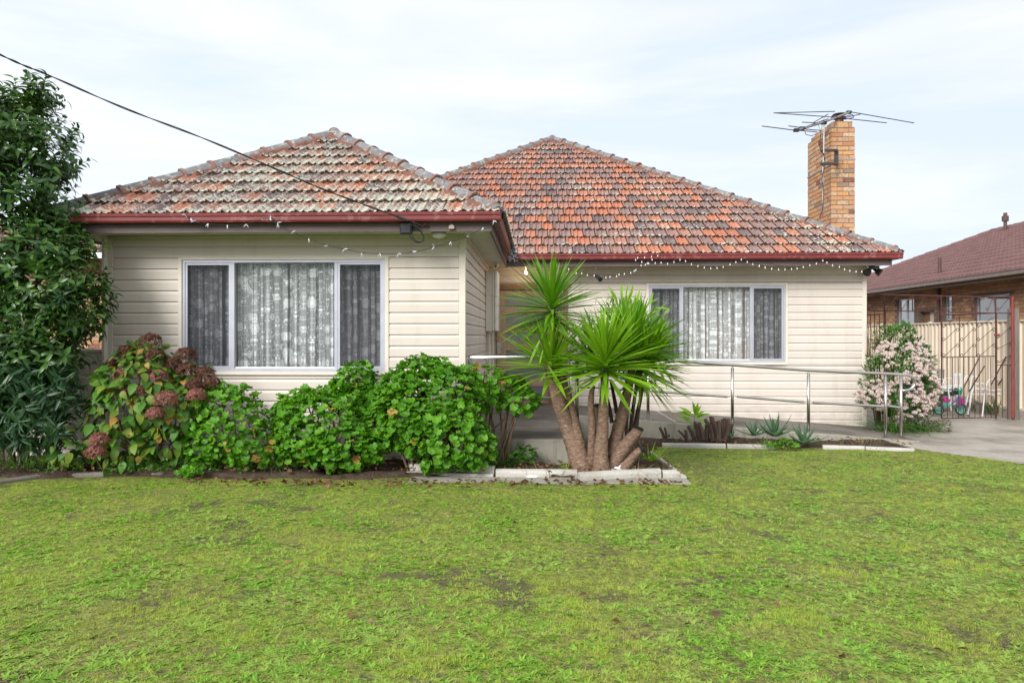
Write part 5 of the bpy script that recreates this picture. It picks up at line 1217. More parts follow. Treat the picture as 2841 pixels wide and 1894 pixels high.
# dark bin with magenta bag beside the flowering shrub
bn_ = thing('rubbish_bin', 'dark lidded bin with a magenta scrap on it half hidden by the flowering shrub', 'bin', tuple(at(*z5(880, 1090), 15.2)))
a, b = at(*z5(850, 860), 15.2), at(*z5(905, 1090), 15.2)
mb = MB(); mb.add([(a.x - .25, 15.1, 0), (b.x - .02, 15.1, 0), (b.x, 15.1, a.z - .05), (a.x - .28, 15.1, a.z - .05), (a.x - .25, 15.6, 0), (b.x - .02, 15.6, 0), (b.x, 15.6, a.z - .05), (a.x - .28, 15.6, a.z - .05)], [(0, 1, 2, 3), (7, 6, 5, 4), (1, 5, 6, 2), (0, 3, 7, 4), (3, 2, 6, 7)]); mb.build('body', M['black'], bn_)
mb = MB(); mb.box((a.x - .3, 15.05, a.z - .05), (b.x + .04, 15.62, a.z)); mb.build('lid', M['black'], bn_, bevel=.012)
mb = MB(); mb.sphere((b.x - .08, 15.2, a.z + .03), .06, 9, 6, 0, (1.3, 1, .6)); mb.build('magenta_scrap', M['pink'], bn_)

# crumpled white bags
def bag(px_, py_, wpx, Y, label, seed, sx=1.0, h=.6):
    p = at(px_, py_, Y); rs = random.Random(seed); bm = bmesh.new(); bmesh.ops.create_icosphere(bm, subdivisions=3, radius=1)
    r = wpx / px_scale(Y) / 2
    for q in bm.verts:
        n_ = mnoise.noise(q.co * 2.2 + Vector((seed, 0, 0))) * .55 + mnoise.noise(q.co * 5 + Vector((seed, 3, 0))) * .3
        q.co = Vector((q.co.x * r * (1 + n_), q.co.y * r * .6 * (1 + n_), max(-.02, q.co.z * r * h * (1 + n_ * 1.6))))
    me = bpy.data.meshes.new('plastic_bag'); bm.to_mesh(me); bm.free(); o = link('plastic_bag', me, M['bag'], None, (p.x, p.y, p.z)); tag(o, label, 'plastic bag')
bag(1476, 1332, 44, 7.62, 'crumpled white plastic bag lying on the grass side of the edging', 3, h=.5)
bag(1717, 1312, 46, 7.9, 'crumpled white plastic bag between the front yucca trunk and the edging', 8, h=.75)

# ------------------------------------------------------------------ plant tools
def leaf_tpl(Ln, Wd, rows=5, fold=.18, droop=.35, shape='lance', curl=0):
    V, Fs = [], []
    for r_ in range(rows + 1):
        t_ = r_ / rows
        if shape == 'lance': wv_ = math.sin(math.pi * min(1, t_ * 1.02) ** .85) ** .8 if 0 < t_ < 1 else .04
        elif shape == 'ovate': wv_ = (math.sin(math.pi * t_ ** .7) ** .75 if 0 < t_ < 1 else .06)
        elif shape == 'sword': wv_ = (.55 + .9 * t_ if t_ < .4 else 1 - ((t_ - .4) / .6) ** 1.8) if t_ < .999 else .02
        elif shape == 'blade': wv_ = 1 - t_ ** 1.6 * .96
        elif shape == 'aloe': wv_ = (1 - t_) ** .8 + .02
        w_ = Wd * .5 * max(.02, wv_); z_ = -droop * Ln * t_ * t_; y_ = Ln * t_ * (1 - .25 * droop * t_)
        V += [(-w_, y_, z_ + fold * w_), (0, y_, z_), (w_, y_, z_ + fold * w_)]
    for r_ in range(rows):
        b = r_ * 3; Fs += [(b, b + 1, b + 4, b + 3), (b + 1, b + 2, b + 5, b + 4)]
    return np.array(V), np.array(Fs)
def geranium_tpl(r, seed=0):
    rs = random.Random(seed); n = 21; V = [(0, 0, 0)]; ph = rs.uniform(0, 6)
    for ring, (k_, zz) in enumerate(((.5, .13), (1.0, .40))):
        for i in range(n):
            a = 2 * math.pi * i / n; sc2 = 1 + (.07 * math.cos(7 * a + ph) if ring else .03 * math.cos(7 * a + ph)) + rs.uniform(-.03, .03)
            notch = 1 - (.45 if ring else .25) * max(0, math.cos(a + math.pi / 2)) ** 14
            V.append((math.cos(a) * r * k_ * sc2 * notch, math.sin(a) * r * k_ * sc2 * notch + r * .5, r * (zz * (.8 + .35 * math.sin(2 * a + ph)) + (.19 if ring else .03) * math.cos(7 * a + ph + 1.5) )))
    V[0] = (0, r * .5, 0)
    T_ = [(0, 1 + i, 1 + (i + 1) % n) for i in range(n)]
    for i in range(n): T_ += [(1 + i, 1 + n + i, 1 + n + (i + 1) % n), (1 + i, 1 + n + (i + 1) % n, 1 + (i + 1) % n)]
    return np.array(V), np.array(T_)
def frame_mat(d, n):
    d = d / np.linalg.norm(d); x = np.cross(d, n); l_ = np.linalg.norm(x)
    if l_ < 1e-5: x = np.cross(d, [1, .1, 0]); l_ = np.linalg.norm(x)
    x /= l_; z = np.cross(x, d); return np.stack([x, d, z], axis=1)      # columns
def leafset(parent, name, tpls, frames, mat, nsep=300, stuff='foliage', key=None, smooth=True, tplmats=None):
    """frames: list of (pos, dir, normal, scale). The nsep nearest/outermost are separate objects, the rest one stuff mesh."""
    if key is None: key = lambda f: f[0][1] + .15 * random.random()
    fr = sorted(frames, key=key); mes = []
    for V, Fs in tpls:
        me = mesh_np(name, V, Fs); me.materials.append(mat); me.polygons.foreach_set('use_smooth', [smooth] * len(me.polygons)); mes.append(me)
    for i, (p, d, n, s) in enumerate(fr[:nsep]):
        m3 = frame_mat(np.array(d, float), np.array(n, float)); q = Matrix(m3.tolist()).to_quaternion()
        link(name, mes[i % len(mes)], None, parent, Vector(p), rot=q, scale=s)
    rest = fr[nsep:]
    if rest:
        for ti, (V, Fs) in enumerate(tpls):
            sub = rest[ti::len(tpls)]
            if not sub: continue
            allV = np.concatenate([(V * s) @ frame_mat(np.array(d, float), np.array(n, float)).T + np.array(p) for p, d, n, s in sub])
            k_ = len(V); allF = np.concatenate([Fs + i * k_ for i in range(len(sub))])
            c = allV.mean(axis=0); me = mesh_np(stuff, allV - c, allF)
            link(stuff, me, mat, parent, Vector(c.tolist()), 'stuff', smooth=smooth)
def V3(*a): return np.array(a, float)
def nrm(v): return v / max(1e-9, np.linalg.norm(v))

# ------------------------------------------------------------------ yucca
YY = 7.95
def yz(x, y): return (1350 + x / 2.24, 650 + y / 2.24)
def yp(x, y, Y): return at(*yz(x, y), Y)
yu = thing('yucca', 'big multi stemmed yucca with spiky green rosettes growing before the porch', 'yucca', tuple(yp(700, 1460, YY)))
def trunk(pts, r0, r1, seed, cut=False, name='trunk', n=16, par=yu, mat='yuc_bark', rings=True):
    P_ = smooth_path(pts, 10); m_ = len(P_); rs_ = []
    for i, p in enumerate(P_):
        t_ = i / (m_ - 1); r = r0 + (r1 - r0) * t_ ** .75
        if rings: r *= 1 + .03 * ((t_ * 26 + seed * .3) % 1) - .01 + .06 * mnoise.noise(Vector((t_ * 5, seed, 0)))
        rs_.append(r * (.80 if rings and par is yu else 1))
    mb = MB(); mb.tube(P_, rs_, n, mod=lambda i, k_: 1 + .09 * mnoise.noise(Vector((i * .35, k_ * .9, seed))) + .05 * mnoise.noise(Vector((i * 1.3, k_ * 2.1, seed))))
    o = mb.build(name, M[mat], par, smooth=True)
    if cut:
        mb = MB(); d = (P_[-1] - P_[-2]).normalized(); mb.tube([P_[-1] - d * .02, P_[-1] + d * .004, P_[-1] + d * .012], [r1 * 1.02, r1 * .98, r1 * .7], 12, mod=lambda i, k_: 1 + .12 * mnoise.noise(Vector((i, k_, seed)))); mb.build('cut_end', M['cut'], o)
    return o
trunk([yp(605, 1480, 8.0), yp(560, 1350, 8.05), yp(505, 1200, 8.1), yp(450, 1040, 8.05), yp(408, 900, 8.05), yp(392, 840, 8.05), yp(396, 790, 8.05)], .165, .045, 1)
trunk([yp(610, 1470, 8.05), yp(575, 1320, 8.05), yp(545, 1180, 8.1), yp(495, 990, 8.15), yp(455, 840, 8.15), yp(425, 640, 8.2), yp(408, 500, 8.25)], .12, .033, 2)
trunk([yp(650, 1475, 8.0), yp(655, 1330, 7.95), yp(655, 1180, 7.9), yp(648, 1060, 7.9), yp(652, 990, 7.9), yp(662, 940, 7.9)], .075, .03, 3)
trunk([yp(700, 1470, 8.15), yp(693, 1300, 8.15), yp(692, 1160, 8.15), yp(696, 1060, 8.15)], .085, .055, 4, cut=True)
trunk([yp(712, 1480, 7.86), yp(712, 1430, 7.86), yp(712, 1330, 7.87), yp(722, 1200, 7.86), yp(728, 1060, 7.84), yp(733, 920, 7.82), yp(736, 780, 7.8)], .135, .042, 5)
trunk([yp(775, 1480, 8.0), yp(795, 1320, 8.05), yp(825, 1180, 8.1), yp(860, 1050, 8.15), yp(890, 900, 8.2), yp(915, 760, 8.2)], .12, .05, 6)
trunk([yp(760, 1460, 8.0), yp(820, 1370, 7.98), yp(880, 1290, 7.95), yp(930, 1230, 7.93), yp(943, 1200, 7.93)], .12, .062, 7, cut=True)
trunk([yp(830, 1465, 7.95), yp(880, 1420, 7.92), yp(925, 1365, 7.9), yp(968, 1330, 7.88)], .085, .042, 8, cut=True)
yv = [leaf_tpl(1, w_, 7, .35, dr, 'sword') for w_, dr in ((.064, .02), (.068, .07), (.058, .16))]
def rosette(c, Ln, n, seed, axis=(0, 0, 1), emin=-.55, mat='yuc', sep=75, core_h=.22, spread=1.0):
    rs = random.Random(seed); c = np.array(c, float); ax = nrm(np.array(axis, float)); t1 = nrm(np.cross(ax, [0.3, 1, 0.1])); t2 = np.cross(ax, t1)
    hub = MB(); hub.tube([Vector(c - ax * core_h), Vector(c + ax * .04)], [.05, .025], 10); ho = hub.build('rosette', M['green_stem'], yu)
    fr = [[], [], []]
    for i in range(n):
        f = (i + .5) / n; az = i * 2.39996 + rs.uniform(-.2, .2); el = math.asin(max(-1, min(1, 1 - f * (1 - emin)))) * 1.0
        el = math.pi / 2 * (1 - f ** .62 * (1 - emin * .0)) - f * .55 * (-emin) / .55 * 1.0 + rs.gauss(0, .07)
        d = nrm((t1 * math.cos(az) + t2 * math.sin(az)) * math.cos(el) * spread + ax * math.sin(el))
        nn = nrm(ax * math.cos(el) - (t1 * math.cos(az) + t2 * math.sin(az)) * math.sin(el)) + np.array([rs.gauss(0, .12) for _ in range(3)])
        p = c - ax * core_h * f * .95 + d * .02
        L_ = Ln * (1.0 - .28 * (1 - f) ** 2.5) * rs.uniform(.82, 1.08)
        k_ = 0 if el > .5 else (1 if rs.random() < .7 else 2)
        if el < -.5: k_ = 2
        fr[k_].append((p, d, nn, L_))
    for k_ in range(3):
        if fr[k_]: leafset(ho, 'leaf', [yv[k_]], fr[k_], M[mat], sep, 'leaves')
rosette(yp(402, 405, 8.25), .74, 150, 11, (-.02, -.05, 1), emin=-.42)
rosette(yp(398, 790, 8.05), .74, 110, 12, (-.05, -.15, 1), emin=-.05, core_h=.14, mat='yuc_lt')
rosette(yp(738, 765, 7.75), .76, 165, 13, (.0, -.16, 1), emin=-.18, mat='yuc_lt', core_h=.2)
rosette(yp(905, 690, 8.35), .84, 165, 14, (.15, -.05, 1), emin=-.2)
rosette(yp(990, 780, 8.45), .70, 130, 15, (.5, -.1, 1), emin=-.35, mat='yuc_lt')
rosette(yp(640, 720, 8.6), .62, 70, 16, (.0, -.0, 1), emin=-.1)
rosette(yp(860, 560, 8.7), .55, 70, 17, (.05, 0, 1), emin=-.1, mat='yuc_lt')
rosette(yp(1040, 690, 8.6), .52, 80, 18, (.3, 0, 1), emin=-.2)
# a few bent leaves hanging below the front heads
fr = []
for (a, b, c, d, Y) in ((770, 900, 905, 1120, 7.55), (330, 660, 255, 820, 7.7), (350, 720, 325, 815, 7.7), (980, 840, 1000, 1040, 8.0), (1040, 840, 1055, 960, 8.0), (1100, 820, 1165, 940, 8.1), (380, 640, 398, 700, 7.7), (385, 820, 455, 925, 7.75), (700, 920, 698, 1000, 7.7), (1060, 800, 1125, 960, 8.1)):
    p, q = np.array(yp(a, b, Y)), np.array(yp(c, d, Y)); fr.append((p, q - p, V3(rs.uniform(-.4, .4), -1, .3), np.linalg.norm(q - p) * 1.02))
leafset(yu, 'hanging_leaf', [leaf_tpl(1, .11, 6, .3, .05, 'sword')], fr, M['yuc_lt'])
# thin cane plant behind the yucca
cn = thing('cane_plant', 'thin caned leafy plant standing behind the yucca by the ramp wall', 'plant', tuple(yp(890, 1280, 8.9)))
for k_, P_ in enumerate(([(872, 1270), (870, 1150), (885, 1000), (905, 880)], [(890, 1270), (905, 1120), (925, 980), (935, 870)], [(912, 1240), (935, 1120), (960, 1000), (978, 880)], [(810, 1110), (790, 1000), (770, 900)], [(780, 1170), (760, 1060), (740, 980)], [(930, 1200), (945, 1090), (970, 960)])):
    trunk([yp(a, b, 8.9 + .05 * k_) for a, b in P_], .028, .018, 30 + k_, name='cane', n=8, par=cn, mat='stick', rings=True)
fr = []
for k_ in range(90):
    base = yp(min(1060, rs.gauss(860, 90)), rs.uniform(400, 700), 8.9 + rs.uniform(-.1, .3)); d = V3(rs.gauss(0, .7), rs.gauss(-.2, .4), rs.uniform(.1, 1.2)); fr.append((np.array(base), d, V3(rs.gauss(0, .3), -.6, .8), rs.uniform(.15, .26)))
leafset(cn, 'leaf', [leaf_tpl(1, .15, 6, .25, .25, 'lance')], fr, M['yuc_lt'], 130)
for k_ in range(8):
    a = (rs.gauss(880, 100), 860); mb = MB(); mb.tube([yp(*a, 9.0), yp(a[0] + rs.uniform(-60, 60), 400, 9.0)], .012, 6); mb.build('cane', M['green_stem'], cn)

# ------------------------------------------------------------------ geraniums
GT = [geranium_tpl(.043, i) for i in range(5)]
def shrub_points(ells, n, rng, inner=.28):
    """points on the lumpy union of ellipsoids, with outward normals"""
    out_ = []
    vol = np.array([e_[1][0] * e_[1][1] + e_[1][0] * e_[1][2] for e_ in ells]); pr_ = vol / vol.sum()
    tries = 0
    while len(out_) < n and tries < n * 30:
        tries += 1
        k_ = rng.choice(len(ells), p=pr_); c, r = np.array(ells[k_][0]), np.array(ells[k_][1]); d = nrm(rng.normal(size=3))
        if d[1] > .5 and rng.random() < .75: continue
        lump = 1 + .20 * mnoise.noise(Vector(c + d * r) * 4.0) + .13 * mnoise.noise(Vector(c + d * r) * 9.0)
        depth = 1 - inner * rng.random() ** 1.6; p = c + d * r * lump * depth
        if any(np.sum(((p - np.array(e2[0])) / np.array(e2[1])) ** 2) < .58 for j, e2 in enumerate(ells) if j != k_): continue
        if p[2] < lawn_z(p[1]) + .06: continue
        nn = nrm(d / r); out_.append((p, nn))
    return out_
def E(x, y, rx, ry, Y, rd): c = at(x, y, Y); s = Y / F; return (tuple(c), (rx * s, rd, ry * s))
def geranium(label, ells, n, base_px, seed, stems=14, dry=.022):
    rng = np.random.default_rng(seed); b = at(*base_px); t_ = thing('geranium_bush', label, 'bush', tuple(b), 'leafy green geraniums along the front wall')
    fr, dr = [], []
    for p, nn in shrub_points(ells, n, rng):
        # leaf blades lie near horizontal, tipped outwards
        nd = nrm(nn * .75 + V3(0, -.10, .85) + rng.normal(size=3) * .36); d = nrm(np.cross(np.cross(nd, nn + V3(0, 0, -.4)), nd) + rng.normal(size=3) * .25)
        (dr if (rng.random() < dry) else fr).append((p, d, nd, rng.uniform(.42, 1.28)))
    leafset(t_, 'leaf', GT, fr, M['ger'], 300, key=lambda f: f[0][1] * 1.0 - .25 * f[0][2])
    if dr: leafset(t_, 'dry_leaf', GT[:2], dr, M['ger_dry'], 300)
    mb = MB(); rs = random.Random(seed)
    for p, d, nd, s in fr[::3]:
        q = p - nd * rs.uniform(.05, .09) - d * .02 + V3(0, .01, -.02); mb.tube([Vector(p + d * .026 * s), Vector(q)], .0022, 3, caps=False)
    mb.build('petioles', M['green_stem'], t_, 'stuff', fix=False)
    for k_ in range(stems):
        e_ = ells[k_ % len(ells)]; c = Vector(e_[0]); tip = c + Vector((rs.uniform(-.75, .75) * e_[1][0], rs.uniform(-.4, .4) * e_[1][1], rs.uniform(.0, .7) * e_[1][2]))
        bb = Vector((b.x + rs.uniform(-.18, .18) + (c.x - b.x) * .45, b.y + rs.uniform(-.1, .1), lawn_z(b.y) + .02)); mid = bb.lerp(tip, .5) + Vector((rs.uniform(-.1, .1), rs.uniform(-.05, .05), .02))
        mb = MB(); mb.tube(smooth_path([bb, mid, tip], 4), [.014 - .0009 * i for i in range(9)], 6); mb.build('stem', M['stem'], t_, smooth=True)
geranium('leftmost bright green geranium bush beside the hydrangea', [E(640, 1175, 105, 110, 7.9, .30), E(600, 1120, 70, 60, 8.0, .25), E(690, 1245, 70, 60, 7.8, .22), E(575, 1230, 55, 60, 7.9, .2)], 760, (640, 1315, 8.0), 41)
geranium('broad bright green geranium bush below the wide front window', [E(900, 1185, 150, 95, 7.95, .38), E(980, 1130, 90, 60, 8.15, .28), E(850, 1135, 85, 55, 8.1, .28), E(960, 1240, 110, 65, 7.75, .28), E(1050, 1160, 70, 85, 8.1, .3), E(810, 1230, 50, 55, 7.9, .2)], 1750, (940, 1315, 8.0), 42, 22, .02)
geranium('tallest bright green geranium bush at the wing corner in front of the porch', [E(1215, 1110, 125, 95, 7.9, .36), E(1240, 1200, 115, 100, 7.7, .34), E(1180, 1035, 75, 45, 8.1, .28), E(1130, 1150, 80, 100, 7.85, .3), E(1300, 1240, 70, 60, 7.65, .2), E(1120, 1080, 70, 50, 8.1, .25), E(1270, 1060, 60, 40, 8.1, .25)], 2100, (1220, 1310, 7.85), 43, 24, .008)
geranium('small dark green geranium bush silhouetted on the right pane of the front window', [E(990, 1050, 48, 45, 8.35, .2), E(950, 1075, 30, 25, 8.35, .15), E(1020, 1085, 45, 30, 8.35, .18)], 340, (990, 1290, 8.35), 44, 8)
geranium('straggly geranium branches leaning over the porch with bare reddish stems', [E(1395, 1075, 72, 34, 8.3, .2), E(1340, 1045, 55, 34, 8.3, .2), E(1450, 1108, 50, 34, 8.2, .18), E(1360, 1110, 35, 22, 8.2, .15)], 330, (1330, 1300, 8.2), 45, 12, .03)
# long bare stems of the porch branch
for k_, P_ in enumerate((([(1408, 1290), (1415, 1220), (1432, 1160), (1440, 1120)]), ([(1330, 1260), (1360, 1200), (1400, 1160), (1410, 1120)]), ([(1340, 1250), (1350, 1180), (1345, 1110)]))):
    mb = MB(); mb.tube(smooth_path([at(a, b, 8.2) for a, b in P_], 5), .011, 6); mb.build('stem', M['stem'], bpy.data.objects['geranium_bush.004'], smooth=True)

# ------------------------------------------------------------------ hydrangea
hy = thing('hydrangea', 'fading hydrangea with yellowing leaves and dusty red brown flower heads left of the front window', 'bush', tuple(at(380, 1290, 8.0)))
rng = np.random.default_rng(50); fr, yl = [], []
ht = [leaf_tpl(.135, .085, 6, .22, .28, 'ovate'), leaf_tpl(.12, .078, 6, .18, .4, 'ovate')]
hells = [E(400, 1080, 120, 105, 7.95, .36), E(330, 1150, 85, 110, 7.85, .3), E(480, 1130, 95, 90, 8.0, .3), E(400, 1000, 90, 45, 8.05, .25), E(530, 1050, 60, 50, 8.1, .22), E(200, 1240, 60, 50, 7.7, .22), E(340, 1235, 80, 55, 7.75, .22), E(450, 1220, 70, 60, 7.9, .22)]
for p, nn in shrub_points(hells, 980, rng, .4):
    nd = nrm(nn * .8 + V3(0, -.15, .6) + rng.normal(size=3) * .3); d = nrm(nn * .8 + V3(0, 0, -.55) + rng.normal(size=3) * .35); (yl if rng.random() < .055 else fr).append((p, d, nd, rng.uniform(.65, 1.2)))
leafset(hy, 'leaf', ht, fr, M['hyd'], 300); leafset(hy, 'yellow_leaf', ht, yl, M['ger_dry'], 100)
rs = random.Random(51)
for k_ in range(26):
    e_ = hells[k_ % 8]; c = Vector(e_[0]); tip = c + Vector((rs.uniform(-.6, .6) * e_[1][0], rs.uniform(-.3, .3) * e_[1][1], rs.uniform(-.2, .6) * e_[1][2])); bb = Vector((c.x * .6 + at(400, 0, 8).x * .4 + rs.uniform(-.1, .1), 8.0, lawn_z(8) + .02))
    mb = MB(); mb.tube(smooth_path([bb, bb.lerp(tip, .5) + Vector((rs.uniform(-.08, .08), 0, .03)), tip], 4), .0075, 6); mb.build('stem', M['stem'], hy, smooth=True)
petal = np.array([(-.5, 0, 0), (0, -.5, .0), (.5, 0, 0), (0, .5, 0), (0, 0, -.2)]); 
def flower_head_mesh(rad, n, seed, fl, name):
    rg = np.random.default_rng(seed); V, Fs = [], []
    for i in range(n):
        d = nrm(rg.normal(size=3)); 
        if d[2] < -.35: d[2] *= -1
        p = d * rad * (rg.uniform(.8, 1.05)) * np.array([1, 1, .88]) ; m3 = frame_mat(nrm(np.cross(d, rg.normal(size=3))), nrm(d + rg.normal(size=3) * .5)); s = fl * rg.uniform(.7, 1.3)
        for k_ in range(4):
            a = k_ * math.pi / 2; ca, sa = math.cos(a), math.sin(a); q = np.array([(0, 0, -.1), (ca - .5 * sa, sa + .5 * ca, .12), (ca * 1.25, sa * 1.25, .2), (ca + .5 * sa, sa - .5 * ca, .12)]) * s * .5
            b = len(V); V += [tuple(x) for x in (q @ m3.T + p)]; Fs.append((b, b + 1, b + 2, b + 3))
    return mesh_np(name, V, Fs)
for (x, y, r, kind, Y) in ((417, 950, 37, 0, 8.0), (350, 978, 28, 0, 7.95), (515, 990, 38, 0, 7.95), (520, 1030, 36, 0, 7.9), (430, 990, 34, 0, 7.9), (355, 1000, 30, 0, 7.9), (480, 1012, 30, 0, 7.95), (570, 1040, 34, 0, 7.95), (590, 1065, 28, 0, 7.9), (540, 1070, 30, 0, 7.85), (335, 1043, 27, 1, 7.75),
                        (440, 1045, 26, 1, 7.75), (400, 1085, 26, 0, 7.7), (350, 1090, 22, 0, 7.7), (460, 1112, 40, 1, 7.6), (432, 1150, 30, 1, 7.6), (545, 1100, 33, 1, 7.7), (275, 1222, 32, 1, 7.5), (265, 1258, 34, 1, 7.48), (310, 1008, 18, 0, 7.9), (405, 1040, 22, 0, 7.8)):
    rad = r * .86 * Y / F; me = flower_head_mesh(rad * .95, 420, x, .021, 'flower_head'); o = link('flower_head', me, M['hyd_pk' if kind else 'hyd_fl'], hy, at(x, y, Y))
    mb = MB(); p = at(x, y, Y); mb.tube([p - Vector((0, 0, rad * .4)), p + Vector((rs.uniform(-.05, .05), .08, -.22))], .005, 5); mb.build('flower_stem', M['green_stem'], hy)

# ------------------------------------------------------------------ tree and dark shrubs at the left
tr = thing('laurel_tree', 'tall dense dark green laurel like tree filling the left edge of the view', 'tree', (at(40, 1300, 8.2).x, 8.2, .08))
lt = [leaf_tpl(.125, .046, 6, .30, .42, 'lance'), leaf_tpl(.115, .05, 6, .22, .25, 'lance'), leaf_tpl(.13, .042, 6, .35, .6, 'lance')]
rng = np.random.default_rng(60); rs = random.Random(60)
tells = [E(20, 560, 170, 160, 8.0, .75), E(55, 385, 120, 125, 8.0, .65), E(10, 320, 80, 55, 8.0, .4), E(-60, 360, 120, 110, 8.1, .6), E(130, 430, 75, 100, 8.0, .4), E(60, 720, 175, 150, 7.9, .75), E(160, 800, 120, 120, 7.9, .55), E(230, 850, 75, 85, 7.85, .4), E(20, 900, 190, 170, 7.9, .7), E(130, 960, 110, 110, 7.9, .5), E(20, 1080, 130, 120, 7.9, .5), E(112, 262, 34, 32, 8.0, .25), E(190, 700, 60, 50, 7.9, .3), E(-120, 700, 160, 400, 8.0, .8)]
fr, shoots = [], MB()
for p, nn in shrub_points(tells, 2000, rng, .5):
    up = nrm(nn * .75 + V3(0, 0, .75) + rng.normal(size=3) * .25); Ls = rng.uniform(.16, .36); m_ = int(Ls / .026); st = p - up * Ls * .6
    shoots.tube([Vector(st), Vector(st + up * Ls * .5), Vector(st + up * Ls)], [.004, .003, .0015], 3, caps=False)
    s1 = nrm(np.cross(up, V3(.3, .8, .1))); s2 = np.cross(up, s1)
    for j in range(m_):
        a = j * 2.4 + rng.uniform(0, .5); ou = s1 * math.cos(a) + s2 * math.sin(a); q = st + up * Ls * (j + 1) / m_
        d = nrm(ou * .9 + up * (.25 + .5 * j / m_) + V3(0, 0, .05)); fr.append((q, d, nrm(up + ou * .1 + rng.normal(size=3) * .15), rng.uniform(.65, 1.12)))
print('tree leaves', len(fr))
leafset(tr, 'leaf', lt, fr, M['laurel'], 300, key=lambda f: f[0][1] + (3 if f[0][0] < at(0, 0, 7.9).x else 0)); shoots.build('twigs', M['green_stem'], tr, 'stuff', fix=False)
tb_ = at(40, 1290, 8.2)
for k_, P_ in enumerate(([(30, 1290), (25, 1100), (50, 900), (30, 600), (60, 350)], [(60, 1290), (75, 1100), (70, 950), (110, 750), (120, 400), (110, 260)], [(10, 1290), (-20, 1000), (-60, 600), (-60, 300)], [(75, 1180), (130, 1000), (200, 850)], [(60, 1250), (80, 1050), (65, 950), (20, 800)])):
    P2 = smooth_path([at(a, b, 8.15) for a, b in P_], 5); mb = MB(); mb.tube(P2, list(np.linspace(.055, .012, len(P2))), 9); mb.build('trunk' if k_ < 3 else 'branch', M['bark'], tr, smooth=True)
ol = thing('oleander_bush', 'dark narrow leaved oleander bush under the tree at the left edge', 'bush', (at(80, 1290, 7.6).x, 7.6, .1))
ot = [leaf_tpl(.17, .026, 6, .25, .18, 'lance'), leaf_tpl(.15, .022, 6, .25, .35, 'lance')]
fr = []
for p, nn in shrub_points([E(50, 1130, 130, 110, 7.6, .4), E(150, 1080, 80, 70, 7.7, .3), E(30, 1010, 110, 80, 7.6, .35), E(190, 1120, 45, 40, 7.75, .2), E(190, 830, 40, 40, 7.6, .2), E(100, 1200, 100, 50, 7.6, .3)], 330, rng, .4):
    up = nrm(nn + V3(0, 0, .35) + rng.normal(size=3) * .3); s1 = nrm(np.cross(up, V3(.3, .8, .1))); s2 = np.cross(up, s1)
    for j in range(10):
        a = j * 2.1 + rng.uniform(0, .5); ou = s1 * math.cos(a) + s2 * math.sin(a); d = nrm(ou * .75 + up * rng.uniform(.3, .9)); fr.append((p - up * .012 * j, d, nrm(up + ou * -.2), rng.uniform(.7, 1.1)))
leafset(ol, 'leaf', ot, fr, M['laurel_deep'], 300)
for k_ in range(8): mb = MB(); b_ = at(40 + 20 * k_, 1285, 7.65); mb.tube([b_, b_ + Vector((rs.uniform(-.2, .2), 0, .4)), b_ + Vector((rs.uniform(-.3, .3), 0, .8))], [.012, .01, .006], 6); mb.build('stem', M['bark'], ol, smooth=True)

# ------------------------------------------------------------------ strappy plants, aloes, sticks, small plants
def tuft(name, label, cat, cpx, Y, n, Ln, Wd, mat, seed, spread=.12, droop=.5, sep=300, up=1.0, group=None, shape='blade'):
    c = at(*cpx, Y); zb_ = c.z if cat == 'x' else c.z; t_ = thing(name, label, cat, tuple(c), group); rg = np.random.default_rng(seed); fr = []
    for i in range(n):
        a = rg.uniform(0, 2 * math.pi); sp_ = rg.uniform(.15, 1); p = V3(c.x + math.cos(a) * spread * rg.uniform(0, 1), c.y + math.sin(a) * spread * .6 * rg.uniform(0, 1), c.z)
        d = nrm(V3(math.cos(a) * sp_, math.sin(a) * sp_, up * rg.uniform(.5, 1.3))); fr.append((p, d, nrm(V3(-math.cos(a) * .6, -math.sin(a) * .6, 1)), Ln * rg.uniform(.6, 1.1)))
    leafset(t_, 'leaf', [leaf_tpl(1, Wd / Ln, 6, .25, droop, shape), leaf_tpl(1, Wd / Ln * .9, 6, .25, droop * 1.7, shape)], fr, M[mat], sep); return t_
tuft('strap_plant', 'drooping strap leaved plant between the tall geranium and the porch wall', 'plant', (1395, 1300), 8.1, 75, .42, .016, 'strap', 70, .22, .55)
tuft('strap_plant', 'fine arching grassy plant below the tall geranium, left of the porch wall', 'plant', (1350, 1310), 7.95, 60, .36, .012, 'strap', 71, .2, .7)
tuft('lily_clump', 'dense dark green strap leaves at the foot of the flowering shrub', 'plant', (2480, 1196), 12.2, 170, .62, .02, 'strap', 72, .42, .75)
tuft('lily_clump', 'thin light green strap leaves right of the flowering shrub foot', 'plant', (2560, 1194), 12.3, 110, .48, .016, 'strap', 73, .3, .7)
tuft('grass_tuft', 'dark grassy tuft under the oleander near the left frame edge', 'grass', (70, 1290), 7.6, 130, .45, .012, 'strap', 74, .5, .5)
tuft('grass_tuft', 'grassy tuft between the low hydrangea head and the left geranium', 'grass', (470, 1300), 7.7, 100, .30, .010, 'strap', 75, .45, .5)
tuft('grass_tuft', 'grassy tuft between the two left geranium bushes', 'grass', (760, 1295), 7.85, 80, .32, .010, 'strap', 76, .25, .6)
tuft('grass_tuft', 'small green tuft just right of the cut yucca stumps', 'grass', (1800, 1275), 8.1, 36, .26, .018, 'yuc_lt', 77, .12, .35)
tuft('grass_tuft', 'tiny upright sprout left of the yucca trunks', 'grass', (1573, 1303), 7.85, 14, .16, .012, 'yuc_lt', 78, .04, .2)
tuft('grass_tuft', 'little sprouting tuft in the right bed corner by the edging stub', 'grass', (1790, 1320), 7.75, 30, .14, .010, 'strap', 79, .14, .4)
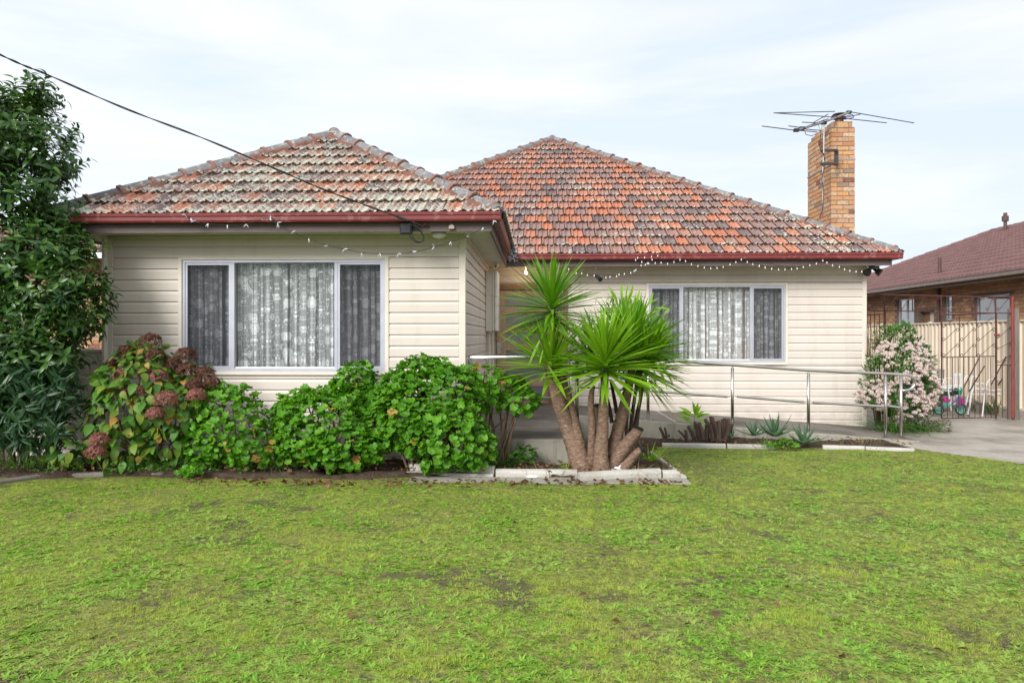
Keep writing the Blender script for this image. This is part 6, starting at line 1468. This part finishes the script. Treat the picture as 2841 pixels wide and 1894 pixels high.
tuft('dry_grass_tuft', 'pale dry grass wisps along the ramp foot near the handrail end', 'grass', (2400, 1236), 10.6, 90, .22, .006, 'drygrass', 80, .7, .4)
tuft('dry_grass_tuft', 'pale dry grass wisps among the aloes', 'grass', (2130, 1238), 10.5, 90, .30, .007, 'drygrass', 81, .5, .5)
tuft('dry_grass_tuft', 'dry brown strands around the yucca foot', 'grass', (1530, 1312), 7.8, 70, .2, .006, 'drygrass', 82, .5, .5)
tuft('dry_grass_tuft', 'dry brown strands in the corner bed right of the yucca', 'grass', (1760, 1310), 7.8, 90, .2, .006, 'drygrass', 83, .3, .6)
tuft('weed', 'green weed behind the gate at the foot of the walking frame', 'weed', (2765, 1150), 14.9, 90, .45, .02, 'smallleaf', 84, .2, .2, up=1.3, shape='lance')
tuft('weed', 'low green weed against the fence behind the gate', 'weed', (2715, 1140), 15.6, 60, .3, .02, 'smallleaf', 85, .2, .2, up=1.3, shape='lance')
# young pale plant
yg = thing('young_plant', 'young pale green plant with long leaves rising above the pruned sticks', 'plant', tuple(at(1925, 1225, 10.75)))
mb = MB(); mb.tube([at(1925, 1228, 10.75), at(1925, 1175, 10.75), at(1928, 1150, 10.75)], [.012, .009, .006], 6); mb.build('stem', M['green_stem'], yg)
fr = []
for (a, b, c, d) in ((1925, 1155, 1885, 1137), (1925, 1158, 1895, 1125), (1928, 1150, 1927, 1118), (1930, 1152, 1940, 1128), (1930, 1155, 1950, 1138), (1930, 1160, 1965, 1142), (1922, 1180, 1905, 1160), (1930, 1150, 1936, 1122), (1935, 1165, 1958, 1172), (1918, 1165, 1888, 1152)):
    p, q = np.array(at(a, b, 10.75)), np.array(at(c, d, 10.65)); fr.append((p, q - p, V3(0, -.7, .7), np.linalg.norm(q - p) * 1.1))
leafset(yg, 'leaf', [leaf_tpl(1, .24, 6, .2, .25, 'lance')], fr, M['yuc_lt'])
# pruned sticks
ps = thing('pruned_shrub', 'cluster of bare cut brown sticks in the bed before the ramp', 'pruned shrub', tuple(at(1990, 1225, 10.7)))
def z7(x, y): return (1700 + x / 3.92, 1080 + y / 3.92)
for k_, (a, b, c, d, r_) in enumerate(((560, 530, 510, 410, .022), (585, 530, 565, 415, .018), (790, 530, 715, 445, .016), (805, 575, 790, 440, .024), (890, 550, 820, 400, .026), (920, 530, 895, 350, .024), (950, 545, 910, 370, .022), (985, 545, 940, 355, .024), (1030, 560, 1010, 320, .026), (1000, 540, 1000, 430, .014),
                            (1085, 570, 1040, 365, .026), (1095, 560, 1060, 385, .022), (1105, 570, 1065, 295, .026), (1120, 570, 1085, 300, .024), (1140, 570, 1125, 345, .036), (1165, 570, 1155, 338, .026), (1185, 560, 1195, 320, .024), (1205, 560, 1218, 310, .026), (1235, 560, 1258, 315, .026), (1225, 570, 1275, 370, .036), (1260, 530, 1300, 372, .022), (1020, 560, 1035, 345, .02), (1205, 570, 1190, 400, .02), (1150, 560, 1110, 350, .02))):
    Yk = 10.75 - (k_ % 4) * .05; mb = MB(); p, q = at(*z7(a, b), Yk), at(*z7(c, d), Yk); mb.tube([p, p.lerp(q, .5) + Vector((.008, 0, 0)), q], [r_ * 1.1, r_, r_ * .92], 8, mod=lambda i, kk: 1 + .1 * mnoise.noise(Vector((i, kk, k_)))); mb.build('cut_stick', M['stick'], ps)
# aloes
def aloe(px_, py_, Y, n, Ln, seed, label):
    c = at(px_, py_, Y); t_ = thing('aloe', label, 'aloe', tuple(c), 'aloe rosettes in the ramp bed'); rg = random.Random(seed)
    me = []; V, Fs = [], []; rows, wd = 7, .26
    for r_ in range(rows + 1):
        f_ = r_ / rows; w_ = wd * .5 * ((1 - f_) ** .75 + .01); th = .16 * (1 - f_) + .01; y_ = f_; zc_ = .10 * f_ * f_ - .03 * math.sin(f_ * 3)
        for a in range(6):
            an_ = a / 6 * 2 * math.pi; x_ = math.cos(an_) * w_; z_ = math.sin(an_) * th * .5
            if math.sin(an_) > .2: z_ = -th * .12
            V.append((x_, y_, zc_ + z_))
    for r_ in range(rows):
        for a in range(6): Fs.append((r_ * 6 + a, r_ * 6 + (a + 1) % 6, r_ * 6 + 6 + (a + 1) % 6, r_ * 6 + 6 + a))
    me = mesh_np('leaf', V, Fs); me.materials.append(M['aloe']); me.polygons.foreach_set('use_smooth', [True] * len(me.polygons))
    for i in range(n):
        az = i * 2.4 + rg.uniform(-.2, .2); f_ = i / n; el = 1.25 - f_ * 1.25 + rg.uniform(-.1, .1); d = V3(math.cos(az) * math.cos(el), math.sin(az) * math.cos(el), math.sin(el)); nn = V3(-math.cos(az) * math.sin(el), -math.sin(az) * math.sin(el), math.cos(el))
        q = Matrix(frame_mat(d, nn).tolist()).to_quaternion(); link('leaf', me, None, t_, c + Vector((0, 0, .03 - .03 * f_)), rot=q, scale=Ln * rg.uniform(.75, 1.05) * (.75 + .35 * f_))
aloe(2150, 1205, 10.5, 16, .42, 1, 'largest spiky green aloe in the middle of the ramp bed'); aloe(2228, 1225, 10.35, 14, .36, 2, 'right hand spiky green aloe beside the handrail post')
aloe(2092, 1205, 10.6, 10, .30, 3, 'left hand small aloe just right of the cut sticks'); aloe(2030, 1215, 10.55, 8, .18, 4, 'tiny aloe touching the foot of the cut sticks')
# clover like ground leaves near aloes, and round leaf weeds
def ground_leaves(name, label, ells, n, mat, seed, sc_=.4):
    rg = np.random.default_rng(seed); c = ells[0][0]; t_ = thing(name, label, 'weed', tuple(c)); fr = []
    for p, nn in shrub_points(ells, n, rg, .5): fr.append((p, nrm(rg.normal(size=3) + V3(0, -.3, 0)), nrm(V3(0, -.3, 1) + rg.normal(size=3) * .3), sc_ * rg.uniform(.6, 1.2)))
    leafset(t_, 'leaf', GT[:2], fr, M[mat], 300)
ground_leaves('clover_patch', 'bright small round leaves between the aloes', [E(2180, 1238, 35, 22, 10.3, .2), E(2130, 1240, 25, 16, 10.3, .2), E(2160, 1245, 60, 12, 10.25, .2)], 170, 'ger', 91, .42)
ground_leaves('clover_patch', 'low dark rounded leaves against the porch wall', [E(1455, 1260, 38, 28, 8.3, .15), E(1420, 1280, 25, 18, 8.2, .1)], 90, 'smallleaf', 92, .7)
ground_leaves('fallen_sprig', 'drooping cut geranium sprig lying on the grass below the left geranium', [E(530, 1312, 38, 22, 7.45, .15), E(490, 1325, 22, 12, 7.4, .1)], 26, 'ger', 93, 1.1)
ground_leaves('low_weeds', 'low green weeds under the hydrangea and oleander', [E(380, 1290, 110, 16, 7.6, .3), E(150, 1290, 110, 14, 7.6, .3), E(620, 1300, 120, 10, 7.7, .2)], 260, 'smallleaf', 94, .35)
big = thing('broad_leaf_weed', 'single broad heart shaped leaves at the lower right of the tall geranium', 'weed', tuple(at(1358, 1290, 7.7)))
leafset(big, 'leaf', [leaf_tpl(1, .75, 6, .15, .2, 'ovate')], [(np.array(at(1350, 1212, 7.6)), V3(.25, -.1, -1), V3(0, -1, .2), .14), (np.array(at(1332, 1245, 7.7)), V3(.1, 0, -1), V3(0, -1, .2), .09)], M['ger'])
mb = MB(); mb.tube([at(1358, 1290, 7.7), at(1345, 1240, 7.65), at(1350, 1212, 7.6)], .003, 4); mb.build('stem', M['green_stem'], big)

# ------------------------------------------------------------------ flowering shrub
fs = thing('flowering_shrub', 'rounded shrub covered in pale pink flower clusters at the right house corner', 'bush', tuple(at(2490, 1190, 12.6)))
fell = [E(2490, 1060, 75, 110, 12.5, .45), E(2525, 990, 55, 50, 12.6, .35), E(2530, 1080, 55, 75, 12.4, .4), E(2450, 1040, 55, 60, 12.3, .35), E(2430, 1105, 48, 30, 12.2, .3), E(2560, 1090, 40, 50, 12.6, .3), E(2470, 945, 45, 35, 12.8, .3), E(2500, 930, 35, 30, 12.9, .3)]
rng = np.random.default_rng(61); fr = []
for p, nn in shrub_points(fell, 4600, rng, .5): fr.append((p, nrm(nn + V3(0, 0, .5) + rng.normal(size=3) * .4), nrm(V3(0, -.2, 1) + nn * .4 + rng.normal(size=3) * .3), rng.uniform(.7, 1.2)))
leafset(fs, 'leaf', [leaf_tpl(.075, .028, 4, .2, .2, 'lance')], fr, M['smallleaf'], 0)
fmesh = [flower_head_mesh(.036, 46, 100 + i, .021, 'flower_cluster') for i in range(4)]
for m_ in fmesh: m_.materials.append(M['pinkfl'])
cnt = 0; extra = []
for p, nn in shrub_points(fell[:6], 1500, rng, .04):
    if nn[1] > .35: continue
    if mnoise.noise(Vector(p) * 3.5) < -.12: continue
    if cnt < 300: link('flower_cluster', fmesh[cnt % 4], None, fs, Vector(p + nn * .02), scale=rng.uniform(.7, 1.15))
    else: extra.append(p + nn * .02)
    cnt += 1
fv = np.array([v.co[:] for v in fmesh[0].vertices]); ff = np.array([list(p_.vertices) for p_ in fmesh[0].polygons])
if extra: link('blossom', mesh_np('blossom', np.concatenate([fv * .9 + e_ for e_ in extra]), np.concatenate([ff + i * len(fv) for i in range(len(extra))])), M['pinkfl'], fs, (0, 0, 0), 'stuff')
# twiggy stems behind it
for k_ in range(26):
    a, b = rs.uniform(2405, 2490), 1180; x2, y2 = a + rs.uniform(-25, 30), rs.uniform(895, 960); mb = MB(); mb.tube([at(a * .5 + 1225, b, 12.7), at((a + x2) / 2, 1040, 12.75), at(x2, y2, 12.75)], [.012, .008, .004], 5); mb.build('twig', M['stem'], fs)
fr = [(np.array(at(rs.uniform(2404, 2470), rs.uniform(900, 1030), 12.7 + rs.uniform(-.1, .1))), V3(rs.gauss(0, 1), rs.gauss(0, .5), rs.uniform(0, 1)), V3(rs.gauss(0, .4), -.4, 1), rs.uniform(.8, 1.5)) for _ in range(160)]
leafset(fs, 'yellow_leaf', [leaf_tpl(.05, .014, 4, .2, .2, 'lance')], fr, M['drygrass'], 0, 'seed_heads')

# ------------------------------------------------------------------ leaf litter
rng = np.random.default_rng(70); lf = leaf_tpl(.06, .035, 4, .7, .3, 'ovate'); lfr = []
for _ in range(5200):
    x, y = rng.uniform(-8, 5.4), rng.uniform(7.5, 10.9)
    if not inpoly(x, y, bed) or (y > Y1 - .05 and x < XC): continue
    dens = 1.0 if y < 8.6 else .45
    if rng.random() > dens: continue
    lfr.append((V3(x, y, lawn_z(y) + .075 + rng.uniform(0, .03)), nrm(rng.normal(size=3) * V3(1, 1, .25)), nrm(V3(0, 0, 1) + rng.normal(size=3) * .5), rng.uniform(.45, 1.1)))
for _ in range(230):
    px_ = rng.uniform(520, 1900); g = G(px_, 1336 + abs(rng.normal()) * 9); lfr.append((V3(g.x, g.y, g.z + .015 + rng.uniform(0, .02)), nrm(rng.normal(size=3) * V3(1, 1, .3)), nrm(V3(0, 0, 1) + rng.normal(size=3) * .5), rng.uniform(.5, 1.4)))
for _ in range(60):
    g = G(rng.uniform(200, 2700), rng.uniform(1345, 1850)); lfr.append((V3(g.x, g.y, g.z + .02), nrm(rng.normal(size=3) * V3(1, 1, .3)), nrm(V3(0, 0, 1) + rng.normal(size=3) * .5), rng.uniform(.35, .8)))
for _ in range(260):
    a = at(rng.uniform(2560, 2640), rng.uniform(1165, 1200), 14); g = EYE + (a - EYE) * (1.59 / (1.6 - a.z)) if a.z < 1.5 else a
    lfr.append((V3(g.x, g.y, .02), nrm(rng.normal(size=3) * V3(1, 1, .3)), V3(0, 0, 1), rng.uniform(.4, .9)))
allV = np.concatenate([(lf[0] * s) @ frame_mat(d, n_).T + p for p, d, n_, s in lfr]); allF = np.concatenate([lf[1] + i * len(lf[0]) for i in range(len(lfr))])
o = link('leaf_litter', mesh_np('leaf_litter', allV, allF), M['litter'], None, (0, 0, 0), 'stuff', smooth=True); tag(o, 'brown dead leaves scattered over the garden bed and its edge', 'leaf litter')

# ------------------------------------------------------------------ grass: clumps on points, geometry nodes
def clump(kind, seed):
    rg = np.random.default_rng(seed); V, Fs = [], []
    def bl(p, d, n_, L_, W_, rows, droop):
        T, Q = leaf_tpl(L_, W_, rows, .2, droop, 'blade' if kind != 1 else 'lance'); b = len(V); V.extend((T @ frame_mat(d, n_).T + p).tolist()); Fs.extend((Q + b).tolist())
    n = (30, 11, 22, 34)[kind]
    for i in range(n):
        a = rg.uniform(0, 6.28); r = rg.uniform(0, .05) if kind != 1 else .004; p = V3(math.cos(a) * r, math.sin(a) * r, -.004); a2 = rg.uniform(0, 6.28)
        if kind == 0: bl(p, nrm(V3(math.cos(a2), math.sin(a2), rg.uniform(.25, 1.3))), V3(0, 0, 1), rg.uniform(.018, .042), .0032, 2, .4)
        elif kind == 1: bl(p, nrm(V3(math.cos(a2), math.sin(a2), rg.uniform(.3, .95))), V3(0, 0, 1), rg.uniform(.028, .055), .0085, 3, .4)
        elif kind == 2: bl(p, nrm(V3(math.cos(a2), math.sin(a2), rg.uniform(.05, .6))), V3(0, 0, 1), rg.uniform(.03, .07), .003, 2, .5)
        else: bl(p, nrm(V3(math.cos(a2) * .8, math.sin(a2) * .8, .8)), V3(math.cos(a2), math.sin(a2), .3), rg.uniform(.02, .042), .0028, 2, .5)
    me = mesh_np('grass_clump', np.array(V), np.array(Fs)); me.materials.append(M[('grass', 'weed', 'drygrass', 'grass')[kind]]); return bpy.data.objects.new('grass_clump', me)
clumps = [clump(0, 1), clump(0, 2), clump(1, 3), clump(1, 4), clump(2, 5), clump(3, 6)]
def grass_gn(name, ob_list, pts, scales, idx, label):
    me = bpy.data.meshes.new(name); me.vertices.add(len(pts)); me.vertices.foreach_set('co', pts.astype(np.float32).ravel())
    at_ = me.attributes.new('sc', 'FLOAT', 'POINT'); at_.data.foreach_set('value', scales.astype(np.float32)); ai = me.attributes.new('idx', 'INT', 'POINT'); ai.data.foreach_set('value', idx.astype(np.int32))
    ar = me.attributes.new('rz', 'FLOAT_VECTOR', 'POINT'); rr_ = np.stack([RNG.normal(0, .12, len(pts)), RNG.normal(0, .12, len(pts)), RNG.uniform(0, 6.28, len(pts))], 1); ar.data.foreach_set('vector', rr_.astype(np.float32).ravel())
    o = bpy.data.objects.new(name, me); COL.objects.link(o); W[o.name] = Vector((0, 0, 0)); o['kind'] = 'stuff'; tag(o, label, 'grass')
    ng = bpy.data.node_groups.new(name, 'GeometryNodeTree'); ng.interface.new_socket('Geometry', in_out='INPUT', socket_type='NodeSocketGeometry'); ng.interface.new_socket('Geometry', in_out='OUTPUT', socket_type='NodeSocketGeometry')
    N = ng.nodes.new; gi, go = N('NodeGroupInput'), N('NodeGroupOutput'); m2p = N('GeometryNodeMeshToPoints'); ng.links.new(gi.outputs[0], m2p.inputs[0])
    g2 = N('GeometryNodeGeometryToInstance') if False else None
    join = N('GeometryNodeJoinGeometry'); na = N('GeometryNodeInputNamedAttribute'); na.data_type = 'INT'; na.inputs[0].default_value = 'idx'
    ns_ = N('GeometryNodeInputNamedAttribute'); ns_.data_type = 'FLOAT'; ns_.inputs[0].default_value = 'sc'; nr = N('GeometryNodeInputNamedAttribute'); nr.data_type = 'FLOAT_VECTOR'; nr.inputs[0].default_value = 'rz'
    for i, ob in enumerate(ob_list):
        oi = N('GeometryNodeObjectInfo'); oi.inputs['Object'].default_value = ob; oi.inputs['As Instance'].default_value = True
        cp = N('FunctionNodeCompare'); cp.data_type = 'INT'; cp.operation = 'EQUAL'; ng.links.new(na.outputs[0], cp.inputs[2]); cp.inputs[3].default_value = i
        ip = N('GeometryNodeInstanceOnPoints'); ng.links.new(m2p.outputs[0], ip.inputs['Points']); ng.links.new(cp.outputs[0], ip.inputs['Selection']); ng.links.new(oi.outputs['Geometry'], ip.inputs['Instance'])
        ng.links.new(ns_.outputs[0], ip.inputs['Scale']); ng.links.new(nr.outputs[0], ip.inputs['Rotation']); ng.links.new(ip.outputs[0], join.inputs[0])
    ng.links.new(join.outputs[0], go.inputs[0]); md = o.modifiers.new('scatter', 'NODES'); md.node_group = ng; return o
def in_lawn(x, y):
    if inpoly(x, y, bed): return False
    if y > 9.9 and x > 5.3: return False
    xd = np.interp(y, [1.2, 5, 8.0, 8.9, 9.6, 10.35], [6.1, 6.1, 6.05, 5.95, 5.7, 5.42])
    return x < xd
pts_, scs, ids = [], [], []
NP = 140000
for _ in range(NP):
    # more points near the camera, where they are seen larger
    y = 2.3 + (10.4 - 2.3) * RNG.random() ** 1.05; hw = y * .78 + .5; x = RNG.uniform(-hw - .2, min(hw, 6.1))
    if x < -8.5: continue
    if y > 7.1 and not in_lawn(x, y): continue
    if y > 7.1 and (y > 10.45): continue
    p3 = Vector((x, y, 0)); a = mnoise.noise(p3 * .9 + Vector((3, 1, 0))) * .55 + mnoise.noise(p3 * 3.3) * .45
    if mnoise.noise(p3 * 13 + Vector((2, 7, 1))) + .5 * mnoise.noise(p3 * 27) < -.10 and RNG.random() < .9: continue
    near_edge = y > 7.05 and inpoly(x, y + .28, bed)
    bare = a < -.31 - (.08 if y > 5.5 else 0)
    # worn patch right of the bed corner
    if (x - 2.0) ** 2 / .7 + (y - 8.4) ** 2 / 1.3 < .75 and RNG.random() < .45: continue
    if near_edge and RNG.random() < .75: continue
    if bare and RNG.random() < .55: continue
    r = RNG.random(); b = mnoise.noise(p3 * 1.9 + Vector((9, 4, 2)))
    if b > .26: k_ = 5 if r < .12 else (0 if r < .7 else 2)
    elif b < -.12: k_ = 2 if r < .45 else (3 if r < .75 else 0)
    else: k_ = 0 if r < .28 else (1 if r < .48 else (2 if r < .68 else (3 if r < .86 else 4)))
    if r > .88 or (mnoise.noise(p3 * 1.3 + Vector((1, 8, 4))) > .25 and r > .6): k_ = 4
    pts_.append((x, y, lawn_h(x, y))); ids.append(k_); scs.append((RNG.uniform(.4, .8) if k_ in (0, 1, 5) else RNG.uniform(.42, .95)) * (1.0 if y < 6 else .9) * (1 + .5 * mnoise.noise(p3 * 6 + Vector((5, 5, 0)))))
grass_gn('grass', clumps, np.array(pts_), np.array(scs), np.array(ids), 'short patchy lawn grass with broad leaved weeds and dry wisps')
print('grass', len(pts_), 'objects', len(bpy.data.objects))
